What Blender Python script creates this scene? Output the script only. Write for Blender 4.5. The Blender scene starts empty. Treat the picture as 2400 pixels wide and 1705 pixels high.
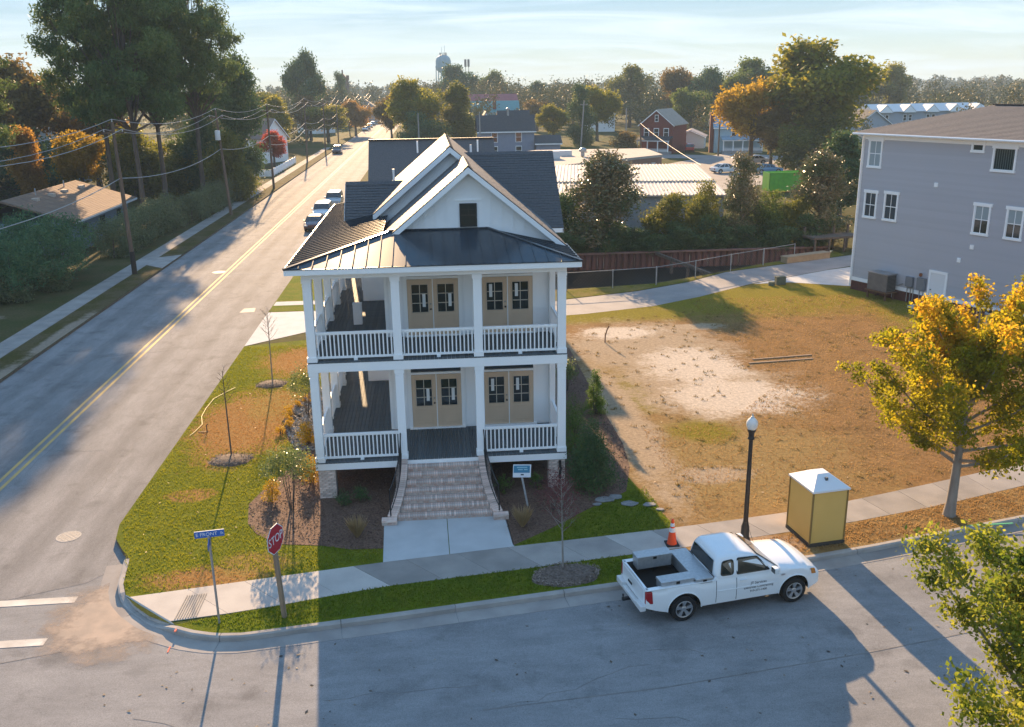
import bpy, bmesh, math, random
import numpy as np
from mathutils import Vector, Matrix
from mathutils.geometry import tessellate_polygon

random.seed(7)
RNG = np.random.default_rng(7)
scene = bpy.context.scene
COL = scene.collection
rad = math.radians

# ------------------------------------------------------------------ camera
PITCH, ROLL, YAW = 0.294992, -0.014591, 0.084853
fwd = Vector((math.sin(YAW)*math.cos(PITCH), math.cos(YAW)*math.cos(PITCH), -math.sin(PITCH)))
r0 = Vector((math.cos(YAW), -math.sin(YAW), 0.0)); u0 = r0.cross(fwd)
rt = r0*math.cos(ROLL) + u0*math.sin(ROLL); up = u0*math.cos(ROLL) - r0*math.sin(ROLL)
cd = bpy.data.cameras.new('camera'); cam = bpy.data.objects.new('camera', cd); COL.objects.link(cam)
m = Matrix((rt, up, -fwd)).transposed().to_4x4(); m.translation = (3.9991, -28.8, 13.2315)
cam.matrix_world = m
cd.sensor_fit = 'HORIZONTAL'; cd.sensor_width = 36.0; cd.lens = 36.0*2147.4/2400.0
cd.clip_start = 0.1; cd.clip_end = 6000.0
scene.camera = cam

# ------------------------------------------------------------------ sky, sun, exposure
SUN_EL = rad(17.0)
SUN_V = Vector((-0.105, 1.0, 0.0)).normalized()*math.cos(SUN_EL) + Vector((0, 0, math.sin(SUN_EL)))
world = bpy.data.worlds.new('World'); scene.world = world; world.use_nodes = True
nt = world.node_tree; nt.nodes.clear()
def wn(t, **k):
    n = nt.nodes.new(t)
    for a, b in k.items(): setattr(n, a, b)
    return n
sky = wn('ShaderNodeTexSky', sky_type='NISHITA', sun_disc=False, sun_elevation=SUN_EL,
         sun_rotation=math.atan2(SUN_V.x, SUN_V.y), altitude=0.0, air_density=1.0, dust_density=0.0, ozone_density=5.0)
gam = wn('ShaderNodeGamma'); gam.inputs['Gamma'].default_value = 0.10
hs = wn('ShaderNodeHueSaturation'); hs.inputs['Saturation'].default_value = 5.8; hs.inputs['Value'].default_value = 0.96; hs.inputs['Hue'].default_value = 0.516
tc = wn('ShaderNodeTexCoord'); sep = wn('ShaderNodeSeparateXYZ')
addz = wn('ShaderNodeMath', operation='ADD'); addz.inputs[1].default_value = 0.10
mxz = wn('ShaderNodeMath', operation='MAXIMUM'); mxz.inputs[1].default_value = 0.05
dx = wn('ShaderNodeMath', operation='DIVIDE'); dy = wn('ShaderNodeMath', operation='DIVIDE')
cmb = wn('ShaderNodeCombineXYZ')
mp = wn('ShaderNodeMapping'); mp.inputs['Scale'].default_value = (0.5, 1.0, 1.0); mp.inputs['Rotation'].default_value = (0, 0, rad(-24))
mp.inputs['Location'].default_value = (3.1, 0.4, 0)
noi = wn('ShaderNodeTexNoise'); noi.inputs['Scale'].default_value = 1.15; noi.inputs['Detail'].default_value = 9; noi.inputs['Roughness'].default_value = 0.60
noi.inputs['Distortion'].default_value = 1.1
rmp = wn('ShaderNodeValToRGB'); rmp.color_ramp.elements[0].position = 0.40; rmp.color_ramp.elements[1].position = 0.84
rmp.color_ramp.elements[0].color = (0, 0, 0, 1); rmp.color_ramp.elements[1].color = (1, 1, 1, 1)
mix = wn('ShaderNodeMix', data_type='RGBA')
cloudc = wn('ShaderNodeMix', data_type='RGBA'); cloudc.inputs[0].default_value = 0.85
cloudc.inputs[7].default_value = (1.42, 1.62, 1.86, 1)
bg = wn('ShaderNodeBackground'); bg.inputs['Strength'].default_value = 0.15
out = wn('ShaderNodeOutputWorld')
L = nt.links.new
L(sky.outputs[0], gam.inputs[0]); L(gam.outputs[0], hs.inputs['Color'])
L(tc.outputs['Generated'], sep.inputs[0]); L(sep.outputs[2], addz.inputs[0]); L(addz.outputs[0], mxz.inputs[0])
L(sep.outputs[0], dx.inputs[0]); L(mxz.outputs[0], dx.inputs[1]); L(sep.outputs[1], dy.inputs[0]); L(mxz.outputs[0], dy.inputs[1])
L(dx.outputs[0], cmb.inputs[0]); L(dy.outputs[0], cmb.inputs[1]); L(cmb.outputs[0], mp.inputs[0]); L(mp.outputs[0], noi.inputs[0])
L(noi.outputs[0], rmp.inputs[0]); L(rmp.outputs[0], mix.inputs[0]); L(hs.outputs[0], mix.inputs[6]); L(hs.outputs[0], cloudc.inputs[6])
L(cloudc.outputs[2], mix.inputs[7]); L(mix.outputs[2], bg.inputs[0]); L(bg.outputs[0], out.inputs[0])

sd = bpy.data.lights.new('sun', 'SUN'); sd.energy = 3.0; sd.angle = rad(0.55); sd.color = (1.0, 0.67, 0.37)
sun = bpy.data.objects.new('sun', sd); COL.objects.link(sun)
sun.rotation_euler = (-SUN_V).to_track_quat('-Z', 'Y').to_euler(); sun.location = (-10, 60, 40)
vs = scene.view_settings
vs.view_transform = 'Standard'; vs.look = 'None'; vs.gamma = 1.0; vs.use_curve_mapping = False; vs.exposure = 2.38
scene.cycles.max_bounces = 6; scene.cycles.transparent_max_bounces = 8

# ------------------------------------------------------------------ materials
MATS = {}
def mat(name, c1, c2=None, scale=3.0, rough=0.8, bump=0.0, bscale=30.0, metal=0.0, spec=0.4, rnd=0.0, lo=0.35, hi=0.65, coat=0.0, stretch=None, emit=None):
    if name in MATS: return MATS[name]
    mt = bpy.data.materials.new(name); mt.use_nodes = True; n = mt.node_tree; b = n.nodes['Principled BSDF']
    b.inputs['Roughness'].default_value = rough; b.inputs['Metallic'].default_value = metal
    b.inputs['Specular IOR Level'].default_value = spec; b.inputs['Coat Weight'].default_value = coat
    b.inputs['Base Color'].default_value = (*c1, 1)
    src = None
    co = n.nodes.new('ShaderNodeTexCoord')
    vec = co.outputs['Object']
    if stretch:
        mpn = n.nodes.new('ShaderNodeMapping'); mpn.inputs['Scale'].default_value = stretch
        n.links.new(vec, mpn.inputs[0]); vec = mpn.outputs[0]
    if c2:
        no = n.nodes.new('ShaderNodeTexNoise'); no.inputs['Scale'].default_value = scale; no.inputs['Detail'].default_value = 6
        n.links.new(vec, no.inputs['Vector'])
        rp = n.nodes.new('ShaderNodeValToRGB'); rp.color_ramp.elements[0].position = lo; rp.color_ramp.elements[1].position = hi
        rp.color_ramp.elements[0].color = (*c1, 1); rp.color_ramp.elements[1].color = (*c2, 1)
        n.links.new(no.outputs[0], rp.inputs[0]); src = rp.outputs[0]
    if rnd:
        oi = n.nodes.new('ShaderNodeObjectInfo'); h = n.nodes.new('ShaderNodeHueSaturation')
        mr = n.nodes.new('ShaderNodeMapRange'); mr.inputs[3].default_value = 1-rnd; mr.inputs[4].default_value = 1+rnd
        n.links.new(oi.outputs['Random'], mr.inputs[0]); n.links.new(mr.outputs[0], h.inputs['Value'])
        h.inputs['Color'].default_value = (*c1, 1)
        if src: n.links.new(src, h.inputs['Color'])
        src = h.outputs[0]
    if src: n.links.new(src, b.inputs['Base Color'])
    if bump:
        nb = n.nodes.new('ShaderNodeTexNoise'); nb.inputs['Scale'].default_value = bscale; nb.inputs['Detail'].default_value = 5
        n.links.new(vec, nb.inputs['Vector'])
        bp = n.nodes.new('ShaderNodeBump'); bp.inputs['Strength'].default_value = bump; bp.inputs['Distance'].default_value = 0.02
        n.links.new(nb.outputs[0], bp.inputs['Height']); n.links.new(bp.outputs[0], b.inputs['Normal'])
    if emit:
        b.inputs['Emission Color'].default_value = (*emit[0], 1); b.inputs['Emission Strength'].default_value = emit[1]
    MATS[name] = mt
    return mt

def glassmat(name, tint=(0.02, 0.03, 0.035), rough=0.05):
    return mat(name, tint, rough=rough, spec=0.8)

def leafmat(name, cols, trans=0.45, nscale=0.35, rough=0.6, spec=0.15):
    """leaf colours vary leaf by leaf and clump by clump"""
    if name in MATS: return MATS[name]
    mt = bpy.data.materials.new(name); mt.use_nodes = True; n = mt.node_tree; n.nodes.clear()
    o = n.nodes.new('ShaderNodeOutputMaterial'); g = n.nodes.new('ShaderNodeNewGeometry')
    co = n.nodes.new('ShaderNodeTexCoord'); no = n.nodes.new('ShaderNodeTexNoise'); no.inputs['Scale'].default_value = nscale; no.inputs['Detail'].default_value = 3
    n.links.new(co.outputs['Object'], no.inputs[0])
    a = n.nodes.new('ShaderNodeMath'); a.operation = 'MULTIPLY_ADD'; a.inputs[1].default_value = 0.45
    s = n.nodes.new('ShaderNodeMath'); s.operation = 'MULTIPLY_ADD'; s.inputs[1].default_value = 1.5; s.inputs[2].default_value = -0.45
    n.links.new(no.outputs[0], s.inputs[0]); n.links.new(g.outputs['Random Per Island'], a.inputs[0]); n.links.new(s.outputs[0], a.inputs[2])
    rp = n.nodes.new('ShaderNodeValToRGB'); cr = rp.color_ramp
    while len(cr.elements) < len(cols): cr.elements.new(0.5)
    for i, c in enumerate(cols):
        cr.elements[i].position = i/max(1, len(cols)-1); cr.elements[i].color = (*[min(.7, 1.22*x) for x in c], 1)
    n.links.new(a.outputs[0], rp.inputs[0])
    p = n.nodes.new('ShaderNodeBsdfPrincipled'); p.inputs['Roughness'].default_value = rough; p.inputs['Specular IOR Level'].default_value = spec
    t = n.nodes.new('ShaderNodeBsdfTranslucent'); mx = n.nodes.new('ShaderNodeMixShader'); mx.inputs[0].default_value = trans
    n.links.new(rp.outputs[0], p.inputs['Base Color']); n.links.new(rp.outputs[0], t.inputs['Color'])
    n.links.new(p.outputs[0], mx.inputs[1]); n.links.new(t.outputs[0], mx.inputs[2]); n.links.new(mx.outputs[0], o.inputs[0])
    MATS[name] = mt
    return mt

def patchmat(name, base, noise2, patches, bump=0.5, bscale=25.0, rough=0.95, fine=8.0):
    """ground cover: base colour, a second colour by noise, then patches [(colour, [(x,y,rx,ry)...], soft)] with ragged edges"""
    mt = bpy.data.materials.new(name); mt.use_nodes = True; n = mt.node_tree; b = n.nodes['Principled BSDF']
    b.inputs['Roughness'].default_value = rough; b.inputs['Specular IOR Level'].default_value = 0.02
    co = n.nodes.new('ShaderNodeTexCoord'); V = co.outputs['Object']
    def noise(sc, det=6, ro=0.6):
        x = n.nodes.new('ShaderNodeTexNoise'); x.inputs['Scale'].default_value = sc; x.inputs['Detail'].default_value = det; x.inputs['Roughness'].default_value = ro
        n.links.new(V, x.inputs['Vector']); return x.outputs[0]
    def mth(op, a, bb=None, c=None):
        x = n.nodes.new('ShaderNodeMath'); x.operation = op
        for i, v in enumerate((a, bb, c)):
            if v is None: continue
            if isinstance(v, (int, float)): x.inputs[i].default_value = v
            else: n.links.new(v, x.inputs[i])
        return x.outputs[0]
    def mixc(f, a, bb):
        x = n.nodes.new('ShaderNodeMix'); x.data_type = 'RGBA'; n.links.new(f, x.inputs[0])
        for i, v in ((6, a), (7, bb)):
            if isinstance(v, tuple): x.inputs[i].default_value = (*v, 1)
            else: n.links.new(v, x.inputs[i])
        return x.outputs[2]
    def ss(v, a, bb):
        x = n.nodes.new('ShaderNodeMapRange'); x.interpolation_type = 'SMOOTHSTEP'; x.inputs[1].default_value = a; x.inputs[2].default_value = bb
        n.links.new(v, x.inputs[0]); return x.outputs[0]
    col = mixc(ss(noise(noise2[1]), noise2[2], noise2[3]), base, noise2[0])
    big = noise(0.55, 8, 0.65)
    for c, els, soft in patches:
        tot = None
        for (x, y, rx, ry) in els:
            mpn = n.nodes.new('ShaderNodeMapping'); mpn.vector_type = 'POINT'
            mpn.inputs['Scale'].default_value = (1/rx, 1/ry, 0); mpn.inputs['Location'].default_value = (-x/rx, -y/ry, 0)
            n.links.new(V, mpn.inputs[0])
            ln = n.nodes.new('ShaderNodeVectorMath'); ln.operation = 'LENGTH'; n.links.new(mpn.outputs[0], ln.inputs[0])
            d = mth('SUBTRACT', 1.0, ln.outputs['Value'])
            tot = d if tot is None else mth('MAXIMUM', tot, d)
        d = mth('ADD', tot, mth('MULTIPLY_ADD', big, 1.5, -0.75))
        fr = mth('ADD', d, mth('MULTIPLY_ADD', noise(3.2, 9, 0.78), 1.5, -0.75))
        col = mixc(ss(fr, -soft, soft), col, c)
    f = noise(fine, 8, 0.7)
    h = n.nodes.new('ShaderNodeHueSaturation'); n.links.new(col, h.inputs['Color'])
    n.links.new(mth('MULTIPLY_ADD', f, 1.6, 0.2), h.inputs['Value'])
    n.links.new(h.outputs[0], b.inputs['Base Color'])
    bp = n.nodes.new('ShaderNodeBump'); bp.inputs['Strength'].default_value = bump; bp.inputs['Distance'].default_value = 0.05
    n.links.new(noise(bscale, 6, 0.7), bp.inputs['Height']); n.links.new(bp.outputs[0], b.inputs['Normal'])
    MATS[name] = mt
    return mt

# ------------------------------------------------------------------ mesh helpers
class MB:
    def __init__(s): s.v = []; s.f = []
    def add(s, vs, fs):
        o = len(s.v); s.v += [tuple(x) for x in vs]; s.f += [tuple(i+o for i in f) for f in fs]; return s
    def box(s, x0, x1, y0, y1, z0, z1):
        return s.add([(x0,y0,z0),(x1,y0,z0),(x1,y1,z0),(x0,y1,z0),(x0,y0,z1),(x1,y0,z1),(x1,y1,z1),(x0,y1,z1)],
                     [(0,3,2,1),(4,5,6,7),(0,1,5,4),(1,2,6,5),(2,3,7,6),(3,0,4,7)])
    def bar(s, a, b, w, h, up=(0,0,1)):
        a = Vector(a); b = Vector(b); d = (b-a).normalized(); u = Vector(up)
        sd = d.cross(u)
        if sd.length < 1e-4: sd = d.cross(Vector((1,0,0)))
        sd.normalize(); u = sd.cross(d).normalized()
        p = []
        for q in (a, b):
            for i, j in ((-1,-1),(1,-1),(1,1),(-1,1)): p.append(q + sd*(i*w/2) + u*(j*h/2))
        return s.add(p, [(3,2,1,0),(4,5,6,7),(0,1,5,4),(1,2,6,5),(2,3,7,6),(3,0,4,7)])
    def tube(s, pts, r, n=8, cap=True):
        pts = [Vector(p) for p in pts]; rs = r if isinstance(r, (list, tuple)) else [r]*len(pts)
        ring = []; prev = None
        for i, p in enumerate(pts):
            d = (pts[min(i+1, len(pts)-1)] - pts[max(i-1, 0)]).normalized()
            ref = Vector((0,0,1)) if abs(d.z) < 0.9 else Vector((1,0,0))
            a = prev if prev is not None else d.cross(ref)
            a = (a - d*a.dot(d)).normalized(); prev = a; b = d.cross(a)
            ring.append([p + (a*math.cos(2*math.pi*k/n) + b*math.sin(2*math.pi*k/n))*rs[i] for k in range(n)])
        vs = [q for R in ring for q in R]; fs = []
        for i in range(len(pts)-1):
            for k in range(n):
                fs.append((i*n+k, i*n+(k+1)%n, (i+1)*n+(k+1)%n, (i+1)*n+k))
        if cap: fs.append(tuple(range(n-1, -1, -1))); fs.append(tuple((len(pts)-1)*n+k for k in range(n)))
        return s.add(vs, fs)
    def lathe(s, prof, c=(0,0,0), n=16, axis='z', cap=True):
        vs = []; fs = []
        for (r, h) in prof:
            for k in range(n):
                a = 2*math.pi*k/n
                p = (r*math.cos(a), r*math.sin(a), h) if axis == 'z' else (r*math.cos(a), h, r*math.sin(a))
                vs.append((p[0]+c[0], p[1]+c[1], p[2]+c[2]))
        m_ = len(prof)
        for i in range(m_-1):
            for k in range(n):
                q = (i*n+k, i*n+(k+1)%n, (i+1)*n+(k+1)%n, (i+1)*n+k)
                fs.append(q if axis == 'z' else q[::-1])
        a = tuple(range(n-1, -1, -1)); b = tuple((m_-1)*n+k for k in range(n))
        if cap: fs += [a, b] if axis == 'z' else [a[::-1], b[::-1]]
        return s.add(vs, fs)
    def prism(s, poly, vec):
        n = len(poly); vec = Vector(vec); p = [Vector(q) for q in poly]
        fs = [tuple(range(n)), tuple(range(2*n-1, n-1, -1))] + [(i, n+i, n+(i+1)%n, (i+1)%n) for i in range(n)]
        return s.add(p + [q+vec for q in p], fs)
    def build(s, name, material, parent=None, loc=None, rot=None, smooth=False, bevel=0.0, fix=True, kind=None):
        me = s.mesh(name, material, smooth, fix)
        o = bpy.data.objects.new(name, me); COL.objects.link(o)
        if parent: o.parent = parent
        if loc: o.location = loc
        if rot: o.rotation_euler = rot
        if bevel:
            b = o.modifiers.new('bevel', 'BEVEL'); b.width = bevel; b.segments = 2; b.limit_method = 'ANGLE'; b.angle_limit = rad(40)
        if kind: o['kind'] = kind
        return o
    def mesh(s, name, material, smooth=False, fix=True):
        me = bpy.data.meshes.new(name); me.from_pydata([tuple(x) for x in s.v], [], s.f)
        if material: me.materials.append(material)
        if fix:
            bm = bmesh.new(); bm.from_mesh(me); bmesh.ops.recalc_face_normals(bm, faces=bm.faces); bm.to_mesh(me); bm.free()
        if smooth:
            me.polygons.foreach_set('use_smooth', [True]*len(me.polygons))
            try: me.set_sharp_from_angle(angle=rad(40))
            except Exception: pass
        me.update(); return me

def inst(name, me, parent=None, loc=(0,0,0), rot=(0,0,0), scale=(1,1,1), material=None):
    o = bpy.data.objects.new(name, me); COL.objects.link(o)
    if parent: o.parent = parent
    o.location = loc; o.rotation_euler = rot; o.scale = scale
    if material:
        o.material_slots[0].link = 'OBJECT'; o.material_slots[0].material = material
    return o
def thing(name, label, cat, loc=(0,0,0), rotz=0.0, group=None):
    o = bpy.data.objects.new(name, None); COL.objects.link(o); o.empty_display_size = 0.3
    o.location = loc; o.rotation_euler = (0, 0, rotz)
    return tag(o, label, cat, group)
def tag(o, label, cat, group=None):
    o['label'] = label; o['category'] = cat
    if group: o['group'] = group
    return o
def struct(o, label=None):
    o['kind'] = 'structure'
    if label: o['label'] = label
    return o
def arrays(name, V, F, material, parent=None, loc=None):
    """V (n,3), F (m,k) numpy -> one mesh object, fast"""
    me = bpy.data.meshes.new(name); k = F.shape[1]
    me.vertices.add(len(V)); me.vertices.foreach_set('co', np.ascontiguousarray(V, dtype=np.float32).ravel())
    me.loops.add(F.size); me.loops.foreach_set('vertex_index', np.ascontiguousarray(F, dtype=np.int32).ravel())
    me.polygons.add(len(F)); me.polygons.foreach_set('loop_start', np.arange(0, F.size, k, dtype=np.int32))
    me.polygons.foreach_set('loop_total', np.full(len(F), k, dtype=np.int32))
    if material: me.materials.append(material)
    me.update(calc_edges=True); me.validate()
    return me
def sheet(name, outer, z, material, holes=(), kind='structure', parent=None, thick=0.0):
    polys = [[Vector((x, y, 0)) for x, y in outer]] + [[Vector((x, y, 0)) for x, y in h] for h in holes]
    tris = tessellate_polygon(polys); pts = [p for q in polys for p in q]
    vs = [(p.x, p.y, z) for p in pts]; fs = []
    for t in tris:
        a, b, c = (pts[i] for i in t)
        fs.append(tuple(t) if (b-a).cross(c-a).z > 0 else tuple(reversed(t)))
    mb = MB(); mb.add(vs, fs)
    if thick:
        o = 0
        for q in polys:
            n = len(q)
            for i in range(n):
                j = (i+1) % n
                a, b = q[i], q[j]
                mb.add([(a.x,a.y,z),(b.x,b.y,z),(b.x,b.y,z-thick),(a.x,a.y,z-thick)], [(0,3,2,1)])
            o += n
    ob = mb.build(name, material, parent, fix=False)
    if kind: ob['kind'] = kind
    return ob
def text_mesh(body, size, material, extrude=0.002, align='CENTER', stretch=1.0):
    c = bpy.data.curves.new('txt', 'FONT'); c.body = body; c.size = size; c.extrude = extrude; c.align_x = align; c.align_y = 'CENTER'
    c.resolution_u = 3
    o = bpy.data.objects.new('txt', c); COL.objects.link(o)
    dg = bpy.context.evaluated_depsgraph_get(); dg.update()
    me = bpy.data.meshes.new_from_object(o.evaluated_get(dg)); me.materials.clear(); me.materials.append(material)
    bpy.data.objects.remove(o); bpy.data.curves.remove(c)
    if stretch != 1.0:
        for v in me.vertices: v.co.x *= stretch
    return me
def interp(pts, x):
    for (x0, y0), (x1, y1) in zip(pts, pts[1:]):
        if x <= x1: return y0 + (y1-y0)*(x-x0)/(x1-x0)
    return pts[-1][1]

# ------------------------------------------------------------------ shared materials
M = {}
M['white'] = mat('white_paint', (.90,.91,.91), (.86,.87,.88), scale=1.5, rough=.55, spec=.3)
M['white_trim'] = mat('white_trim_paint', (.91,.92,.92), rough=.5, spec=.35)
M['deck'] = mat('grey_painted_deck', (.115,.13,.138), (.092,.107,.115), scale=4, rough=.7, spec=.06, rnd=.12)
M['shingle'] = mat('charcoal_shingle', (.105,.10,.098), (.07,.068,.07), scale=14, rough=.6, bump=.3, bscale=120, spec=.5)
M['metal_roof'] = mat('dark_metal_roof', (.04,.05,.06), (.048,.058,.068), scale=.9, rough=.20, spec=.14, rnd=.06)
M['tan_door'] = mat('tan_door_primer', (.68,.51,.36), (.64,.48,.335), scale=2, rough=.6)
M['glass'] = glassmat('window_glass')
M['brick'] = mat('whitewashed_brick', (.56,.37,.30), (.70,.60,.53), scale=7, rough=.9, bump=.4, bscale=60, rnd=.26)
M['mortar'] = mat('mortar', (.42,.39,.36), (.36,.33,.31), scale=20, rough=.95, bump=.3)
M['iron'] = mat('black_iron', (.012,.012,.013), rough=.45, spec=.5)
M['concrete'] = mat('new_concrete', (.50,.51,.51), (.45,.46,.46), scale=1.6, spec=.08, rough=.9, bump=.12, bscale=80, rnd=.05)
M['sidewalk'] = mat('weathered_concrete', (.36,.33,.30), (.28,.26,.24), scale=1.1, spec=.08, rough=.92, bump=.2, bscale=70, rnd=.10)
M['kerb'] = mat('kerb_concrete', (.40,.37,.34), (.31,.29,.27), scale=1.7, spec=.08, rough=.92, bump=.2, bscale=60, rnd=.08)
M['gutter'] = mat('gutter_concrete', (.36,.335,.31), (.28,.26,.245), scale=1.4, spec=.08, rough=.92, bump=.2, bscale=60, rnd=.06)
M['bark'] = mat('bark', (.12,.095,.075), (.075,.06,.05), scale=7, rough=.95, bump=.8, bscale=30, stretch=(1,1,.25))
M['pale_bark'] = mat('pale_bark', (.30,.27,.235), (.21,.185,.16), scale=6, rough=.95, bump=.6, bscale=30, stretch=(1,1,.3))
M['wood_pole'] = mat('weathered_pole', (.17,.115,.08), (.11,.075,.055), scale=5, rough=.9, bump=.5, bscale=30, stretch=(1,1,.08))
M['mulch'] = mat('bark_mulch', (.095,.052,.036), (.19,.115,.08), scale=16, rough=.98, bump=1.0, bscale=26)
M['galv'] = mat('galvanised_steel', (.40,.41,.42), (.33,.34,.35), scale=6, rough=.45, metal=.6)
M['black_rubber'] = mat('tyre_rubber', (.013,.013,.014), rough=.85)
M['chrome'] = mat('bright_alloy', (.60,.60,.61), rough=.28, metal=.85)

# ================================================================== the setting
KERB = [(-5.28,-3.63),(-5.15,-4.4),(-5.02,-5.1),(-4.78,-5.72),(-4.36,-6.31),(-3.81,-6.88),(-3.06,-7.38),(-2.51,-7.68),(-1.86,-7.90),(-1.2,-7.95),(-.2,-7.82),
        (1.25,-7.62),(2.12,-7.51),(4.2,-7.22),(6.26,-6.93),(8.91,-6.55),(11.8,-6.14),(14.65,-5.71),(16.6,-5.32),(18.59,-4.86),(22.29,-3.99),(27,-2.6),(33,-.5),(42,3.2),(60,12)]
SWB = [(-4.62,-5.86),(-2,-5.42),(2.2,-4.72),(6.11,-4.2),(9.58,-3.78),(12.5,-3.38),(15.13,-2.92),(17.06,-2.46),(20.76,-1.36),(24.68,-.15),(32,2.5),(42,6.5)]
SWF = [(-3.2,-7.20),(-2.6,-7.15),(-.5,-6.75),(2.07,-6.12),(6.5,-5.53),(9.33,-5.10),(12.2,-4.68),(16.58,-3.88),(20.2,-3.0),(24.2,-1.75),(31.3,.75),(41.3,4.7)]
CANAL = [(6,31.2),(12.76,31.2),(19.1,32.2),(24,34.9),(28.7,37.9),(33,40.2),(36.4,42.5),(6,42.5)]

asph_side = mat('side_street_asphalt', (.262,.256,.252), (.225,.22,.217), scale=.35, rough=.88, bump=.25, bscale=90, spec=.06)
asph_front = mat('front_street_asphalt', (.262,.262,.264), (.225,.225,.227), scale=.5, rough=.86, bump=.25, bscale=90, spec=.06)
for nm in ('side_street_asphalt', 'front_street_asphalt'):
    n = MATS[nm].node_tree; b = n.nodes['Principled BSDF']
    co = n.nodes.new('ShaderNodeTexCoord'); no = n.nodes.new('ShaderNodeTexNoise'); no.inputs['Scale'].default_value = 2.2; no.inputs['Detail'].default_value = 10; no.inputs['Roughness'].default_value = .75
    mpn = n.nodes.new('ShaderNodeMapping'); mpn.inputs['Scale'].default_value = (1, .22, 1) if nm.startswith('side') else (.3, 1, 1)
    h = n.nodes.new('ShaderNodeHueSaturation'); mr = n.nodes.new('ShaderNodeMapRange'); mr.inputs[1].default_value = .3; mr.inputs[2].default_value = .7; mr.inputs[3].default_value = .82; mr.inputs[4].default_value = 1.18
    n.links.new(co.outputs['Object'], mpn.inputs[0]); n.links.new(mpn.outputs[0], no.inputs[0]); n.links.new(no.outputs[0], mr.inputs[0]); n.links.new(mr.outputs[0], h.inputs['Value'])
    old = b.inputs['Base Color'].links[0].from_socket; n.links.new(old, h.inputs['Color'])
    def nz(sc, det, ro=.6):
        q = n.nodes.new('ShaderNodeTexNoise'); q.inputs['Scale'].default_value = sc; q.inputs['Detail'].default_value = det; q.inputs['Roughness'].default_value = ro; n.links.new(co.outputs['Object'], q.inputs[0]); return q
    def rng_(sock, a, b_, c, d):
        q = n.nodes.new('ShaderNodeMapRange'); q.inputs[1].default_value = a; q.inputs[2].default_value = b_; q.inputs[3].default_value = c; q.inputs[4].default_value = d; n.links.new(sock, q.inputs[0]); return q.outputs[0]
    def mul(a, b_):
        q = n.nodes.new('ShaderNodeMath'); q.operation = 'MULTIPLY'; n.links.new(a, q.inputs[0]); n.links.new(b_, q.inputs[1]); return q.outputs[0]
    vo = n.nodes.new('ShaderNodeTexVoronoi'); vo.feature = 'DISTANCE_TO_EDGE'; vo.inputs['Scale'].default_value = .28
    wq = n.nodes.new('ShaderNodeVectorMath'); wq.operation = 'MULTIPLY_ADD'; wq.inputs[1].default_value = (1.2,1.2,0); n.links.new(nz(1.1, 6, .7).outputs['Color'], wq.inputs[0]); n.links.new(co.outputs['Object'], wq.inputs[2]); n.links.new(wq.outputs[0], vo.inputs['Vector'])
    crack = rng_(vo.outputs['Distance'], 0.0, .005, .86, 1.0)
    speck = rng_(nz(38, 3, .8).outputs[0], .3, .72, .72, 1.28)
    stain = rng_(nz(.8, 7, .6).outputs[0], .56, .72, 1.0, .70)
    if nm.startswith('side'):
        sx = n.nodes.new('ShaderNodeSeparateXYZ'); n.links.new(co.outputs['Object'], sx.inputs[0])
        wv = n.nodes.new('ShaderNodeMath'); wv.operation = 'SINE'; mq = n.nodes.new('ShaderNodeMath'); mq.operation = 'MULTIPLY'; mq.inputs[1].default_value = 3.5; n.links.new(sx.outputs[0], mq.inputs[0]); n.links.new(mq.outputs[0], wv.inputs[0])
        stain = mul(stain, rng_(wv.outputs[0], -.2, 1, 1.0, .83))
    h2 = n.nodes.new('ShaderNodeHueSaturation'); n.links.new(h.outputs[0], h2.inputs['Color']); n.links.new(mul(mul(crack, speck), stain), h2.inputs['Value']); n.links.new(h2.outputs[0], b.inputs['Base Color'])

far_ground = patchmat('far_ground_cover', (.085,.08,.032), ((.05,.065,.018), .05, .42, .6), [], bump=.4, bscale=6, fine=1.5)
ROADHOLE = [(-17.0,1500),(-17.0,-8.6),(-300,-14.0),(-300,-22),(-8,-15.4),(12,-14.6),(30,-9.5),(60,2),(90,16),(90,22)] + [(x, y) for x, y in KERB[::-1] if x > -5.2] + [(-5.28,-3.63),(-5.65,-3.1),(-6.1,-2.3),(-6.3,-1.3),(-6.3,1500)]
CUT = ROADHOLE[2:]  # keep the outline simple
ground = sheet('ground', [(-1550,-320),(1550,-320),(1550,1820),(-1550,1820)], -0.012, far_ground, holes=[ROADHOLE, CANAL])
front_poly = [(-300,-14.0),(-17,-8.6),(-6.3,-4.6)] + [(x, y) for x, y in KERB] + [(90,22),(90,16),(60,2),(30,-9.5),(12,-14.6),(-8,-15.4),(-300,-22)]
struct(sheet('front_street', front_poly, -0.150, asph_front, kind=None))
struct(sheet('side_street', [(-17.05,-8.7),(-6.2,-4.7),(-5.2,-3.4),(-6.2,-1.2),(-6.2,1500),(-17.05,1500)], -0.146, asph_side, kind=None))
# the low kerb faces of the side street (grass edge standing over the asphalt)
edge_m = mat('turf_edge_soil', (.10,.075,.05), (.16,.12,.08), scale=6, rough=1, bump=.6)
eb = MB()
for a, b in (((-6.3,1500),(-6.3,-1.3)),((-6.3,-1.3),(-6.1,-2.3)),((-6.1,-2.3),(-5.65,-3.1)),((-5.65,-3.1),(-5.28,-3.63)),((-17,-8.6),(-17,1500)),((-300,-14),(-17,-8.6))):
    eb.add([(a[0],a[1],-.012),(b[0],b[1],-.012),(b[0],b[1],-.2),(a[0],a[1],-.2)], [(0,1,2,3)])
struct(eb.build('ground_edge', edge_m))

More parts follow.
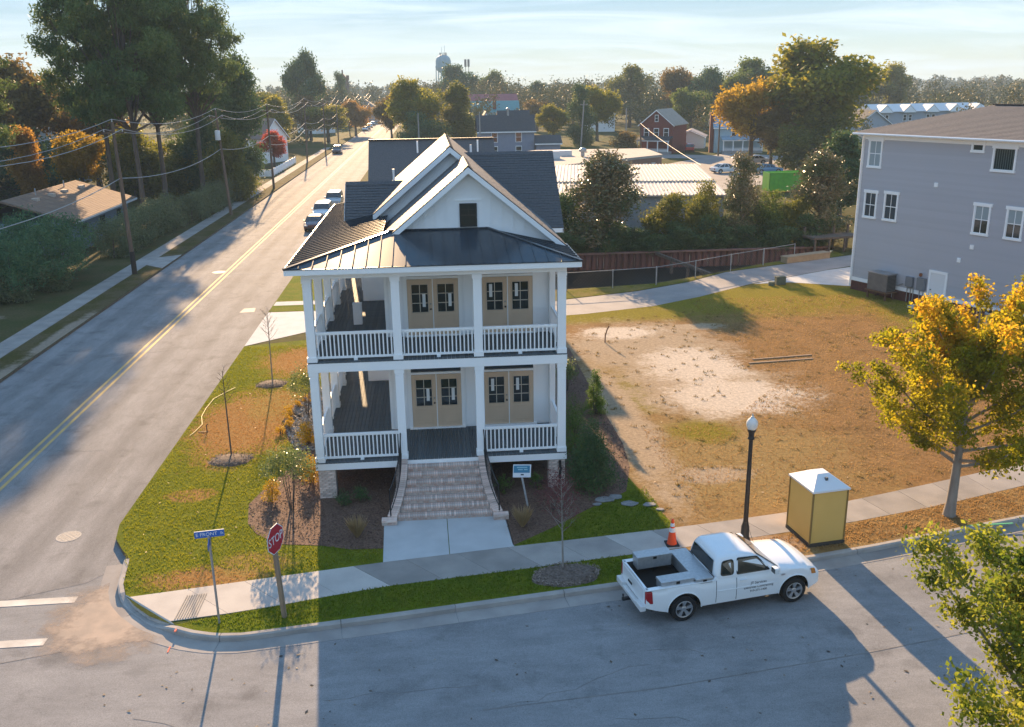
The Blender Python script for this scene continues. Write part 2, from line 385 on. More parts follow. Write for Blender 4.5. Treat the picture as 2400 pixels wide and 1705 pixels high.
# painted lines
yellow = mat('yellow_road_paint', (.62,.40,.12), (.42,.30,.13), scale=1.2, rough=.8)
white_l = mat('white_road_paint', (.62,.60,.56), (.40,.38,.35), scale=1.4, rough=.8)
for dx_ in (-.17, .17):
    mb = MB()
    y = -3.6
    while y < 420:
        l = 14 + y*.05; mb.add([(-11.68+dx_-.065,y,-.141),(-11.68+dx_+.065,y,-.141),(-11.68+dx_+.065,y+l,-.141),(-11.68+dx_-.065,y+l,-.141)], [(0,1,2,3)]); y += l
    struct(mb.build('centre_line', yellow))
for (y0, xa, xb, dd) in ((-5.59,-11.4,-6.15,.02), (-7.58,-11.4,-6.2,.0)):
    struct(MB().add([(xa,y0-.16,-.1415),(xb,y0-.16+dd,-.1415),(xb,y0+.16+dd,-.1415),(xa,y0+.16,-.1415)], [(0,1,2,3)]).build('crosswalk_line', white_l))

# a darker repaved strip and seams on the front street
seam = mat('tar_seam', (.15,.145,.14), (.22,.21,.20), scale=3, rough=.9)
mb = MB()
pts = [(-7.5,-8.55),(-5.2,-7.95),(-3.6,-7.75)]
for a, b in zip(pts, pts[1:]): mb.bar((a[0],a[1],-.1475), (b[0],b[1],-.1475), .03, .006)
pts = [(4.71,-11.42),(8.96,-11.07),(13.98,-10.31),(16,-9.95),(22,-8.7),(30,-6.4)]
for a, b in zip(pts, pts[1:]): mb.bar((a[0],a[1],-.1475), (b[0],b[1],-.1475), .035, .006)
rc = random.Random(31)
def crack(x, y, dx_, dy_, n_, w):
    for _ in range(n_):
        nx_, ny_ = x+dx_*rc.uniform(.5,1.2)+rc.uniform(-.12,.12), y+dy_*rc.uniform(.5,1.2)+rc.uniform(-.12,.12)
        mb.bar((x,y,-.1455 if x < -6 else -.1485), (nx_,ny_,-.1455 if x < -6 else -.1485), w, .006); x, y = nx_, ny_
for k in range(16): crack(rc.uniform(-16.5,-12), 1+k*4.5+rc.uniform(-1.5,1.5), .42, rc.uniform(-.1,.1), rc.randint(5,18), .018)
for k in range(5): crack(-14.2+k*1.6+rc.uniform(-.3,.3), rc.uniform(-2,20), rc.uniform(-.03,.03), .5, rc.randint(14,40), .016)
for k in range(7): crack(rc.uniform(-5,14), rc.uniform(-12.5,-9.2), .4, rc.uniform(-.12,.12), rc.randint(4,11), .016)
struct(mb.build('pavement_seam', seam))

# sand washed over the street corner
sandy = mat('sand_wash', (.42,.33,.26), (.33,.27,.22), scale=2.5, rough=1, bump=.3)
n = sandy.node_tree; b = n.nodes['Principled BSDF']
co = n.nodes.new('ShaderNodeTexCoord'); no = n.nodes.new('ShaderNodeTexNoise'); no.inputs['Scale'].default_value = 1.6; no.inputs['Detail'].default_value = 9; no.inputs['Roughness'].default_value = .7
mpn = n.nodes.new('ShaderNodeMapping'); mpn.inputs['Location'].default_value = (4.85/1.7, 6.6/1.9, 0); mpn.inputs['Scale'].default_value = (1/1.7, 1/1.9, 0)
ln = n.nodes.new('ShaderNodeVectorMath'); ln.operation = 'LENGTH'
mm = n.nodes.new('ShaderNodeMath'); mm.operation = 'MULTIPLY_ADD'; mm.inputs[1].default_value = 1.6
mr = n.nodes.new('ShaderNodeMapRange'); mr.inputs[1].default_value = 1.95; mr.inputs[2].default_value = 1.35
n.links.new(co.outputs['Object'], no.inputs[0]); n.links.new(co.outputs['Object'], mpn.inputs[0]); n.links.new(mpn.outputs[0], ln.inputs[0])
n.links.new(no.outputs[0], mm.inputs[0]); n.links.new(ln.outputs['Value'], mm.inputs[2]); n.links.new(mm.outputs[0], mr.inputs[0]); n.links.new(mr.outputs[0], b.inputs['Alpha'])
struct(sheet('sand_patch', [(-8.2,-9.2),(-1.8,-9.3),(-2.6,-7.95),(-3.8,-7.2),(-4.6,-6.5),(-5.1,-5.6),(-5.4,-4.2),(-5.6,-3.8),(-8.2,-4)], -.1405, sandy, kind=None))

# ---------------- kerb, gutter, footway
def offset(pts, d):
    o = []
    for i, p in enumerate(pts):
        a = Vector(pts[max(i-1, 0)]); b = Vector(pts[min(i+1, len(pts)-1)]); t = (b-a).normalized(); o.append((p[0]+t.y*d, p[1]-t.x*d))
    return o
def resample(pts, step):
    out = [Vector(pts[0])]; acc = 0.0
    for a, b in zip(pts, pts[1:]):
        a = Vector(a); b = Vector(b); l = (b-a).length; t = step-acc
        while t <= l: out.append(a + (b-a)*(t/l)); t += step
        acc = (acc + l) % step if l else acc
    return [(p.x, p.y) for p in out]
KR = resample(KERB, .25)
KO = offset(KR, .16); KG = offset(KR, .66)
kerb = struct(thing('kerb', 'pale concrete kerb with gutter rounding the street corner', 'kerb'))
del kerb['category']
gut = struct(thing('gutter', 'flat concrete gutter pan along the front street', 'gutter')); del gut['category']
i = 0
while i < len(KR)-1:
    j = min(i+12, len(KR)-1); mbk = MB(); mbg = MB()
    for k in range(i, j):
        e0 = .014/.25 if k == i else 0.0
        def P(arr, k, e): return (arr[k][0]+(arr[k+1][0]-arr[k][0])*e, arr[k][1]+(arr[k+1][1]-arr[k][1])*e)
        qb0, qb1, qo0, qo1, qg0, qg1 = P(KR,k,e0), P(KR,k,1), P(KO,k,e0), P(KO,k,1), P(KG,k,e0), P(KG,k,1)
        def low(p):   # dropped for the ramp
            d = math.hypot(p[0]+4.05, p[1]+6.6); return -.13 if d < .75 else (-.13+.133*min(1, (d-.75)/.55))
        h0, h1 = low(qb0)+.004, low(qb1)+.004
        inn = lambda a, b_, f: (a[0]+(b_[0]-a[0])*f, a[1]+(b_[1]-a[1])*f)
        t0, t1 = inn(qb0,qo0,.72), inn(qb1,qo1,.72)
        mbk.add([(*qb0,h0),(*qb1,h1),(*t1,h1),(*t0,h0),(*qo1,min(h1-.03,h1)),(*qo0,min(h0-.03,h0)),(*qo1,-.145),(*qo0,-.145),(*qb0,-.2),(*qb1,-.2)],
                [(0,3,2,1),(3,5,4,2),(5,7,6,4),(0,1,9,8)])
        mbg.add([(*qo0,-.138),(*qo1,-.138),(*qg1,-.143),(*qg0,-.143),(*qg1,-.17),(*qg0,-.17)], [(0,3,2,1),(3,5,4,2)])
    mbk.build('kerb_section', M['kerb'], kerb); mbg.build('gutter_section', M['gutter'], gut)
    i = j
red_mark = mat('red_spray_paint', (.75,.10,.06), (.6,.15,.1), scale=9, rough=.8)
mbq = MB(); mbq.box(-2.97,-2.92,-7.70,-7.50,-.02,.0045); mbq.box(-2.98,-2.945,-8.40,-8.15,-.14,-.1365); struct(mbq.build('utility_paint_mark', red_mark))
green_mark = mat('green_spray_paint', (.10,.42,.22), rough=.8)
struct(MB().box(20.1,21.6,-4.52,-4.46,-.01,.0085).build('utility_paint_mark', green_mark, rot=None))

footway = struct(thing('sidewalk', 'concrete sidewalk along the front street', 'sidewalk')); del footway['category']
def along(pts, f):
    d = [0.0]
    for a, b in zip(pts, pts[1:]): d.append(d[-1] + math.hypot(b[0]-a[0], b[1]-a[1]))
    t = f*d[-1]
    for k in range(len(pts)-1):
        if t <= d[k+1] + 1e-9:
            u = (t-d[k])/(d[k+1]-d[k]); return (pts[k][0]+(pts[k+1][0]-pts[k][0])*u, pts[k][1]+(pts[k+1][1]-pts[k][1])*u)
    return pts[-1]
sw_light = mat('pale_sidewalk_concrete', (.47,.44,.40), (.40,.37,.34), scale=1.3, rough=.92, bump=.15, bscale=70, rnd=.05)
NS = 32
for k in range(NS):
    g = .006/48
    a, b2 = along(SWB, k/NS+g), along(SWB, (k+1)/NS-g); c, d2 = along(SWF, (k+1)/NS-g), along(SWF, k/NS+g)
    lift = .006 + random.uniform(0, .004)
    mm_ = sw_light if (k <= 3 or k == 9) else M['sidewalk']
    MB().prism([(*d2, lift), (*c, lift), (*b2, lift), (*a, lift)], (0, 0, -.1)).build('paving_slab', mm_, footway)
# the kerb ramp corner of the sidewalk
MB().prism([(-3.2,-7.19,.007),(-3.04,-7.37,.0),(-3.45,-7.12,-.05),(-3.81,-6.87,-.10),(-4.1,-6.58,-.115),(-4.36,-6.30,-.10),(-4.60,-5.97,-.05),(-4.79,-5.70,.0),(-4.62,-5.86,.008)], (0,0,-.1)).build('ramp_slab', sw_light, footway)
gr = MB(); gc = mat('ribbed_ramp_plate', (.25,.24,.23), (.2,.19,.18), scale=5, rough=.8, bump=.3)
for k in range(9):
    f = k/8*.50; gr.bar((-3.05+f, -5.98+f*.12, .016), (-3.09+f*1.05, -7.14+f*.12, .016), .026, .012)
gr.build('ramp_grooves', gc, footway)['kind'] = 'stuff'
# front walk from the steps
walk = struct(thing('front_walk', 'pale new concrete walk from the brick steps to the sidewalk', 'walk')); del walk['category']
MB().prism([(2.20,-4.73,.012),(4.13,-4.47,.012),(4.10,-2.14,.012),(2.12,-2.14,.012)], (0,0,-.1)).build('paving_slab', M['concrete'], walk)
MB().prism([(4.15,-4.465,.012),(6.08,-4.21,.012),(5.98,-2.14,.012),(4.12,-2.14,.012)], (0,0,-.1)).build('paving_slab', M['concrete'], walk)

# left footway across the side street, driveways
lf = struct(thing('far_sidewalk', 'narrow concrete sidewalk across the side street', 'sidewalk')); del lf['category']
y = -6.0
while y < 190:
    MB().prism([(-20.0,y+.02,.008),(-18.65,y+.02,.008),(-18.65,y+2.98,.008),(-20.0,y+2.98,.008)], (0,0,-.1)).build('paving_slab', M['sidewalk'], lf); y += 3.0
struct(sheet('far_driveway', [(-18.63,45.2),(-17.0,43.6),(-17.0,49.6),(-18.63,48.6)], .004, M['sidewalk'], kind=None))
struct(sheet('driveway', [(-6.3,19.7),(-3.4,22.2),(1,22.2),(1,27.4),(-6.3,27.4)], .006, M['concrete'], kind=None))
struct(sheet('next_walk', [(-6.25,29.2),(2,29.2),(2,30.3),(-6.25,30.3)], .008, M['concrete'], kind=None))

# lawns
lawn_m = patchmat('corner_lawn', (.15,.165,.016), ((.115,.14,.014), 1.2, .40, .62),
    [((.31,.175,.06), [(-4.0,7.6,2.2,4.2),(-2.6,16.5,2.4,3.0),(-2.6,-5.0,1.7,.7),(-4.6,.7,.8,.5)], .22),
     ((.28,.19,.055), [(-3.0,10.0,1.4,2.2),(-1.5,-4.4,1.1,.7)], .3)], bump=.9, bscale=22, fine=9)
LAWN = [(-6.3,19.7),(-6.3,-1.3),(-6.1,-2.3),(-5.65,-3.1),(-5.30,-3.60)] + [(x+.02, y) for x, y in KERB[1:4]] + SWB[:5] + [(11.2,-3.55),(10.75,-1.1),(10.5,.5),(10.5,20),(2,22)]
struct(sheet('lawn', LAWN, .002, lawn_m, kind=None))
verge_m = patchmat('verge_grass', (.11,.145,.012), ((.14,.155,.014), 1.6, .4, .65), [((.20,.155,.06), [(12.8,-5.3,1.6,.5)], .3)], bump=.9, bscale=22, fine=9)
struct(sheet('grass_verge', [(-3.0,-7.38)] + [(x, y-.0) for x, y in SWF[2:6]] + [(10.5,-4.93)] + [(10.5,-6.33)] + [(x, y+.01) for x, y in KERB[15:5:-1]], .002, verge_m, kind=None))
dryverge = patchmat('dry_verge_grass', (.24,.145,.055), ((.30,.20,.085), 1.6, .4, .62), [((.36,.25,.16), [(13,-5.0,1.8,.6)], .3)], bump=.9, bscale=24, fine=9)
struct(sheet('dry_verge', [(10.5,-6.33),(10.5,-4.93),(12.2,-4.68),(16.58,-3.88),(20.2,-3.0),(24.2,-1.75),(31.3,.75),(41.3,4.7),(42,3.2),(33,-.5),(27,-2.6),(22.29,-3.99),(18.59,-4.86),(16.6,-5.32),(14.65,-5.71),(11.8,-6.14)], .0025, dryverge, kind=None))
lot_m = patchmat('vacant_lot_turf', (.265,.155,.065), ((.21,.125,.052), .7, .40, .62),
    [((.28,.195,.08), [(14.5,1.5,4.5,5.5),(13.0,12.0,2.4,4)], .5),
     ((.20,.165,.022), [(24,26.8,14,4.6),(14.5,23.8,7,1.8),(31.5,22,2.0,7),(12.6,9.0,1.0,2.4),(14.4,4.4,1.2,1.2)], .45),
     ((.375,.29,.195), [(16.2,9.4,4.0,3.6),(15.0,16.6,4.2,4.8),(11.6,6.0,1.0,8.0),(13.4,.2,1.4,.7),(18.5,20.3,1.6,.7)], .34),
     ((.56,.475,.375), [(16.9,8.4,2.9,2.1),(16.4,13.0,2.3,3.0),(14.0,19.6,2.2,1.2)], .30)], bump=.9, bscale=20, fine=7)
LOT = [(10.5,20),(10.5,.5),(10.75,-1.1),(11.2,-3.55)] + SWB[5:] + [(42,20),(34.5,21),(31.44,28.61),(32,29.5),(28.2,31.2),(25.5,30.9),(21,27.8),(17.5,25.7),(13,24.3),(8,23.6),(2,22)]
struct(sheet('vacant_lot', LOT, .003, lot_m, kind=None))
LF = [(2,25.2),(8,26.2),(12.5,28.2),(17.4,29.9),(21.5,32.2),(25.1,35.2),(30.6,37.6),(36.6,40.2),(48,45)]
LN = [(2,22.2),(8,23.4),(13,24.2),(17.5,25.6),(21,27.7),(25.5,31.0),(28.2,32.5),(32.8,35.0),(37,37),(48,42)]
struct(sheet('lane', LN + LF[::-1], .007, mat('lane_asphalt', (.30,.28,.265), (.24,.225,.215), scale=.6, rough=.9, bump=.2, bscale=60), kind=None))
struct(sheet('house_drive', [(25.7,30.95),(28.3,31.1),(32.0,29.2),(37,31),(36,36.2),(32.6,34.8),(28.3,32.45)], .010, M['concrete'], kind=None))
struct(sheet('bank_grass', [(2,25.4),(8,26.4),(12.5,28.4),(17.4,30.1),(21.5,32.4),(25.1,35.4),(30.6,37.8),(36.4,40.3),(36.4,42.4),(33,40.2),(28.7,37.9),(24,34.9),(19.1,32.2),(12.76,31.2),(2,31.2)], .004,
      patchmat('bank_turf', (.20,.155,.05), ((.13,.13,.02), .6, .4, .6), [], bump=.9, bscale=16), kind=None))
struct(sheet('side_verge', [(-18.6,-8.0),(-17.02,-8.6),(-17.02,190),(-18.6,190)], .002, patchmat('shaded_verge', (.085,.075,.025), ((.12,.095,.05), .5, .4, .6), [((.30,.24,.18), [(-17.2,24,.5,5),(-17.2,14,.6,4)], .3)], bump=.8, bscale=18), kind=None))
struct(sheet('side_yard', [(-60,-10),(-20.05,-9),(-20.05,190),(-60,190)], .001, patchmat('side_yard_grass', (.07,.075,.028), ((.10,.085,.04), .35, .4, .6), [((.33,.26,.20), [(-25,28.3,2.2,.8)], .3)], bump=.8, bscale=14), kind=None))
struct(sheet('next_lawn', [(-6.3,27.5),(-3,27.5),(-3,60),(-6.3,60)], .003, patchmat('next_lawn_grass', (.11,.15,.012), ((.15,.16,.02), .8, .4, .6), [], bump=.8), kind=None))
struct(sheet('parking_yard', [(36,84),(60,100),(75,130),(62,150),(40,122),(30,110)], .0, mat('yard_asphalt', (.26,.24,.225), (.21,.195,.185), scale=.3, rough=.9), kind=None))
struct(sheet('back_road', [(30,128),(48,140),(90,118),(160,90),(160,96),(92,124),(50,149),(26,136)], .002, mat('back_road_asphalt', (.25,.235,.22), (.21,.195,.185), scale=.3, rough=.9), kind=None))

# manholes and patches
def manhole(x, y, r, label, flat=False):
    o = thing('manhole_cover', label, 'manhole cover', (x, y, -.146))
    ring = mat('pale_manhole_ring', (.42,.40,.37), (.3,.285,.265), scale=8, rough=.85)
    mb = MB(); n_ = 28
    for k in range(n_):
        a0, a1 = 2*math.pi*k/n_, 2*math.pi*(k+1)/n_
        mb.add([(r*math.cos(a0),r*math.sin(a0),.007),(r*math.cos(a1),r*math.sin(a1),.007),(r*.86*math.cos(a1),r*.86*math.sin(a1),.007),(r*.86*math.cos(a0),r*.86*math.sin(a0),.007)], [(0,1,2,3)])
    mb.build('ring', ring, o)
    MB().lathe([(r*.85,.0),(r*.85,.006)], n=28).build('lid', mat('manhole_iron', (.20,.185,.17), (.33,.31,.29), scale=14, rough=.7), o)
    if not flat:
        st = MB()
        for k in range(-3, 4):
            for j in range(-3, 4):
                if math.hypot(k, j) < 3.3 and (k+j) % 2 == 0: st.box(k*r*.22-.03,k*r*.22+.03,j*r*.22-.02,j*r*.22+.02,.005,.010)
        st.build('studs', ring, o)['kind'] = 'stuff'
manhole(-7.75,-1.68,.37,'round manhole cover with pale ring near the street corner')
manhole(-12.35,42.0,.55,'pale round manhole cover beside the yellow line far up the street', True)
struct(sheet('street_patch', [(-8.2,28.2),(-7.3,28.3),(-7.4,29.4),(-8.1,29.3)], -.139, mat('pale_patch', (.36,.33,.30), (.28,.26,.24), scale=6), kind=None))

# canal
struct(sheet('water', [(4,30.5),(40,30.5),(40,43.2),(4,43.2)], -.95, mat('dark_canal_water', (.010,.012,.010), rough=.45, spec=.12, bump=.15, bscale=3), kind=None))
cb = MB(); bankm = mat('muddy_bank', (.055,.045,.035), (.03,.028,.02), scale=1.5, rough=1, bump=1, bscale=8)
for a, b in zip(CANAL[:-1], CANAL[1:-1]): cb.add([(a[0],a[1],-.012),(b[0],b[1],-.012),(b[0],b[1]+.9,-2.5),(a[0],a[1]+.9,-2.5)], [(0,1,2,3)])
struct(cb.build('canal_bank', bankm))
bulk = thing('sheet_pile_wall', 'rusty corrugated sheet pile bulkhead on the far side of the canal', 'bulkhead', (6,42.5,0))
rust = mat('rusty_steel', (.20,.085,.06), (.11,.05,.042), scale=2.2, rough=.85, bump=.4, rnd=.22, stretch=(1,1,.3))
pile = MB()
prof = [(0,.0),(.09,-.16),(.33,-.16),(.42,.0),(.50,0)]
for a, b in zip(prof, prof[1:]): pile.add([(a[0],a[1],-2.6),(b[0],b[1],-2.6),(b[0],b[1],.28),(a[0],a[1],.28)], [(0,1,2,3)])
pm = pile.mesh('pile', rust)
for k in range(60): inst('sheet_pile', pm, bulk, (k*.5, random.uniform(-.02,.02), random.uniform(-.02,.01)))
MB().box(0,30,-.26,.12,.28,.40).build('cap_beam', mat('pile_cap', (.24,.13,.10), (.15,.085,.07), scale=1.5, rough=.9), bulk)
dk = thing('timber_brace', 'old timber brace and posts standing in the dark canal', 'brace', (22.3,38.6,-2.3))
wd = mat('old_timber', (.15,.11,.085), (.09,.07,.055), scale=5, rough=.95, bump=.4)
MB().bar((-.6,3.6,2.55),(1.7,-3.4,2.2),.22,.22).build('beam', wd, dk)
for k, (px, py) in enumerate(((.1,1.5),(.8,-.6),(1.35,-2.3))): MB().tube([(px,py,-.5),(px,py,2.3)], .13, 8).build('post', wd, dk)
fen = thing('chain_link_fence', 'galvanised chain link fence along the near canal bank', 'fence', (0,0,0))
FP = [(8.5,30.6),(12.8,30.75),(16.0,31.15),(19.14,31.75),(22.4,33.6),(25.6,35.6),(28.7,37.4),(31.8,39.2)]
for k, p in enumerate(FP): MB().tube([(p[0],p[1],-.05),(p[0],p[1],1.27)], .038 if k % 3 else .055, 8).build('post', M['galv'], fen)
wm = MB(); tp = MB()
for a, b in zip(FP, FP[1:]):
    tp.tube([(a[0],a[1],1.22),(b[0],b[1],1.22)], .026, 6)
    d = math.hypot(b[0]-a[0], b[1]-a[1]); nn = int(d/.24)
    for k in range(nn+5):
        for s in (1, -1):
            u0 = (k*.24)/d; u1 = u0 - s*1.2/d
            q = lambda u: (a[0]+(b[0]-a[0])*u, a[1]+(b[1]-a[1])*u)
            z0, z1 = .04, 1.2
            lo_, hi_ = 0.0, 1.0
            for _ in range(1):
                if u1 < 0: f = u0/(u0-u1) if u0 != u1 else 1; z1 = .04+1.16*f; u1 = 0
                elif u1 > 1: f = (1-u0)/(u1-u0) if u0 <= 1 else 0; z1 = .04+1.16*f; u1 = 1
            if u0 > 1: continue
            wm.bar((*q(u0), z0), (*q(u1), z1), .0035, .0035)
tp.build('top_rail', mat('dull_rail', (.24,.24,.24), rough=.6), fen); wm.build('wire_mesh', mat('dull_wire', (.16,.16,.16), rough=.6), fen)['kind'] = 'stuff'

# ================================================================== the white house
D1, D2 = 1.30, 4.78
CX = [0.0, 2.75, 5.36, 8.09]
house = thing('two_story_house', 'white two story house with wraparound porches and dark metal porch roof', 'house')
W, T = M['white'], M['white_trim']
def part(mb, name, m_, parent=house, **k): return mb.build(name, m_, parent, **k)

# walls
XL, XR, YF = 2.25, 8.25, 2.70
part(MB().box(XL, XR, YF, 17.2, 1.0, 8.0), 'wall', W)
part(MB().prism([(XL,YF,8.0),(XR,YF,8.0),(XR,YF,8.12),(5.27,YF,10.5),(XL,YF,8.12)], (0,4.6,0)), 'gable_wall', W)
part(MB().prism([(2.0,7.2,8.0),(XR-.05,7.2,8.0),(XR-.05,7.2,8.08),(4.78,7.2,10.88),(2.0,7.2,8.55)], (0,9.6,0)), 'gable_wall', W)
part(MB().box(1.06, 2.25, 8.6, 11.4, 1.0, 8.1).prism([(1.06,8.6,8.1),(1.06,11.4,8.1),(1.06,10.0,9.3)], (1.2,0,0)), 'wing_wall', W)
part(MB().box(8.25, 9.0, 9.0, 15.1, 0.2, 7.75).prism([(9.0,9.0,7.75),(9.0,15.1,7.75),(9.0,12.05,10.2)], (-2,0,0)), 'wing_wall', W)
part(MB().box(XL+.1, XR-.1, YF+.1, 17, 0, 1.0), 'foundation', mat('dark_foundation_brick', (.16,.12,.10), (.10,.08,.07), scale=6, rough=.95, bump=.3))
bat = MB().box(-.022,.022,-.022,0,0,1).mesh('batten', W)
for k in range(-7, 8):     # battens of the front gable
    x = 5.27+k*.38; zt = 10.42-.825*abs(k*.38)-.06
    if zt > 8.75 and not (4.85 < x < 5.65): inst('batten', bat, house, (x, YF-.001, 8.5), (0,0,0), (1,1,zt-8.5))
part(MB().box(4.82,5.70,YF-.03,YF,9.48,9.53), 'window_head', T)
sidb = MB().prism([(0,-.018,0),(0,0,0),(0,0,.19),(0,-.004,.19)], (1,0,0)).mesh('siding_board', W)
def siding(x0, x1, y, z0, z1, parent=house):
    z = z0
    while z < z1-.05: inst('siding_board', sidb, parent, (x0, y, z), (0,0,0), (x1-x0, 1, min(1, (z1-z)/.19))); z += .19
for z0, z1 in ((1.36, 4.4), (4.86, 7.55)):
    siding(XL+.12, 2.90, YF, z0, z1); siding(5.0, 5.55, YF, z0, z1); siding(7.52, XR-.1, YF, z0, z1)
    for x in (XL, XR-.1): part(MB().box(x, x+.1, YF-.028, YF-.001, z0, z1), 'corner_board', T)
siding(1.16, 2.24, 8.6, 1.36, 4.4); siding(1.16, 2.24, 8.6, 4.86, 7.7)
for z0 in (D1+.55, D2+.5):       # tall sash windows on the side walls of the porch
    for x_, ya in ((1.06,8.95),(1.06,10.25),(XL,3.6),(XL,5.9)):
        fr_ = part(MB().box(x_-.05,x_-.001,ya-.10,ya+.92,z0-.1,z0+2.0), 'window', T)
        for i_ in range(2):
            for j_ in range(3): part(MB().box(x_-.058,x_-.051,ya+.02+i_*.41,ya+.39+i_*.41,z0+.03+j_*.62,z0+.59+j_*.62), 'pane', M['glass'], fr_)
# gable attic window
gw = part(MB().box(4.955,5.545,YF-.05,YF-.002,8.60,9.40), 'window', mat('bronze_window_frame', (.02,.022,.024), rough=.5))
for (x0, x1, z0, z1) in ((5.00,5.24,9.20,9.35),(5.26,5.50,9.20,9.35),(5.00,5.24,9.02,9.18),(5.26,5.50,9.02,9.18),(5.00,5.50,8.66,8.98)):
    part(MB().box(x0,x1,YF-.054,YF-.048,z0,z1), 'pane', M['glass'], gw)

# ---------------- doors
paper = mat('paper_label', (.78,.80,.80), rough=.7)
leaf_w, leaf_h = .875, 1.98
lf_ = MB(); gx0, gx1, gz0, gz1 = .15, .725, .80, 1.80
lf_.box(0,gx0,0,.05,0,leaf_h); lf_.box(gx1,leaf_w,0,.05,0,leaf_h); lf_.box(gx0,gx1,0,.05,0,gz0); lf_.box(gx0,gx1,0,.05,gz1,leaf_h)
lf_.box(gx0-.025,gx1+.025,-.012,.0,gz0-.03,gz0); lf_.box(gx0-.025,gx1+.025,-.012,.0,gz1,gz1+.03); lf_.box(gx0-.025,gx0,-.012,0,gz0,gz1); lf_.box(gx1,gx1+.025,-.012,0,gz0,gz1)
for z0 in (.13,):     # sunk lower panel edge
    lf_.box(.15,.725,-.008,0,z0,z0+.02); lf_.box(.15,.725,-.008,0,z0+.52,z0+.54); lf_.box(.15,.17,-.008,0,z0,z0+.54); lf_.box(.705,.725,-.008,0,z0,z0+.54)
leaf_m = lf_.mesh('door', M['tan_door'])
pw, ph = (gx1-gx0)/2, (gz1-gz0)/3
pane_m = MB().box(.012,pw-.012,.018,.026,.012,ph-.012).mesh('pane', M['glass'])
mu = MB(); mu.box(gx0+pw-.012,gx0+pw+.012,.006,.03,gz0,gz1)
for k in (1,2): mu.box(gx0,gx1,.006,.03,gz0+k*ph-.012,gz0+k*ph+.012)
mun_m = mu.mesh('muntin', mat('muntin_paint', (.62,.55,.45), rough=.6))
knob_m = MB().lathe([(.0,0),(.028,0),(.03,-.03),(.018,-.045),(.03,-.055),(.032,-.075),(.02,-.09),(0,-.09)], axis='y', n=10).mesh('handle', mat('dark_bronze', (.05,.045,.04), rough=.4, metal=.6))
dead_m = MB().lathe([(0,0),(.03,0),(.03,-.02),(0,-.02)], axis='y', n=10).mesh('lock', mat('brushed_nickel', (.35,.34,.32), rough=.4, metal=.7))
pap_m = MB().box(-.055,.055,-.018,-.014,0,.46).mesh('paper_label', paper)
def door(x, z, knob_right, paper_x, pz):
    d = inst('door', leaf_m, house, (x, YF-.045, z))
    for i in range(2):
        for j in range(3): inst('pane', pane_m, d, (gx0+i*pw, 0, gz0+j*ph))
    inst('muntin', mun_m, d)
    kx = leaf_w-.07 if knob_right else .07
    if knob_right: inst('handle', knob_m, d, (kx, 0, .92)); inst('lock', dead_m, d, (kx, 0, 1.10))
    inst('paper_label', pap_m, d, (paper_x, 0, pz))
for z, up_ in ((D1+.06, 0), (D2+.06, 1)):
    for (x0, px, pz) in ((3.04, .58, 1.0), (5.66, .30, 1.28)):
        fr = MB(); xw = leaf_w*2+.03
        fr.box(x0-.12,x0-.005,YF-.06,YF+.0,z-.03,z+2.47); fr.box(x0+xw+.005,x0+xw+.12,YF-.06,YF,z-.03,z+2.47)
        fr.box(x0-.12,x0+xw+.12,YF-.061,YF,z+2.0,z+2.08); fr.box(x0-.14,x0+xw+.14,YF-.075,YF,z+2.38,z+2.48)
        fr.box(x0+leaf_w,x0+leaf_w+.03,YF-.065,YF-.01,z,z+2.0); fr.box(x0-.12,x0+xw+.12,YF-.12,YF,z-.06,z-.005)
        part(fr, 'door_casing', T)
        tr = part(MB().box(x0,x0+xw,YF-.03,YF-.004,z+2.09,z+2.37), 'transom', mat('tan_transom', (.42,.34,.25), rough=.6) if up_ else mat('dark_sash', (.05,.055,.06), rough=.5))
        part(MB().box(x0+.05,x0+xw-.05,YF-.034,YF-.028,z+2.13,z+2.33), 'pane', M['glass'], tr)
        door(x0, z, True, px, pz); door(x0+leaf_w+.03, z, False, px, pz)

# ---------------- porch floors: every board laid front to back
bd = .14
front_b = MB().box(0,bd-.008,0,2.86,-.035,0).mesh('deck_board', M['deck'])
long_b = MB().box(0,bd-.008,0,9.0,-.035,0).mesh('deck_board', M['deck'])
side_b = MB().box(0,bd-.008,0,6.9,-.035,0).mesh('deck_board', M['deck'])
for z in (D1, D2):
    x = -.15
    while x < 8.24:
        if x < XL: inst('deck_board', long_b, house, (x, -.18, z)); 
        else: inst('deck_board', front_b, house, (x, -.18, z))
        if x < 1.0: inst('deck_board', side_b, house, (x, 8.84, z))
        x += bd
    part(MB().box(-.14,8.23,-.16,2.69,z-.10,z-.037).box(-.14,XL-.01,2.69,8.59,z-.10,z-.037).box(-.14,1.05,8.59,15.6,z-.10,z-.037), 'porch_frame', W)
# rim boards
rim = MB()
for z0, z1 in ((1.03, 1.262), (4.44, 4.742)):
    rim.box(-.17,8.26,-.17,-.02,z0,z1); rim.box(-.17,-.02,-.02,15.6,z0,z1); rim.box(8.11,8.26,-.02,2.68,z0,z1)
part(rim, 'rim_beam', T, bevel=.006)
rim2 = MB(); rim2.box(-.15,8.24,-.15,.13,7.50,7.72); rim2.box(-.15,.13,.13,15.6,7.50,7.72); rim2.box(7.96,8.24,.13,2.68,7.50,7.72)
part(rim2, 'porch_beam', T)
part(MB().box(-.55,8.61,-.48,2.69,7.725,7.74).box(-.55,XL-.01,2.69,8.59,7.725,7.74).box(-.55,1.05,8.59,15.6,7.725,7.74), 'porch_ceiling', W)
part(MB().box(-.13,8.22,.0,2.69,4.45,4.47).box(-.13,XL-.01,2.69,8.59,4.45,4.47).box(-.13,1.05,8.59,15.6,4.45,4.47), 'porch_ceiling', W)

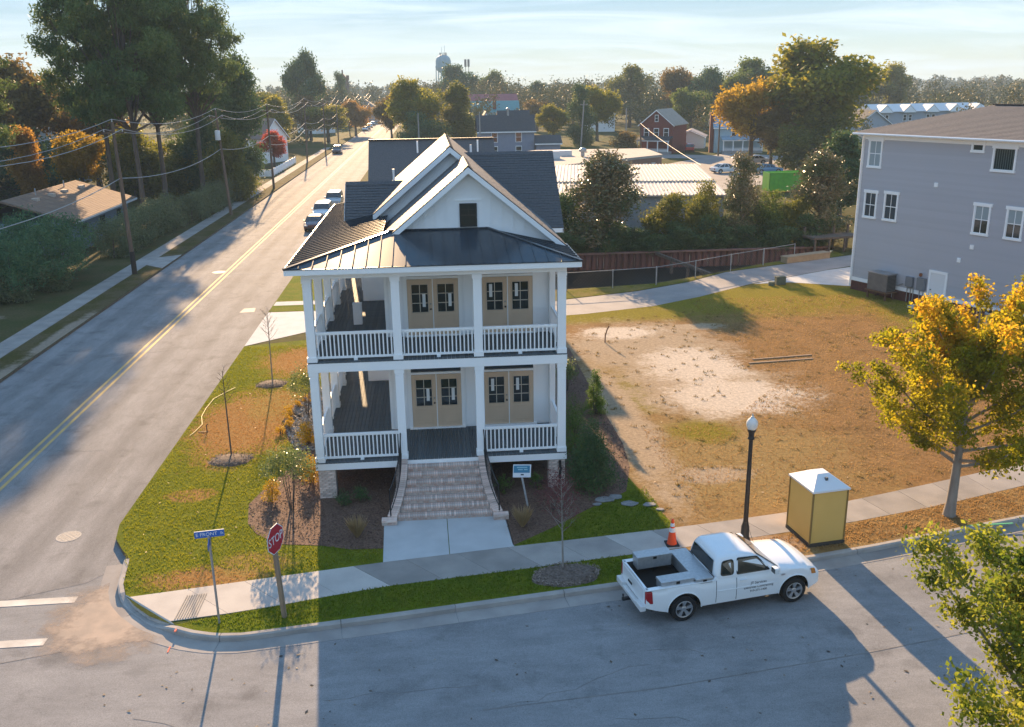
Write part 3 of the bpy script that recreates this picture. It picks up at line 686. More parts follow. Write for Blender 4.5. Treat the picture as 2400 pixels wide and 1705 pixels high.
# ---------------- columns
def column(h):
    c = MB(); w = .135
    c.box(-w,w,-w,w,0,h); c.box(-w-.025,w+.025,-w-.025,w+.025,.0,.16); c.box(-w-.022,w+.022,-w-.022,w+.022,h-.13,h-.002); c.box(-w-.012,w+.012,-w-.012,w+.012,h-.22,h-.2)
    return c.mesh('column', T)
c1, c2 = column(4.44-D1-.002), column(7.50-D2-.002)
SIDEY = [2.75, 5.5, 8.25, 11.0, 13.8]
pos = [(x, 0) for x in CX] + [(0, y) for y in SIDEY]
for x, y in pos:
    inst('column', c1, house, (x, y, D1+.001)); inst('column', c2, house, (x, y, D2+.001))
for x in (8.12,):
    for z, h in ((D1, 4.44-D1), (D2, 7.5-D2)): part(MB().box(x-.1,x+.09,2.50,2.67,z+.002,z+h-.003), 'half_column', T)
# ---------------- railings, each baluster its own piece
bal_m = MB().box(-.021,.021,-.021,.021,.13,.90).mesh('baluster', T)
foot_m = MB().box(-.06,.06,-.04,.04,.0,.085).mesh('rail_foot', T)
def railing(a, b, z, name='railing'):
    a = Vector((*a, z)); b = Vector((*b, z)); d = b-a; L_ = d.length; t = d.normalized()
    a2, b2 = a+t*.137, b-t*.137
    r = MB(); r.bar(a2+Vector((0,0,.93)), b2+Vector((0,0,.93)), .085, .06); r.bar(a2+Vector((0,0,.885)), b2+Vector((0,0,.885)), .05, .04); r.bar(a2+Vector((0,0,.115)), b2+Vector((0,0,.115)), .05, .07)
    o = part(r, name, T)
    n_ = max(2, int((L_-.3)/.128)); ang = math.atan2(t.y, t.x)
    for k in range(n_):
        p = a2 + (b2-a2)*((k+.5)/n_); inst('baluster', bal_m, o, p, (0,0,ang))
    inst('rail_foot', foot_m, o, a+d*.5, (0,0,ang))
for i in range(3): railing((CX[i],0), (CX[i+1],0), D2)
for i in (0, 2): railing((CX[i],0), (CX[i+1],0), D1)
sy = [0]+SIDEY[:4]
for z in (D1, D2):
    for a, b in zip(sy, sy[1:]): railing((0,a), (0,b), z)
    railing((8.12,.0), (8.12,2.62), z)

# ---------------- brick piers
brk = MB().box(-.0975,.0975,-.05,.05,-.0285,.0285).mesh('brick', M['brick'])
def pier(x0, x1, y0, y1, h):
    o = part(MB().box(x0+.012,x1-.012,y0+.012,y1-.012,-.05,h), 'brick_pier', M['mortar'])
    z = .03; row = 0
    while z < h:
        nb = max(1, round((x1-x0)/.207))
        off = 0 if row % 2 == 0 else -.1035
        k = 0; x = x0+off
        while x < x1-.03:
            a, b = max(x, x0), min(x+.197, x1)
            if b-a > .04: inst('brick', brk, o, ((a+b)/2, y0+.046+random.uniform(-.003,.003), z), (0,0,0), ((b-a)/.195,1,1))
            x += .207
        y = y0+.11+(0 if row % 2 else .06)
        while y < y1-.05 and x0 < 1:
            inst('brick', brk, o, (x0+.046, y+.09, z), (0,0,math.pi/2)); y += .207
        z += .067; row += 1
pier(-.10,.46,-.13,.42,1.03); pier(7.64,8.20,-.13,.42,1.03); pier(2.45,2.86,-.12,.35,1.03); pier(5.24,5.66,-.12,.35,1.03)
for y in SIDEY: part(MB().box(-.15,.3,y-.25,y+.25,-.05,1.03), 'side_pier', M['brick'])
dsp = MB(); dsp.tube([(8.02,-.19,1.0),(8.02,-.22,.78),(8.06,-.24,.72),(8.02,-.24,.62),(8.0,-.24,.1),(7.98,-.45,.03)], .045, 8)
part(dsp, 'drain_pipe', M['iron'])

# ---------------- brick steps
steps = part(MB().prism([(2.85,-.2,0),(2.55,-2.12,0),(5.58,-2.12,0),(5.28,-.2,0)], (0,0,.05)), 'front_steps', M['mortar'])
RISE, TREAD, NT = D1/8, .278, 7
def xin(y):   # inner left edge of the flight, flaring out
    t = max(0, min(1, (-.2-y)/1.95)); return 2.90 - .34*t**2.2
row_b = MB().box(-.0325,.0325,-.14,.14,-.065,0).mesh('brick', M['brick'])
ris = MB()
for k in range(NT):
    z = D1-RISE*(k+1); y0 = -.2-TREAD*k; y1 = y0-TREAD
    xa, xb = xin(y1), 8.13-xin(y1)
    part(MB().prism([(xa-.03,y0+.02,z-.012),(xb+.03,y0+.02,z-.012),(xb+.03,y1+.012,z-.012),(xa-.03,y1+.012,z-.012)], (0,0,-z+.0)), 'step', M['mortar'], steps)
    n_ = int((xb-xa)/.0765); st_ = (xb-xa)/n_
    for i in range(n_):
        inst('brick', row_b, steps, (xa+st_*(i+.5), (y0+y1)/2-.004, z+random.uniform(-.003,.003)), (random.uniform(-.01,.01),0,random.uniform(-.012,.012)), (1,.985,1))
    x = xa
    while x < xb-.05:
        w = min(.2, xb-x); ris.box(x+.005,x+w-.005,y1-.004,y1+.05,z-.155,z-.075); x += .21
part(ris, 'riser_bricks', M['brick'], steps)['kind'] = 'stuff'
cop_b = MB().box(-.15,.15,-.034,.034,-.05,.012).mesh('brick', M['brick'])
for s in (-1, 1):
    cen = lambda y: (xin(y)-.17) if s < 0 else (8.13-xin(y)+.17)
    wm_ = MB(); N_ = 16; ys = [-.2-1.98*k/N_ for k in range(N_+1)]
    zt = lambda y: .20+ (D1-.10)*max(0, 1-(-.2-y)/1.98)*.93
    for a, b in zip(ys, ys[1:]):
        wm_.add([(cen(a)-.13,a,0),(cen(a)+.13,a,0),(cen(b)+.13,b,0),(cen(b)-.13,b,0),(cen(a)-.13,a,zt(a)-.05),(cen(a)+.13,a,zt(a)-.05),(cen(b)+.13,b,zt(b)-.05),(cen(b)-.13,b,zt(b)-.05)],
                [(0,3,2,1),(4,5,6,7),(0,1,5,4),(1,2,6,5),(2,3,7,6),(3,0,4,7)])
    sw_ = part(wm_, 'stair_wall', M['brick'], steps)
    n_ = 29
    for k in range(n_):
        y = -.2-1.98*(k+.5)/n_; sl = math.atan2(zt(y-.03)-zt(y+.03), -.06)
        dxdy = (cen(y-.05)-cen(y+.05))/(-.1)
        inst('brick', cop_b, sw_, (cen(y), y, zt(y)), (math.atan2(zt(y+.03)-zt(y-.03), .06), 0, -math.atan(dxdy)*.6))
    ex = cen(-2.2)+s*.09
    part(MB().box(ex-.24,ex+.24,-2.42,-2.16,0,.17), 'end_block', M['brick'], steps)
    for k in range(4): inst('brick', cop_b, sw_, (ex, -2.205-.068*k, .175), (0,0,0), (1.6,1,1))
    # iron handrail
    hr = MB(); P_ = []
    for k in range(13):
        y = -.05-2.1*k/12; P_.append(Vector((cen(y)+s*.05, y, zt(y)+.86)))
    hr.tube(P_, .021, 8); hr.tube([p-Vector((0,0,.72)) for p in P_], .014, 6)
    rl = part(hr, 'handrail', M['iron'], steps)
    for k in (0, 12): part(MB().tube([P_[k]-Vector((0,0,.92)), P_[k]+Vector((0,0,.05))], .022, 8), 'rail_post', M['iron'], steps)
    bb = MB()
    for k in range(23):
        f = (k+.5)/23*12; i_ = int(f); p = P_[i_].lerp(P_[i_+1], f-i_); bb.tube([p-Vector((0,0,.72)), p], .0075, 5, cap=False)
    part(bb, 'rail_bars', M['iron'], steps)['kind'] = 'stuff'

# ---------------- metal porch roof: panels and seams
EZ, SL, SLR = 7.90, .20, .2327
def roof_poly(x0, x1, kink):   # front slope panel between two seams
    top = lambda x: min(2.70, -.5+(x+.57), -.5+(8.63-x)*3.2/2.75)
    xs = [x0] + [k for k in kink if x0+1e-4 < k < x1-1e-4] + [x1]
    lo_ = [(x0,-.5),(x1,-.5)]; hi_ = [(x, top(x)) for x in reversed(xs)]
    return [(x, y, EZ+SL*(y+.5)) for x, y in lo_+hi_]
seams = [-.57+.41*k for k in range(23)] + [8.63]
mroof = part(MB().box(-.5,8.56,-.43,2.6,7.745,7.80), 'porch_roof', M['white'])
for a, b in zip(seams, seams[1:]):
    part(MB().prism(roof_poly(a, b, (2.63, 5.88)), (0,0,-.02)), 'roof_panel', M['metal_roof'], mroof)
for x in seams[1:-1]:
    yt = min(2.70, -.5+(x+.57), -.5+(8.63-x)*3.2/2.75)
    part(MB().bar((x,-.52,EZ-.004+.016), (x,yt,EZ+SL*(yt+.5)+.016), .022, .036), 'roof_seam', M['metal_roof'], mroof)
ys = [-.5+.41*k for k in range(41)]
for a, b in zip(ys, ys[1:]):
    XT = 2.3 if a < 8.3 else 1.1
    xa, xb = min(XT, -.57+(a+.5)), min(XT, -.57+(b+.5))
    poly = [(-.57,a),(xa,a)] + ([(XT, XT+.07)] if xa < XT-1e-3 < xb else []) + [(xb,b),(-.57,b)]
    if xa < -.569: poly = [(-.57,a),(xb,b),(-.57,b)]
    part(MB().prism([(x,y,EZ+SL*(x+.57)) for x,y in poly], (0,0,-.02)), 'roof_panel', M['metal_roof'], mroof)
    if a > -.4: part(MB().bar((-.59,a,EZ+.012), (xa,a,EZ+SL*(xa+.57)+.016), .022, .036), 'roof_seam', M['metal_roof'], mroof)
part(MB().prism([(8.63,-.5,EZ),(8.63,2.7,EZ),(5.88,2.7,EZ+SLR*2.75)], (0,0,-.02)), 'roof_panel', M['metal_roof'], mroof)
for k in range(1, 8):
    y = -.5+.41*k; xx = 8.63-(y+.5)*2.75/3.2; part(MB().bar((8.65,y,EZ+.012), (xx,y,EZ+SLR*(8.63-xx)+.016), .022, .036), 'roof_seam', M['metal_roof'], mroof)
for a, b in (((-.6,-.53,EZ+.015),(2.66,2.70,EZ+.655)), ((8.66,-.53,EZ+.015),(5.86,2.72,EZ+.66)), ((2.5,2.66,EZ+.655),(5.9,2.66,EZ+.655))):
    part(MB().bar(a, b, .11, .045), 'hip_cap', M['metal_roof'], mroof)
fa = MB(); fa.box(-.58,8.64,-.52,-.48,7.70,7.872); fa.box(-.61,-.57,-.5,15.95,7.70,7.872); fa.box(8.63,8.67,-.5,2.95,7.70,7.872)
part(fa, 'fascia', T)
ed = MB(); ed.box(-.62,8.68,-.54,-.49,7.874,7.898); ed.box(-.63,-.58,-.5,15.95,7.874,7.898); ed.box(8.64,8.69,-.5,2.9,7.874,7.898)
part(ed, 'drip_edge', M['metal_roof'])

# ---------------- shingled roofs
def slope(O, U, Lu, V, Lv, parent=house, shing=True, expo=.15):
    """O eave corner, U along the eave, V up the slope (unit vectors)"""
    O, U, V = Vector(O), Vector(U).normalized(), Vector(V).normalized(); N = U.cross(V)
    if N.z < 0: N = -N
    r_ = part(MB().prism([O, O+U*Lu, O+U*Lu+V*Lv, O+V*Lv], -N*.11), 'roof', M['shingle'], parent)
    if not shing: return r_
    vs, fs = [], []; nc = int(Lv/expo)
    for i in range(nc+1):
        u = -random.uniform(0, .3); v0 = i*expo; v1 = min(Lv, v0+expo)
        if v1-v0 < .02: continue
        while u < Lu:
            a, b = max(0, u+.004), min(Lu, u+.30-.004); h = .013+random.uniform(0, .008)
            if b-a > .02:
                k = len(vs); p = lambda uu, vv, hh: tuple(O+U*uu+V*vv+N*hh)
                vs += [p(a,v0,h),p(b,v0,h),p(b,v1,.004),p(a,v1,.004),p(a,v0,.0),p(b,v0,.0)]; fs += [(k,k+1,k+2,k+3),(k,k+4,k+5,k+1)]
            u += .30
    s = MB(); s.v = vs; s.f = fs
    part(s, 'shingles', M['shingle'], r_, fix=False)['kind'] = 'stuff'
    return r_
K = .825; kn = math.sqrt(1+K*K)
def gable_y(xr, zr, y0, y1, xl, xR):   # ridge along y
    if xl is not None: slope((xl,y0,zr-K*(xr-xl)), (0,1,0), y1[0]-y0, (1,0,K), (xr-xl)*kn)
    if xR is not None: slope((xR,y0,zr-K*(xR-xr)), (0,1,0), y1[1]-y0, (-1,0,K), (xR-xr)*kn)
gable_y(5.27, 10.66, 2.35, (7.25, 6.895), 2.2, 8.58)
gable_y(4.78, 11.05, 6.90, (16.4, 16.4), 1.75, 8.62)
# right wing, left wing (ridges along x)
slope((4.9,8.60,7.60), (1,0,0), 4.5, (0,3.45,2.83), math.hypot(3.45,2.83)); slope((4.9,15.5,7.60), (1,0,0), 4.5, (0,-3.45,2.83), math.hypot(3.45,2.83), shing=False)
slope((.52,8.2,7.99), (1,0,0), 2.6, (0,1.8,1.49), math.hypot(1.8,1.49)); slope((.52,11.8,7.99), (1,0,0), 2.6, (0,-1.8,1.49), math.hypot(1.8,1.49), shing=False)
# rakes and ridge caps
def rake(a, b, w=.20, name='rake_board'):
    part(MB().prism([Vector(a)+Vector((0,0,-.03)), Vector(b)+Vector((0,0,-.03)), Vector(b)+Vector((0,0,-.03-w)), Vector(a)+Vector((0,0,-.03-w))], (0,.05,0)), name, T)
rake((5.27,2.30,10.66),(2.2,2.30,10.66-K*3.07)); rake((5.27,2.30,10.66),(8.58,2.30,10.66-K*3.31))
rake((4.78,6.85,11.05),(1.75,6.85,11.05-K*3.03),.22); rake((4.78,6.85,11.05),(5.35,6.85,11.05-K*.57),.22)
part(MB().prism([(5.27,2.36,10.50),(2.3,2.36,10.50-K*2.97),(2.3,2.36,10.44-K*2.97),(5.27,2.36,10.44)], (0,.34,0)), 'soffit', T)
part(MB().prism([(5.27,2.36,10.50),(8.5,2.36,10.50-K*3.23),(8.5,2.36,10.44-K*3.23),(5.27,2.36,10.44)], (0,.34,0)), 'soffit', T)
part(MB().box(9.36,9.40,8.55,15.5,7.42,7.56).box(8.2,9.40,8.55,8.59,7.40,7.57), 'wing_fascia', T)
part(MB().prism([(9.40,8.6,7.56),(9.40,12.05,10.38),(9.40,12.05,10.20),(9.40,8.6,7.38)], (-.04,0,0)), 'rake_board', T)
part(MB().prism([(.54,8.2,7.95),(.54,10.0,9.44),(.54,10.0,9.28),(.54,8.2,7.79)], (-.04,0,0)), 'rake_board', T)
def ridge_caps(a, b):
    a, b = Vector(a), Vector(b); t = (b-a).normalized(); n_ = int((b-a).length/.17); sd_ = Vector((-t.y, t.x, 0))
    mb = MB()
    for k in range(n_):
        p = a+t*(k*.17); q = p+t*.19; h = .0
        for s in (-1, 1):
            e = sd_*(s*.15)-Vector((0,0,.15*K))
            mb.prism([p+Vector((0,0,.035+h)), p+e+Vector((0,0,.035+h)), q+e+Vector((0,0,.03)), q+Vector((0,0,.03))], (0,0,-.016))
    part(mb, 'ridge_caps', M['shingle'])['kind'] = 'stuff'
ridge_caps((5.27,2.35,10.66),(5.27,6.8,10.66)); ridge_caps((4.78,6.9,11.05),(4.78,16.3,11.05)); ridge_caps((5.3,12.05,10.43),(9.4,12.05,10.43)); ridge_caps((.52,10.0,9.48),(2.9,10.0,9.48))
for x, y, z in ((5.9,14.2,10.1),(2.35,14.0,9.1)): part(MB().tube([(x,y,z-1),(x,y,z+.55)], .05, 10), 'vent_pipe', T)
for z0, z1 in ((D1,4.44),(D2,7.5)): part(MB().box(.14,1.06,15.40,15.5,z0+.01,z1-.01), 'porch_end_wall', W)  # added screen across the porch end, keeps low sun off the deck
# porch odds and ends
bx = thing('tall_box', 'white cardboard box standing on the upper side porch', 'box', (1.12,4.75,D2))
MB().box(-.16,.16,-.13,.13,.002,.78).build('carton', mat('white_card', (.75,.76,.77), rough=.8), bx, bevel=.01); MB().box(-.17,.17,-.14,.14,.76,.80).build('lid', mat('white_card', (.75,.76,.77)), bx)

# ================================================================== the next house behind (only its roof shows)
nh = thing('neighbour_house', 'dark shingled roof of the next house behind the white house', 'house', (4.2,34,0))
part(MB().box(-4.0,4.0,-1.0,9.0,0,5.6), 'wall', W, nh)
part(MB().prism([(-4.0,-1.0,5.6),(-4.0,9.0,5.6),(-4.0,4.0,9.5)], (8.0,0,0)), 'gable_wall', W, nh)
def nslope(O, U, Lu, V, Lv):
    O, U, V = Vector(O), Vector(U).normalized(), Vector(V).normalized(); N = U.cross(V); N = N if N.z > 0 else -N
    part(MB().prism([O, O+U*Lu, O+U*Lu+V*Lv, O+V*Lv], -N*.12), 'roof', M['shingle'], nh)
nslope((-4.4,-1.5,5.10), (1,0,0), 8.8, (0,5.5,4.56), math.hypot(5.5,4.56)); nslope((-4.4,9.5,5.10), (1,0,0), 8.8, (0,-5.5,4.56), math.hypot(5.5,4.56))
part(MB().bar((-4.4,4.0,9.69),(4.4,4.0,9.69),.3,.05), 'ridge_cap', M['shingle'], nh)
for x in (3.2,-1.0): part(MB().tube([(x,3.0,8.3),(x,3.0,9.6)], .06, 8), 'vent_pipe', T, nh)

# ================================================================== vehicles
rubber, alloy = M['black_rubber'], M['chrome']
underm = mat('underbody_black', (.012,.012,.012), rough=.9)
seal = mat('black_trim', (.018,.018,.02), rough=.6)
carglass = mat('car_glass', (.015,.022,.026), rough=.04, spec=.9)
red_lens = mat('red_lens', (.35,.01,.015), rough=.2, spec=.7); amber = mat('amber_lens', (.55,.20,.03), rough=.2, spec=.7); clear = mat('clear_lens', (.55,.57,.58), rough=.12, spec=.8)

def wheel_parts(parent, x, y, r, w, side, spokes=5):
    """tyre, rim, spokes under one wheel part; side -1 faces -y"""
    t = MB(); h = w/2
    t.lathe([(r*.62,-h),(r*.90,-h),(r*.98,-h*.75),(r,-h*.3),(r,h*.3),(r*.98,h*.75),(r*.90,h),(r*.62,h),(r*.62,-h)], axis='y', n=28, cap=False)
    wheel = t.build('wheel', rubber, parent, (x, y, r), smooth=True)
    o = side
    rim = MB(); rim.lathe([(r*.66,o*h*.99),(r*.64,o*h*1.02),(r*.585,o*h*.97),(r*.565,o*h*.70)], axis='y', n=28, cap=False)
    rim.build('rim', alloy, wheel, smooth=True)
    MB().lathe([(r*.60,o*h*.70),(r*.57,o*h*.36),(.01,o*h*.34)], axis='y', n=24, cap=False).build('rim_well', mat('dark_wheel_well', (.03,.03,.032), rough=.6), wheel)
    sp = MB()
    for k in range(spokes):
        a = 2*math.pi*k/spokes+.3
        for da in (-.16, .16):
            sp.bar((.06*math.cos(a), o*h*.62, .06*math.sin(a)), (r*.59*math.cos(a+da), o*h*.80, r*.59*math.sin(a+da)), r*.13, .05, up=(0,1,0))
    sp.lathe([(.075,o*h*.5),(.075,o*h*.78),(.05,o*h*.86),(.01,o*h*.86)], axis='y', n=14)
    sp.build('spokes', alloy, wheel)
    return wheel

def loft_body(xs, wf, zbf, ztf, crown=.05, rows=7, ntop=7, top_skip=None, inset=.05):
    """vehicle lower body: side walls with wheel arches plus the upper deck"""
    mb = MB(); rings = []
    for x in xs:
        w, zb, zt = wf(x), zbf(x), ztf(x); ring = []
        for s in (-1, 1):
            pts = []
            for j in range(rows):
                t = j/(rows-1); z = zb+(zt-zb)*t
                zz = (z-.30)/.75; yy = w-.035*(2*zz-.9)**2 - (inset*max(0, (t-.8)/.2)**2 if zt-zb > .2 else 0)
                pts.append((x, s*yy, z))
            if s < 0:
                ring += pts
                y0 = pts[-1][1]
                for k in range(1, ntop): f = k/ntop; ring.append((x, y0*(1-2*f), zt+crown*math.sin(math.pi*f)**.7))
            else: ring += pts[::-1]
        rings.append(ring)
    n = len(rings[0])
    for R in rings: mb.v += R
    for i in range(len(rings)-1):
        for k in range(n-1):
            mid = rows-1 <= k < rows-1+ntop
            if mid and top_skip and top_skip((xs[i]+xs[i+1])/2): continue
            mb.f.append((i*n+k, (i+1)*n+k, (i+1)*n+k+1, i*n+k+1))
    mb.f.append(tuple(range(n))); mb.f.append(tuple((len(rings)-1)*n+k for k in range(n-1, -1, -1)))
    return mb

def rounded(poly, r, n=4):
    """rounded corners in a list of 2D points"""
    out = []; m_ = len(poly)
    for i in range(m_):
        p, a, b = Vector(poly[i]), Vector(poly[i-1]), Vector(poly[(i+1) % m_])
        da, db = (a-p), (b-p); ra = min(r, da.length*.45, db.length*.45)
        p0, p1 = p+da.normalized()*ra, p+db.normalized()*ra
        for k in range(n+1):
            t = k/n; out.append(tuple((p0*(1-t)**2 + p*2*t*(1-t) + p1*t*t)))
    return out
def side_glass(poly, yfun, off, r=.05):
    """window on the car side: poly in (x,z), y from yfun(z)"""
    return [(x, yfun(z)-off, z) for x, z in rounded(poly, r)]

# ---------------------------------------------------------------- the pickup
def pickup(loc, rot):
    paint = mat('white_truck_paint', (.78,.80,.81), rough=.22, spec=.5, coat=.6)
    t = thing('pickup_truck', 'white extended cab pickup truck parked along the kerb before the house', 'pickup truck', loc, rot)
    AX = (-1.50, 1.70); R = .365; RA = .47
    hw = .865
    wf = lambda x: hw - .05*max(0, (x-1.9)/.75)**2 - .03*max(0, (-2.2-x)/.5)**2 + .015*math.exp(-((x-1.7)/.5)**2) + .02*math.exp(-((x+1.5)/.5)**2)
    def zbf(x):
        z = .36
        if x > 2.2: z = .36+.16*(x-2.2)/.45
        if x < -2.0: z = .36+.2*(-2.0-x)/.65
        for a in AX:
            d = abs(x-a)
            if d < RA: z = max(z, .36+math.sqrt(RA*RA-d*d))
        return z
    def ztf(x):
        if x < -.62: return 1.04
        if x < 1.18: return 1.07
        return interp([(1.18,1.08),(1.5,1.06),(2.2,1.00),(2.5,.90),(2.62,.78)], x)
    xs = sorted(set([round(-2.64+i*.06, 3) for i in range(89)] + [a+s*RA*math.cos(k*math.pi/16) for a in AX for s in (-1, 1) for k in range(9)]))
    xs = [x for x in xs if -2.64 <= x <= 2.62]
    body = loft_body(xs, wf, zbf, ztf, crown=.07, top_skip=lambda x: x < -.66).build('body', paint, t, smooth=True)
    MB().box(-2.35,2.25,-.66,.66,.32,.75).build('chassis', underm, t)
    for a in AX:
        for s in (-1, 1):
            ww = MB()
            for k in range(12):
                q0, q1 = math.pi*(k-.0)/12, math.pi*(k+1)/12; ra = RA+.012
                ww.add([(a+ra*math.cos(q0), s*.50, .37+ra*math.sin(q0)), (a+ra*math.cos(q1), s*.50, .37+ra*math.sin(q1)), (a+ra*math.cos(q1), s*.845, .37+ra*math.sin(q1)), (a+ra*math.cos(q0), s*.845, .37+ra*math.sin(q0))], [(0,1,2,3)])
            ww.build('wheel_well', underm, t)
            lip = MB(); lip.tube([(a+(RA+.008)*math.cos(math.pi*k/16), s*(wf(a)-.002), .37+(RA+.008)*math.sin(math.pi*k/16)) for k in range(17)], .016, 6, cap=False); lip.build('arch_lip', paint, t, smooth=True)
            wheel_parts(t, a, s*.755, R, .24, s)
    # load bed
    bed = MB(); bed.box(-2.60,-.66,-.72,.72,.60,.64)
    bed.box(-2.60,-.66,-.74,-.70,.60,1.04); bed.box(-2.60,-.66,.70,.74,.60,1.04); bed.box(-.70,-.62,-.74,.74,.60,1.10); bed.box(-2.62,-2.55,-.74,.74,.60,1.04)
    bed.build('bed_liner', mat('dark_bed_liner', (.035,.036,.038), (.07,.07,.07), scale=6, rough=.8), t)
    rails = MB(); rails.box(-2.62,-.64,-.845,-.70,1.03,1.055); rails.box(-2.62,-.64,.70,.845,1.03,1.055); rails.box(-2.64,-2.54,-.80,.80,1.03,1.055)
    rails.build('bed_rail', paint, t, bevel=.01)
    tg = MB().box(-2.655,-2.625,-.70,.70,.56,1.02).build('tailgate', paint, t, bevel=.008)
    MB().box(-2.668,-2.65,-.12,.12,.84,.90).build('handle', seal, tg)
    # cab
    levels = [(1.05,-.62,1.26,.80),(1.22,-.60,1.02,.765),(1.40,-.56,.76,.715),(1.53,-.50,.53,.655),(1.585,-.44,.36,.60),(1.605,-.30,.16,.46)]
    cab = MB(); rings = []
    for (z, xr, xf, hw2) in levels:
        rg = rounded([(xr,-hw2),(xf,-hw2),(xf+.05,0),(xf,hw2),(xr,hw2)], .16, 4); rings.append([(x, y, z) for x, y in rg])
    n = len(rings[0])
    for q in rings: cab.v += q
    for i in range(len(rings)-1):
        for k in range(n): cab.f.append((i*n+k, i*n+(k+1)%n, (i+1)*n+(k+1)%n, (i+1)*n+k))
    cab.f.append(tuple((len(rings)-1)*n+k for k in range(n)))
    cab.build('cab', paint, t, smooth=True)
    yf = lambda z: interp([(1.05,.80),(1.22,.765),(1.40,.715),(1.53,.655)], z)
    for s in (-1, 1):
        sg = lambda poly, off, r: [(x, s*(-y), z) if s < 0 else (x, -y, z) for x, y, z in [(px, -yf(pz)-off, pz) for px, pz in rounded(poly, r)]]
        def win(poly, off, r): return [(px, s*(yf(pz)+off), pz) for px, pz in rounded(poly, r)]
        front = [(.02,1.10),(.93,1.10),(.60,1.47),(.06,1.49)]; rear = [(-.46,1.12),(-.10,1.11),(-.08,1.48),(-.40,1.46)]
        for nm, q, r in (('side_window', front, .06), ('quarter_window', rear, .09)):
            g = MB().prism(win(q, .004, r), (0, s*.006, 0)).build(nm, carglass, t)
            c = Vector((sum(p[0] for p in q)/4, sum(p[1] for p in q)/4)); q2 = [tuple(c+(Vector(p)-c)*1.09) for p in q]
            MB().prism(win(q2, .001, r), (0, s*.005, 0)).build('window_seal', seal, g)
        # shut lines, handle, mirror
        ln = MB()
        yb = lambda z: wf(0) - .035*(2*(z-.30)/.75-.9)**2 + .0015
        for x in (-.60, -.02, 1.20):
            zz = [.40,.55,.7,.85,.98,1.02]
            for a, b in zip(zz, zz[1:]): ln.bar((x, s*yb(a), a), (x, s*yb(b), b), .012, .006, up=(0,1,0))
        ln.build('shut_line', seal, t)
        MB().bar((-.56,s*(yb(.72)+.004),.72),(1.16,s*(yb(.72)+.004),.72),.012,.03,up=(0,0,1)).build('side_moulding', paint, t)
        MB().box(-.56,1.16,s*.80-.03,s*.80+.03,.33,.37).build('sill', seal, t)
        MB().box(.06,.26,s*.868-.012,s*.868+.012,.93,.965).build('door_handle', paint, t, bevel=.01)
        MB().box(.96,1.10,s*.96-.10,s*.96+.10,1.06,1.22).build('mirror', paint, t, bevel=.03)
        MB().box(.955,.963,s*.96-.085,s*.96+.085,1.075,1.205).build('mirror_glass', carglass, t)
        MB().prism([(-2.645,s*.835,.66),(-2.40,s*.868,.66),(-2.44,s*.868,1.0),(-2.645,s*.835,1.0)], (0,-s*.08,0)).build('tail_light', red_lens, t, bevel=.012)
        hl = MB().prism([(2.24,s*.85,.74),(2.63,s*.72,.70),(2.56,s*.72,.86),(2.20,s*.84,.94)], (0,-s*.16,0)).build('headlight', clear, t, bevel=.012)
        MB().prism([(2.19,s*.862,.80),(2.33,s*.84,.78),(2.29,s*.845,.92),(2.17,s*.862,.94)], (0,-s*.05,0)).build('marker_lamp', amber, hl)
    for nm, a, b, flip in (('windshield', (1.06,1.235), (1.50,.60), 1), ('rear_window', (1.13,-.615), (1.46,-.545), -1)):
        z0, x0 = a; z1, x1 = b; w0, w1 = (.72,.58) if flip > 0 else (.62,.54); o = .012*flip
        MB().prism([(x0+o+(.03 if flip>0 else -.006),-w0,z0),(x0+o+(.03 if flip>0 else -.006),w0,z0),(x1+o+(.045 if flip>0 else -.012),w1,z1),(x1+o+(.045 if flip>0 else -.012),-w1,z1)], (.008*flip,0,.004)).build(nm, carglass, t)
    MB().box(1.12,1.30,-.70,.70,1.055,1.075).build('wiper_cowl', seal, t)
    # bumpers, hitch
    MB().prism(rounded([(2.30,-.84),(2.60,-.78),(2.72,-.40),(2.74,0),(2.72,.40),(2.60,.78),(2.30,.84)], .1) and [(x,y,.42) for x,y in rounded([(2.30,-.85),(2.60,-.79),(2.73,-.40),(2.73,.40),(2.60,.79),(2.30,.85)], .12)], (0,0,.24)).build('front_bumper', paint, t, bevel=.02)
    MB().box(2.55,2.70,-.60,.60,.34,.44).build('air_dam', seal, t)
    rb = MB(); rb.box(-2.82,-2.62,-.83,-.45,.46,.62); rb.box(-2.82,-2.62,.45,.83,.46,.62); rb.box(-2.80,-2.62,-.45,.45,.44,.54)
    rb.build('rear_bumper', mat('white_bumper', (.70,.71,.71), rough=.35, metal=.2), t, bevel=.02)
    hb = MB(); hb.box(-3.02,-2.60,-.04,.04,.36,.43); hb.tube([(-2.99,0,.43),(-2.99,0,.50)], .02, 8); hb.lathe([(.0,.49),(.03,.50),(.03,.54),(0,.56)], c=(-2.99,0,0), n=10)
    hb.build('tow_hitch', M['iron'], t)
    MB().bar((1.28,.62,1.08),(1.02,.60,1.75),.008,.008).build('aerial', M['iron'], t)
    MB().box(1.26,1.38,-.884,-.876,.90,.94).build('badge', alloy, t)
    lettm = mat('dark_lettering', (.03,.04,.06), rough=.6)
    for txt, x, z, sz in (('JT Services', .62, .80, .105), ('Electrical Contracting', .62, .685, .098), ('919-271-1400', .62, .575, .088)):
        inst('lettering', text_mesh(txt, sz, lettm), t, (x, -(wf(.6)-.035*(2*(z-.30)/.75-.9)**2+.003), z), (math.pi/2, 0, 0))
    return t
TROT = math.atan2(.56, 3.14)
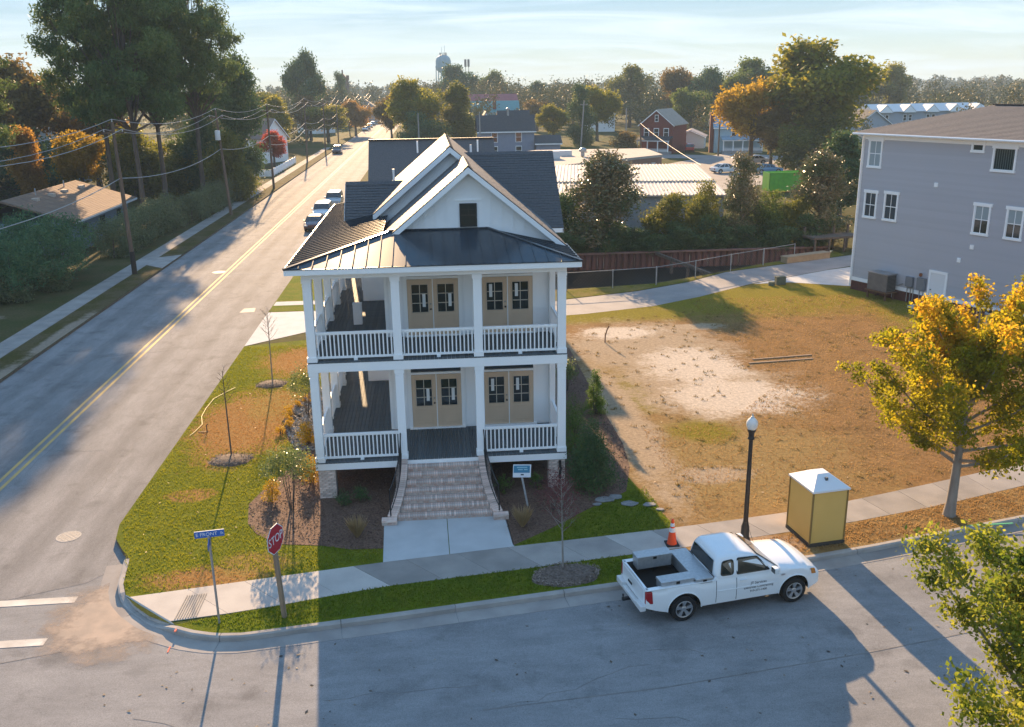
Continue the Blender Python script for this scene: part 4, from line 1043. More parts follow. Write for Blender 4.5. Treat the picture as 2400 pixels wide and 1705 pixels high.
# rear near wheel contact (10.08,-8.35): local (-1.5,-.755)
tx = 10.08 - (-1.5*math.cos(TROT) + .755*math.sin(TROT)); ty = -8.35 - (-1.5*math.sin(TROT) - .755*math.cos(TROT))
truck = pickup((tx, ty, -.15), TROT)
for o_ in truck.children:      # short overhangs front and rear
    if o_.name.startswith('wheel') and not o_.name.startswith('wheel_well'): continue
    for q_ in o_.data.vertices if o_.name[:9] != 'lettering' else ():
        if q_.co.x > 1.95: q_.co.x = 1.95+(q_.co.x-1.95)*.76
        elif q_.co.x < -2.25: q_.co.x = -2.25+(q_.co.x+2.25)*.80
def on_truck(x, y, z):
    return (tx + x*math.cos(TROT)-y*math.sin(TROT), ty + x*math.sin(TROT)+y*math.cos(TROT), -.15+z)
tread_plate = mat('aluminium_tread_plate', (.50,.51,.52), (.42,.43,.44), scale=14, rough=.38, metal=.55, bump=.25, bscale=60)
def toolbox(label, p, sx, sy, sz, lip=.03):
    o = thing('toolbox', label, 'toolbox', p, TROT, 'aluminium tool boxes in the truck bed')
    MB().box(-sx/2,sx/2,-sy/2,sy/2,0,sz-.07).build('case', tread_plate, o, bevel=.008)
    MB().box(-sx/2-lip,sx/2+lip,-sy/2-lip,sy/2+lip,sz-.068,sz).build('lid', tread_plate, o, bevel=.01)
    MB().box(-.05,.05,-sy/2-lip-.008,-sy/2-lip,sz-.10,sz-.03).build('latch', M['iron'], o)
toolbox('wide aluminium toolbox across the truck bed behind the cab', on_truck(-.93,0,.80), .46, 1.62, .34, .02)
toolbox('aluminium toolbox on the kerb side of the truck bed', on_truck(-1.80,.56,.95), .98, .34, .36, .015)
toolbox('low aluminium toolbox on the street side of the truck bed', on_truck(-1.66,-.60,.93), .9, .33, .25, .015)

# ---------------------------------------------------------------- cars
def car(name, label, loc, rot, paint, kind='sedan', group=None):
    t = thing(name, label, 'car' if kind != 'pickup' else 'pickup truck', loc, rot, group)
    L2, hw, R, RA = {'sedan': (2.3,.88,.32,.39), 'suv': (2.35,.94,.37,.45)}[kind]
    AX = (-1.35, 1.40)
    top = .92 if kind == 'sedan' else 1.10
    wf = lambda x: hw - .10*max(0, (abs(x)-1.7)/.65)**2
    def zbf(x):
        z = .24 if kind == 'sedan' else .32
        if abs(x) > 1.9: z += .2*(abs(x)-1.9)/.45
        for a in AX:
            d = abs(x-a)
            if d < RA: z = max(z, R+math.sqrt(RA*RA-d*d)*.98)
        return min(z, top-.12)
    ztf = lambda x: interp([(-L2,top-.12),(-L2+.25,top),(.8,top),(1.2,top-.02),(L2-.35,top-.16),(L2,top-.30)], x)
    xs = sorted(set([-L2+i*.1 for i in range(int(2*L2/.1)+1)] + [a+s*RA*math.cos(k*math.pi/12) for a in AX for s in (-1, 1) for k in range(7)]))
    loft_body(xs, wf, zbf, ztf, crown=.06).build('body', paint, t, smooth=True)
    MB().box(-L2+.3,L2-.3,-.68,.68,.2,.7).build('chassis', underm, t)
    zr = 1.42 if kind == 'sedan' else 1.72
    lv = [(top-.02,-1.75,1.15,hw-.08),(top+.2,-1.45,.85,hw-.13),(zr-.08,-1.0,.40,hw-.22),(zr,-.75,.10,hw-.36)] if kind == 'sedan' else \
         [(top-.02,-2.25,1.15,hw-.08),(top+.25,-2.20,.90,hw-.12),(zr-.08,-2.05,.55,hw-.18),(zr,-1.85,.30,hw-.32)]
    cab = MB(); rings = []
    for (z, xr, xf, h2) in lv: rings.append([(x, y, z) for x, y in rounded([(xr,-h2),(xf,-h2),(xf,h2),(xr,h2)], .15, 3)])
    n = len(rings[0])
    for q in rings: cab.v += q
    gl = MB(); gl.v = list(cab.v)
    for i in range(3):
        for k in range(n): (gl if i < 2 else cab).f.append((i*n+k, i*n+(k+1)%n, (i+1)*n+(k+1)%n, (i+1)*n+k))
    cab.f.append(tuple(3*n+k for k in range(n)))
    cab.build('roof', paint, t, smooth=True); gl.build('windows', carglass, t, smooth=True)
    for s in (-1, 1):
        for a in AX: wheel_parts(t, a, s*(hw-.12), R, .2, s)
        for (z0,xr0,xf0,h0),(z1,xr1,xf1,h1) in zip(lv[:2], lv[1:3]):
            for f in (.04,.36,.66,.96): MB().bar((xr0+(xf0-xr0)*f, s*h0, z0), (xr1+(xf1-xr1)*f, s*h1, z1), .07, .02, up=(0,1,0)).build('pillar', paint, t)
        MB().box(L2-.24,L2-.06,s*.62-.16,s*.62+.16,top-.32,top-.18).build('headlight', clear, t, bevel=.02)
        MB().box(-L2-.01,-L2+.1,s*.66-.14,s*.66+.14,top-.34,top-.14).build('tail_light', red_lens, t, bevel=.02)
        MB().box(.78,.92,s*(hw+.04)-.08,s*(hw+.04)+.08,top,top+.13).build('mirror', paint, t, bevel=.03)
    MB().box(L2-.06,L2+.02,-.5,.5,.36,.52).build('grille', seal, t)
    return t
def cpaint(n, c): return mat(n, c, rough=.25, spec=.5, coat=.6)
D = math.pi/2
car('parked_car', 'dark maroon car nearest the porch roof on the side street', (-7.5,63.2,-.146), -D, cpaint('maroon_paint', (.09,.02,.018)), 'sedan', 'cars parked along the side street')
car('parked_car', 'white car between the maroon and the silver car', (-7.55,71.0,-.146), -D, cpaint('white_car_paint', (.72,.73,.73)), 'suv', 'cars parked along the side street')
car('parked_car', 'silver blue car parked behind the white one', (-7.35,81.6,-.146), -D, cpaint('silver_blue_paint', (.40,.42,.43)), 'suv', 'cars parked along the side street')
car('parked_car', 'dark blue sport utility car facing the viewer far up the left kerb', (-15.35,172.5,-.146), -D, cpaint('navy_paint', (.03,.045,.08)), 'suv')
for k, (y, c, nm) in enumerate(((276,(.6,.6,.6),'nearest of the far off cars along the left kerb'),(288,(.10,.11,.13),'second of the far off cars along the left kerb'),(301,(.62,.63,.63),'third of the far off cars along the left kerb'),(320,(.35,.38,.40),'farthest of the far off cars along the left kerb'))):
    car('parked_car', nm, (-16.0,y,-.146), -D, cpaint('far_car_paint_%d' % k, c), 'sedan', 'far off cars along the left kerb')
car('parked_car', 'blue car parked above the green container', (54.5,107.5,0), rad(8), cpaint('blue_car_paint', (.08,.20,.32)), 'sedan')
car('parked_car', 'white car parked left of the blue one by the yard', (48.8,109.8,0), rad(15), cpaint('white_car_paint2', (.68,.68,.67)), 'sedan')
car('parked_car', 'pale car half hidden under the big golden tree', (58.5,124.6,0), rad(170), cpaint('pale_car_paint', (.55,.56,.56)), 'sedan')
car('parked_car', 'red car standing beside the red brick house', (55.6,154.0,0), rad(75), cpaint('red_car_paint', (.40,.035,.03)), 'suv')

# ================================================================== street furniture and small things
# stop sign
sn = Vector((.93,-.37,0)).normalized()
stop = thing('stop_sign', 'red octagonal stop sign on a leaning wooden post by the sidewalk', 'stop sign', (-.24,-7.34,0), 0)
lean = Vector((-.11,.03,2.45))
MB().bar((0,0,-.05), lean, .10, .10, up=(sn.x, sn.y, 0)).build('post', mat('weathered_timber_post', (.30,.22,.15), (.22,.16,.11), scale=8, rough=.9, bump=.3, stretch=(1,1,.1)), stop)
cz = Vector((-.105,.03,2.27)) + sn*.075
yaw = math.atan2(sn.y, sn.x) + math.pi/2     # local -y faces sn
octa = lambda r: [(r*math.cos(rad(22.5+45*k)), 0, r*math.sin(rad(22.5+45*k))) for k in range(8)]
pl = MB().prism(octa(.41), (0,.006,0)).build('plate', mat('sign_white', (.78,.78,.78), rough=.4), stop, cz, (rad(0),rad(-2.5),yaw))
MB().prism(octa(.385), (0,-.004,0)).build('face', mat('sign_red', (.50,.015,.03), rough=.4), pl)
inst('lettering', text_mesh('STOP', .33, mat('sign_white', (.78,.78,.78)), stretch=.85), pl, (0,-.006,0), (math.pi/2,0,0))
MB().prism([(x,y+.008,z) for x,y,z in octa(.41)], (0,.004,0)).build('back', M['galv'], pl)

# street name sign
ss_ = thing('street_sign', 'blue street name blades on a thin steel post at the corner', 'street sign', (-1.89,-7.43,0))
MB().tube([(0,0,-.05),(0,0,2.50)], .03, 10).build('post', M['galv'], ss_)
blue = mat('sign_blue', (.02,.13,.48), rough=.4); sw = mat('sign_white', (.78,.78,.78))
b1 = MB().box(-.36,.36,-.006,.006,0,.17).build('name_blade', blue, ss_, (0.02,0,2.47), (0,0,rad(8)))
MB().box(-.36,.36,-.007,.007,.17,.185).build('blade_edge', sw, b1)
for txt, x, s in (('E', -.30, .13), ('FRONT', -.02, .13), ('St', .30, .10)): inst('lettering', text_mesh(txt, s, sw), b1, (x,-.008,.085), (math.pi/2,0,0))
b2 = MB().box(-.36,.36,-.006,.006,0,.17).build('name_blade', blue, ss_, (0,-.02,2.27), (0,0,rad(98)))
MB().box(-.03,.03,-.03,.03,-.04,.24).build('bracket', M['galv'], ss_, (0,0,2.27))

# lamp post
lamp = thing('street_lamp', 'black lamp post with clear acorn globe beside the pickup truck', 'street lamp', (13.03,-4.57,0))
blk = mat('black_lamp_paint', (.02,.018,.017), (.035,.03,.028), scale=8, rough=.5)
MB().lathe([(.16,0),(.16,.06),(.13,.10),(.12,.45),(.095,.52),(.085,.6)], n=14).build('base', blk, lamp, smooth=True)
MB().tube([(0,0,.55),(0,0,3.25)], [.075,.058], 14).build('shaft', blk, lamp, smooth=True)
MB().lathe([(.06,3.22),(.10,3.26),(.10,3.30),(.075,3.34),(.09,3.46),(.13,3.52),(.13,3.56),(.05,3.57)], n=14).build('fitter', blk, lamp, smooth=True)
globe = mat('acorn_globe', (.86,.86,.83), rough=.3, spec=.5)
globe.node_tree.nodes['Principled BSDF'].inputs['Transmission Weight'].default_value = .25
MB().lathe([(.12,3.57),(.155,3.64),(.17,3.74),(.15,3.82),(.10,3.88),(.06,3.92)], n=16).build('globe', globe, lamp, smooth=True)
MB().lathe([(.07,3.58),(.08,3.64),(.07,3.70),(.04,3.73)], n=12).build('lamp_bulb', mat('lamp_opal', (.8,.8,.78), rough=.5), lamp, smooth=True)
MB().lathe([(.065,3.91),(.05,3.95),(.02,3.97),(.025,4.0),(.008,4.05)], n=12).build('finial', mat('lamp_cap', (.55,.54,.50), rough=.4), lamp, smooth=True)

# tan portable cabinet with white roof
px = math.atan2(.16,1.10)
box = thing('portable_cabinet', 'tan box cabinet with white hipped roof standing by the sidewalk', 'cabinet', (14.76,-5.26,0), px)
tanp = mat('tan_plastic', (.70,.45,.13), (.66,.42,.115), scale=1.2, rough=.55)
MB().box(0,1.12,0,1.30,.10,1.80).build('body', tanp, box, bevel=.02)
MB().box(-.03,1.15,-.03,1.33,0,.11).build('skid', mat('dark_skid', (.05,.045,.04), rough=.8), box)
for x, y in ((0,0),(1.12,0),(0,1.30),(1.12,1.30)): MB().box(x-.022,x+.022,y-.022,y+.022,.10,1.80).build('corner_post', mat('dark_tan_edge', (.24,.155,.045), rough=.6), box)
rfm = mat('white_plastic_roof', (.74,.75,.76), rough=.45)
ov = .05
MB().add([(-ov,-ov,1.80),(1.12+ov,-ov,1.80),(1.12+ov,1.30+ov,1.80),(-ov,1.30+ov,1.80),(.38,.50,2.10),(.76,.50,2.10),(.76,.85,2.10),(.38,.85,2.10),(-ov,-ov,1.745),(1.12+ov,-ov,1.745),(1.12+ov,1.30+ov,1.745),(-ov,1.30+ov,1.745)],
   [(0,1,5,4),(1,2,6,5),(2,3,7,6),(3,0,4,7),(4,5,6,7),(8,9,1,0),(9,10,2,1),(10,11,3,2),(11,8,0,3),(11,10,9,8)]).build('roof', rfm, box)
MB().box(.52,.60,.26,.33,1.90,2.06).build('vent', mat('dark_vent', (.10,.11,.12), rough=.6), box)

# traffic cone
cone = thing('traffic_cone', 'orange traffic cone with two white bands on the sidewalk', 'traffic cone', (10.78,-4.62,.012))
org = mat('cone_orange', (.85,.085,.02), rough=.5)
MB().box(-.19,.19,-.19,.19,0,.035).build('base', mat('cone_base_black', (.02,.02,.02), rough=.8), cone)
MB().lathe([(.15,.035),(.14,.06),(.035,.82),(.0,.83)], n=20).build('body', org, cone, smooth=True)
for z0, z1 in ((.42,.55),(.60,.70)):
    f = lambda z: .14-.105*(z-.06)/.76+.003
    MB().lathe([(f(z0),z0),(f(z1),z1)], n=20).build('band', mat('cone_band', (.78,.78,.78), rough=.5), cone, smooth=True)

# yard sign
yd = thing('yard_sign', 'white and blue yard sign on a leaning post in the front bed', 'yard sign', (6.78,-1.51,.02))
MB().bar((0,0,-.05),(-.20,.04,1.10),.085,.05).build('post', mat('grey_sign_post', (.42,.42,.42), (.3,.3,.3), scale=6, rough=.8), yd)
sg = MB().box(-.30,.30,-.02,.0,0,.42).build('board', mat('sign_board_white', (.72,.75,.78), rough=.5), yd, (-.20,-.01,1.02), (rad(-12),rad(6),rad(8)))
MB().box(-.28,.26,-.023,-.019,.15,.39).build('blue_field', mat('sign_teal', (.05,.22,.35), rough=.5), sg)
MB().box(-.04,.06,-.026,-.02,.07,.11).build('mark', mat('sign_ink', (.02,.03,.05)), sg)
for k, (x0, x1, z) in enumerate(((-.18,.17,.31),(-.14,.02,.24),(.06,.18,.24))): MB().box(x0,x1,-.026,-.021,z,z+.035).build('print_line', mat('sign_pale_teal', (.30,.52,.60)), sg)

# bent metal stake, utility boxes, planks in the vacant lot
st = thing('metal_stake', 'thin bent rusty stake standing in the sandy lot', 'stake', (12.96,17.79,0))
MB().tube([(0,0,-.1),(.02,0,.4),(.12,0,.72),(.22,0,.9)], .035, 6).build('rod', mat('rusty_rod', (.14,.07,.045), rough=.9), st)
ub = thing('utility_box', 'small green utility box and stub beside the lane', 'utility box', (27.4,30.55,0))
gum = mat('utility_green', (.13,.145,.10), (.10,.11,.08), scale=4, rough=.8)
MB().box(-.3,.35,-.2,.25,0,.52).build('cabinet', gum, ub, bevel=.03); MB().box(-.32,.37,-.22,.27,.50,.56).build('lid', gum, ub, bevel=.02)
ub2 = tag(MB().lathe([(.22,0),(.22,.22),(.19,.26),(0,.27)], c=(0,0,0), n=12).build('utility_pedestal', gum, None, (26.75,30.35,0)), 'low dark pedestal left of the green utility box', 'pedestal')
for k, (x, y, a, l, lab) in enumerate(((19.6,13.6,.12,3.2,'upper of two long planks lying in the brown lot'),(19.2,13.0,.10,3.4,'lower of two long planks lying in the brown lot'))):
    tag(MB().box(0,l,-.06,.06,0,.035).build('plank', mat('old_plank', (.30,.21,.14), (.22,.15,.10), scale=5, rough=.95), None, (x,y,.01), (0,0,a)), lab, 'plank', 'planks in the vacant lot')
# hose on the lawn edge and valve riser
hp = [(-5.35,12.4),(-5.55,12.0),(-6.0,10.9),(-6.05,9.6),(-6.0,8.6),(-5.75,7.6),(-5.85,6.8),(-5.95,6.35)]
tag(MB().tube([(x,y,.03) for x,y in hp], .014, 6).build('garden_hose', mat('pale_hose', (.55,.47,.16), rough=.5)), 'pale yellow hose lying along the lawn edge', 'hose')
sr = thing('sprinkler', 'small dark sprinkler riser on the corner lawn', 'sprinkler', (-5.35,6.7,0))
MB().tube([(0,0,0),(0,0,.32),(.06,0,.36)], .02, 6).tube([(-.35,.05,.02),(0,0,.03)], .015, 6).build('riser', M['iron'], sr)
# loose stones at the bed corner
for k, (x, y, s) in enumerate(((9.35,-1.35,.34),(9.75,-1.2,.28),(10.1,-1.75,.30),(10.75,-1.9,.24),(11.0,-2.3,.15),(9.05,-1.7,.16))):
    mb = MB(); rng = random.Random(k); ring = [(s*(.75+.35*rng.random())*math.cos(a), s*.7*(.75+.35*rng.random())*math.sin(a)) for a in [2*math.pi*i/9 for i in range(9)]]
    mb.prism([(px_,py_,.0) for px_,py_ in ring], (0,0,.035))
    tag(mb.build('flat_stone', mat('flat_grey_stone', (.27,.265,.26), (.19,.185,.18), scale=6, rough=.9, bump=.3), None, (x,y,.005), bevel=.015), ['largest flat stone beside the mulch bed corner','second largest flat stone beside the mulch bed corner','grey flat stone before the mulch bed in the shade','flat stone nearest the lawn shadow edge','small stone at the lit edge of the lawn','small stone left of the other flat stones'][k], 'stone', 'loose stones by the mulch bed')

# ---------------------------------------------------------------- utility poles and wires
def upole(x, y, h, label, arm=True, can=False, lean=(0,0), dark=False, grey=False):
    p = thing('utility_pole', label, 'utility pole', (x, y, 0))
    pm_ = M['wood_pole'] if not grey else mat('grey_pole', (.34,.33,.31), (.26,.25,.24), scale=4, rough=.9, stretch=(1,1,.1))
    MB().tube([(0,0,-.2),(lean[0]*.5,lean[1]*.5,h*.5),(lean[0],lean[1],h)], [.17,.145,.11], 10).build('shaft', pm_, p, smooth=True)
    if dark: MB().tube([(0,0,-.1),(0,0,1.7)], [.19,.185], 10).build('dark_butt', mat('creosote', (.03,.025,.022), rough=.9), p, smooth=True)
    ins = MB()
    if arm:
        MB().box(-.75,.75,-.05,.05,-.06,.06).build('crossarm', pm_, p, (lean[0],lean[1],h-.75))
        for dx_ in (-.65, .65): ins.lathe([(.03,0),(.05,.05),(.03,.12),(.05,.16),(0,.2)], c=(lean[0]+dx_,lean[1],h-.69), n=8)
    ins.lathe([(.03,0),(.05,.06),(.03,.12),(.05,.18),(0,.22)], c=(lean[0],lean[1],h), n=8)
    ins.build('insulators', mat('insulator_grey', (.50,.50,.49), rough=.4), p)['kind'] = 'stuff'
    if can:
        MB().lathe([(.0,0),(.26,.02),(.28,.08),(.28,.95),(.24,1.02),(.08,1.05),(0,1.06)], c=(lean[0]*.8-.05,lean[1]-.42,h-3.1), n=16).build('transformer', mat('pale_transformer', (.58,.60,.61), rough=.45), p, smooth=True)
    return p
POLES = [(-18.6,8.5,11.1,(0,0)),(-18.48,41.62,11.09,(-.17,0)),(-17.93,74.71,11.12,(-.55,0)),(-17.63,102.3,11.05,(0,0)),(-18.9,150.0,11.3,(.3,0)),(-18.2,176,10.8,(.2,0)),(-18.3,208,10.8,(0,0)),(-18.4,245,10.8,(0,0)),(-18.3,290,10.8,(0,0)),(-18.2,340,10.8,(0,0))]
PL = ['unseen','nearest leaning brown utility pole with a blackened foot','second utility pole carrying a pale transformer can','third utility pole at the white fence end','fourth utility pole behind the white fence','fifth utility pole beyond the red maple','sixth utility pole along the left kerb','seventh utility pole along the left kerb','eighth utility pole along the left kerb','farthest utility pole along the left kerb']
for k, (x, y, h, ln_) in enumerate(POLES):
    if k == 0: continue
    upole(x, y, h, PL[k], True, k == 2, ln_, k == 1)
wire = mat('sunlit_wire', (.32,.31,.30), rough=.35, metal=.6)
def cable(name, label, pts, sag, r=.022):
    P_ = []
    for a, b in zip(pts, pts[1:]):
        a, b = Vector(a), Vector(b)
        for k in range(10):
            f = k/10; q = a.lerp(b, f); q.z -= sag*4*f*(1-f)*min(1, (b-a).length/35); P_.append(q)
    P_.append(Vector(pts[-1]))
    tag(MB().tube(P_, r, 5, cap=False).build(name, wire, smooth=True), label, 'wire', 'wires strung along the left kerb')
top = lambda k, dx_, dz: (POLES[k][0]+POLES[k][3][0]+dx_, POLES[k][1], POLES[k][2]+dz)
NP = range(len(POLES))
cable('power_line', 'topmost wire over the pole tops along the left kerb', [top(k,0,.2) for k in NP], .9)
cable('power_line', 'street side wire on the crossarms along the left kerb', [top(k,.65,-.5) for k in NP], 1.1)
cable('power_line', 'yard side wire on the crossarms along the left kerb', [top(k,-.65,-.5) for k in NP], 1.0)
cable('power_line', 'low hanging cable under the crossarms along the left kerb', [(POLES[k][0]+POLES[k][3][0]*.7, POLES[k][1], 7.1) for k in NP], .8, .03)
cable('power_line', 'lowest cable reaching far up the left kerb', [(POLES[k][0]+.1, POLES[k][1], 5.9) for k in range(3, len(POLES))], .9, .03)
upole(36.2,169.3,9.8,'tall pale pole before the far dark magnolia', True, False, (.66,0), grey=True)
upole(39.5,125.9,7.2,'thin pole before the red brick house', False, False, (-.4,0))
upole(57.95,142.8,7.9,'thin dark pole before the light blue house', True)
upole(2.2,150,8.3,'pale pole rising behind the house left of the ridge', False, grey=True)
upole(13.2,140,8.6,'slim pale light pole right of the roof ridge', False, grey=True)
upole(46.5,172,8.0,'grey pole right of the far dark magnolia', False, grey=True)
tag(MB().tube([Vector((39.1,125.9,6.9)).lerp(Vector((33.5,71,4.6)), f/8)-Vector((0,0,1.2*f/8*(1-f/8))) for f in range(9)], .02, 5).build('service_cable', mat('white_cable', (.62,.60,.56), rough=.6)), 'white service cable running down from the thin pole to the metal roof', 'cable')

# ================================================================== the grey house on the right
GR = math.atan2(-.924, .382)
grey = thing('grey_house', 'tall grey sided house with white window trim and brown hip roof', 'house', (31.44,28.61,0), GR)
gs = mat('grey_lap_siding', (.455,.455,.485), (.43,.43,.46), scale=2.5, rough=.75, rnd=.03)
GL, GD, GH = 17.0, 10.0, 9.95
def gp(mb, name, m_, par=None, **k): return mb.build(name, m_, par or grey, **k)
gp(MB().box(0,GL,0,GD,.85,GH), 'wall', gs)
gp(MB().box(.03,GL-.03,.03,GD-.03,-.05,.80), 'brick_base', mat('dark_red_brick', (.13,.045,.035), (.09,.035,.03), scale=8, rough=.95, bump=.4))
gp(MB().box(-.03,GL+.03,-.035,GD+.03,.62,.86), 'base_band', T)
gsb = MB().prism([(0,-.022,0),(0,0,0),(0,0,.18),(0,-.004,.18)], (1,0,0)).mesh('siding_board', gs)
z = .87
while z < GH-.25: inst('siding_board', gsb, grey, (.14,-.001,z), (0,0,0), (GL-.28,1,1)); z += .18
for x in (-.02, GL-.13): gp(MB().box(x,x+.15,-.035,.12,.86,GH-.12), 'corner_board', T)
gp(MB().box(-.03,GL+.03,-.04,0,GH-.28,GH-.02), 'frieze', T)
OV = .45; rz = GH+.12
gp(MB().box(-OV,GL+OV,-OV,GD+OV,GH-.02,GH+.10), 'fascia', T)
gp(MB().tube([(-OV,-OV-.06,GH+.05),(GL+OV,-OV-.06,GH+.05)], .065, 8), 'gutter', T)
gp(MB().tube([(.06,-.10,.2),(.06,-.10,GH-.2),(-.1,-OV,GH)], .05, 8), 'downspout', T)
A = [(-OV-.03,-OV-.03,rz),(GL+OV,-OV-.03,rz),(GL+OV,GD+OV,rz),(-OV-.03,GD+OV,rz)]; rr = GD/2
RZ = rz+1.62
gm = mat('brown_grey_shingle', (.20,.187,.18), (.155,.146,.142), scale=9, rough=.85, bump=.4, bscale=50, spec=.2)
roof = gp(MB().add(A+[(rr+.2,rr,RZ),(GL-rr,rr,RZ)], [(0,1,5,4),(1,2,5),(2,3,4,5),(3,0,4),(3,2,1,0)]), 'roof', gm)
cs = MB()
for k in range(1, 28):          # course shadow lines, real laps on the front slope
    f0 = (k-1)/28; f1 = k/28
    def fp(f, e): return Vector(A[0]).lerp(Vector((rr+.2,rr,RZ)), f) if e == 0 else Vector(A[1]).lerp(Vector((GL-rr,rr,RZ)), f)
    N = Vector((0,-(RZ-rz),rr)).normalized()
    cs.add([fp(f0,0)+N*.022, fp(f0,1)+N*.022, fp(f1,1)+N*.004, fp(f1,0)+N*.004, fp(f0,0), fp(f0,1)], [(0,1,2,3),(4,5,1,0)])
gp(cs, 'shingles', gm, roof)['kind'] = 'stuff'
gp(MB().bar((rr+.2,rr,RZ+.03),(GL-rr,rr,RZ+.03),.35,.06), 'ridge_cap', mat('dark_ridge', (.07,.06,.055), rough=.9), roof)
blind = mat('pale_blind', (.30,.36,.38), rough=.6)
def gwin(s0, s1, z0, z1, grid=(2,2), shade=0.0):
    f = MB(); t = .11
    f.box(s0,s0+t,-.075,0,z0,z1); f.box(s1-t,s1,-.075,0,z0,z1); f.box(s0-.06,s1+.06,-.085,0,z1-.14,z1+.04); f.box(s0-.03,s1+.03,-.09,0,z0-.03,z0+.10)
    w = gp(f, 'window', T)
    gx0, gx1, gz0, gz1 = s0+t, s1-t, z0+.10, z1-.14
    gp(MB().box(gx0,gx1,-.03,-.024,gz0,gz1), 'sash', T, w)
    nx, nz = grid
    for i in range(nx):
        for j in range(nz):
            a, b = gx0+(gx1-gx0)*i/nx+.022, gx0+(gx1-gx0)*(i+1)/nx-.022; c, d = gz0+(gz1-gz0)*j/nz+.025, gz0+(gz1-gz0)*(j+1)/nz-.025
            gp(MB().box(a,b,-.036,-.031,c,d), 'pane', blind if (j+.5)/nz > 1-shade else M['glass'], w)
    return w
gwin(.50,1.58,7.95,9.72,(2,2),1.0); gwin(.53,1.55,4.80,6.52); gwin(2.10,3.16,4.80,6.58); gwin(7.72,8.55,9.28,9.92,(1,1)); gwin(9.08,10.5,8.32,9.70,(1,1))
gwin(8.38,9.44,4.75,6.50,(2,2),.5); gwin(10.38,11.43,4.75,6.50,(2,2),.5); gwin(13.2,14.3,4.75,6.5); gwin(13.2,14.3,7.9,9.6)
sl = MB()
for k in range(9): sl.box(9.22+k*.135,9.24+k*.135,-.042,-.037,8.44,9.54)
gp(sl, 'vertical_blind', mat('teal_blind', (.12,.18,.18), rough=.6))['kind'] = 'stuff'
dr = gp(MB().box(6.10,7.10,-.05,0,.18,2.12), 'door', mat('white_door', (.74,.75,.76), rough=.5))
gp(MB().box(5.96,6.09,-.07,0,.15,2.25).box(7.11,7.24,-.07,0,.15,2.25).box(5.96,7.24,-.075,0,2.13,2.28), 'door_casing', T)
gp(MB().lathe([(0,-.05),(.03,-.05),(.035,-.10),(0,-.11)], c=(6.2,0,1.1), axis='y', n=10), 'handle', M['iron'], dr)
gp(MB().box(5.6,7.5,-1.2,-.02,-.02,.13), 'door_step', M['concrete'])
mtr = mat('meter_grey', (.18,.19,.205), rough=.5)
gp(MB().box(4.45,4.95,-.22,0,1.0,1.62), 'meter_box', mtr, bevel=.02); gp(MB().box(5.28,5.84,-.24,0,.95,1.70), 'meter_box', mtr, bevel=.02)
pc = MB()
for x in (4.55,4.8,5.0,5.45,5.7): pc.tube([(x,-.08,.05),(x,-.08,1.0)], .028, 6)
pc.tube([(3.3,-.12,.9),(3.9,-.12,.95),(4.2,-.1,1.1)], .03, 6); pc.tube([(3.5,-.12,.1),(3.5,-.12,.9)], .03, 6)
gp(pc, 'conduit', M['galv']); gp(MB().box(3.35,3.75,-.2,-.02,.88,1.12), 'gas_meter', M['galv'], bevel=.02)
gp(MB().lathe([(.03,0),(.10,.05),(.10,.2),(.02,.24)], c=(5.55,-.25,1.78), n=10), 'wall_lamp', mat('copper_lamp', (.25,.10,.05), rough=.4, metal=.5))
for s_, zz in ((5.7,7.27),(8.55,4.0),(7.83,3.13)): gp(MB().box(s_-.12,s_+.12,-.07,0,zz-.13,zz+.13), 'vent_cover', T, bevel=.02)
# condenser unit on its stand (leaning against nothing: a thing of its own)
ac = thing('air_conditioner', 'brown grey condenser unit on a wooden stand by the grey house', 'condenser', (32.05,25.6,0), GR)
acm = mat('condenser_grey', (.17,.15,.14), (.14,.125,.115), scale=3, rough=.6)
MB().box(-.75,.75,-.42,.42,.55,1.62).build('casing', acm, ac, bevel=.03); MB().box(-.78,.78,-.45,.45,1.60,1.67).build('top', mat('condenser_top', (.28,.26,.25), rough=.6), ac, bevel=.02)
lv = MB()
for k in range(11): lv.box(.752,.77,-.36,.36,.64+k*.085,.69+k*.085)
lv.build('louvre', mat('dark_louvre', (.05,.05,.05), rough=.7), ac)['kind'] = 'stuff'
brn = mat('brown_stand_wood', (.14,.07,.04), rough=.85)
for x in (-.68,.68):
    for y in (-.36,.36): MB().box(x-.05,x+.05,y-.05,y+.05,0,.50).build('leg', brn, ac)
MB().box(-.85,.85,-.5,.5,.46,.55).build('deck', brn, ac)
ac2 = thing('air_conditioner', 'round topped condenser unit on the ground by the grey house', 'condenser', (34.75,17.9,0), GR)
MB().lathe([(.46,0),(.46,.80),(.42,.84),(.15,.86)], n=20).build('casing', mat('pale_condenser', (.38,.37,.35), rough=.6), ac2, smooth=True)
fn = MB()
for k in range(6): fn.lathe([(.10+k*.055,.872),(.115+k*.055,.872)], n=20)
fn.build('fan_guard', M['iron'], ac2)['kind'] = 'stuff'

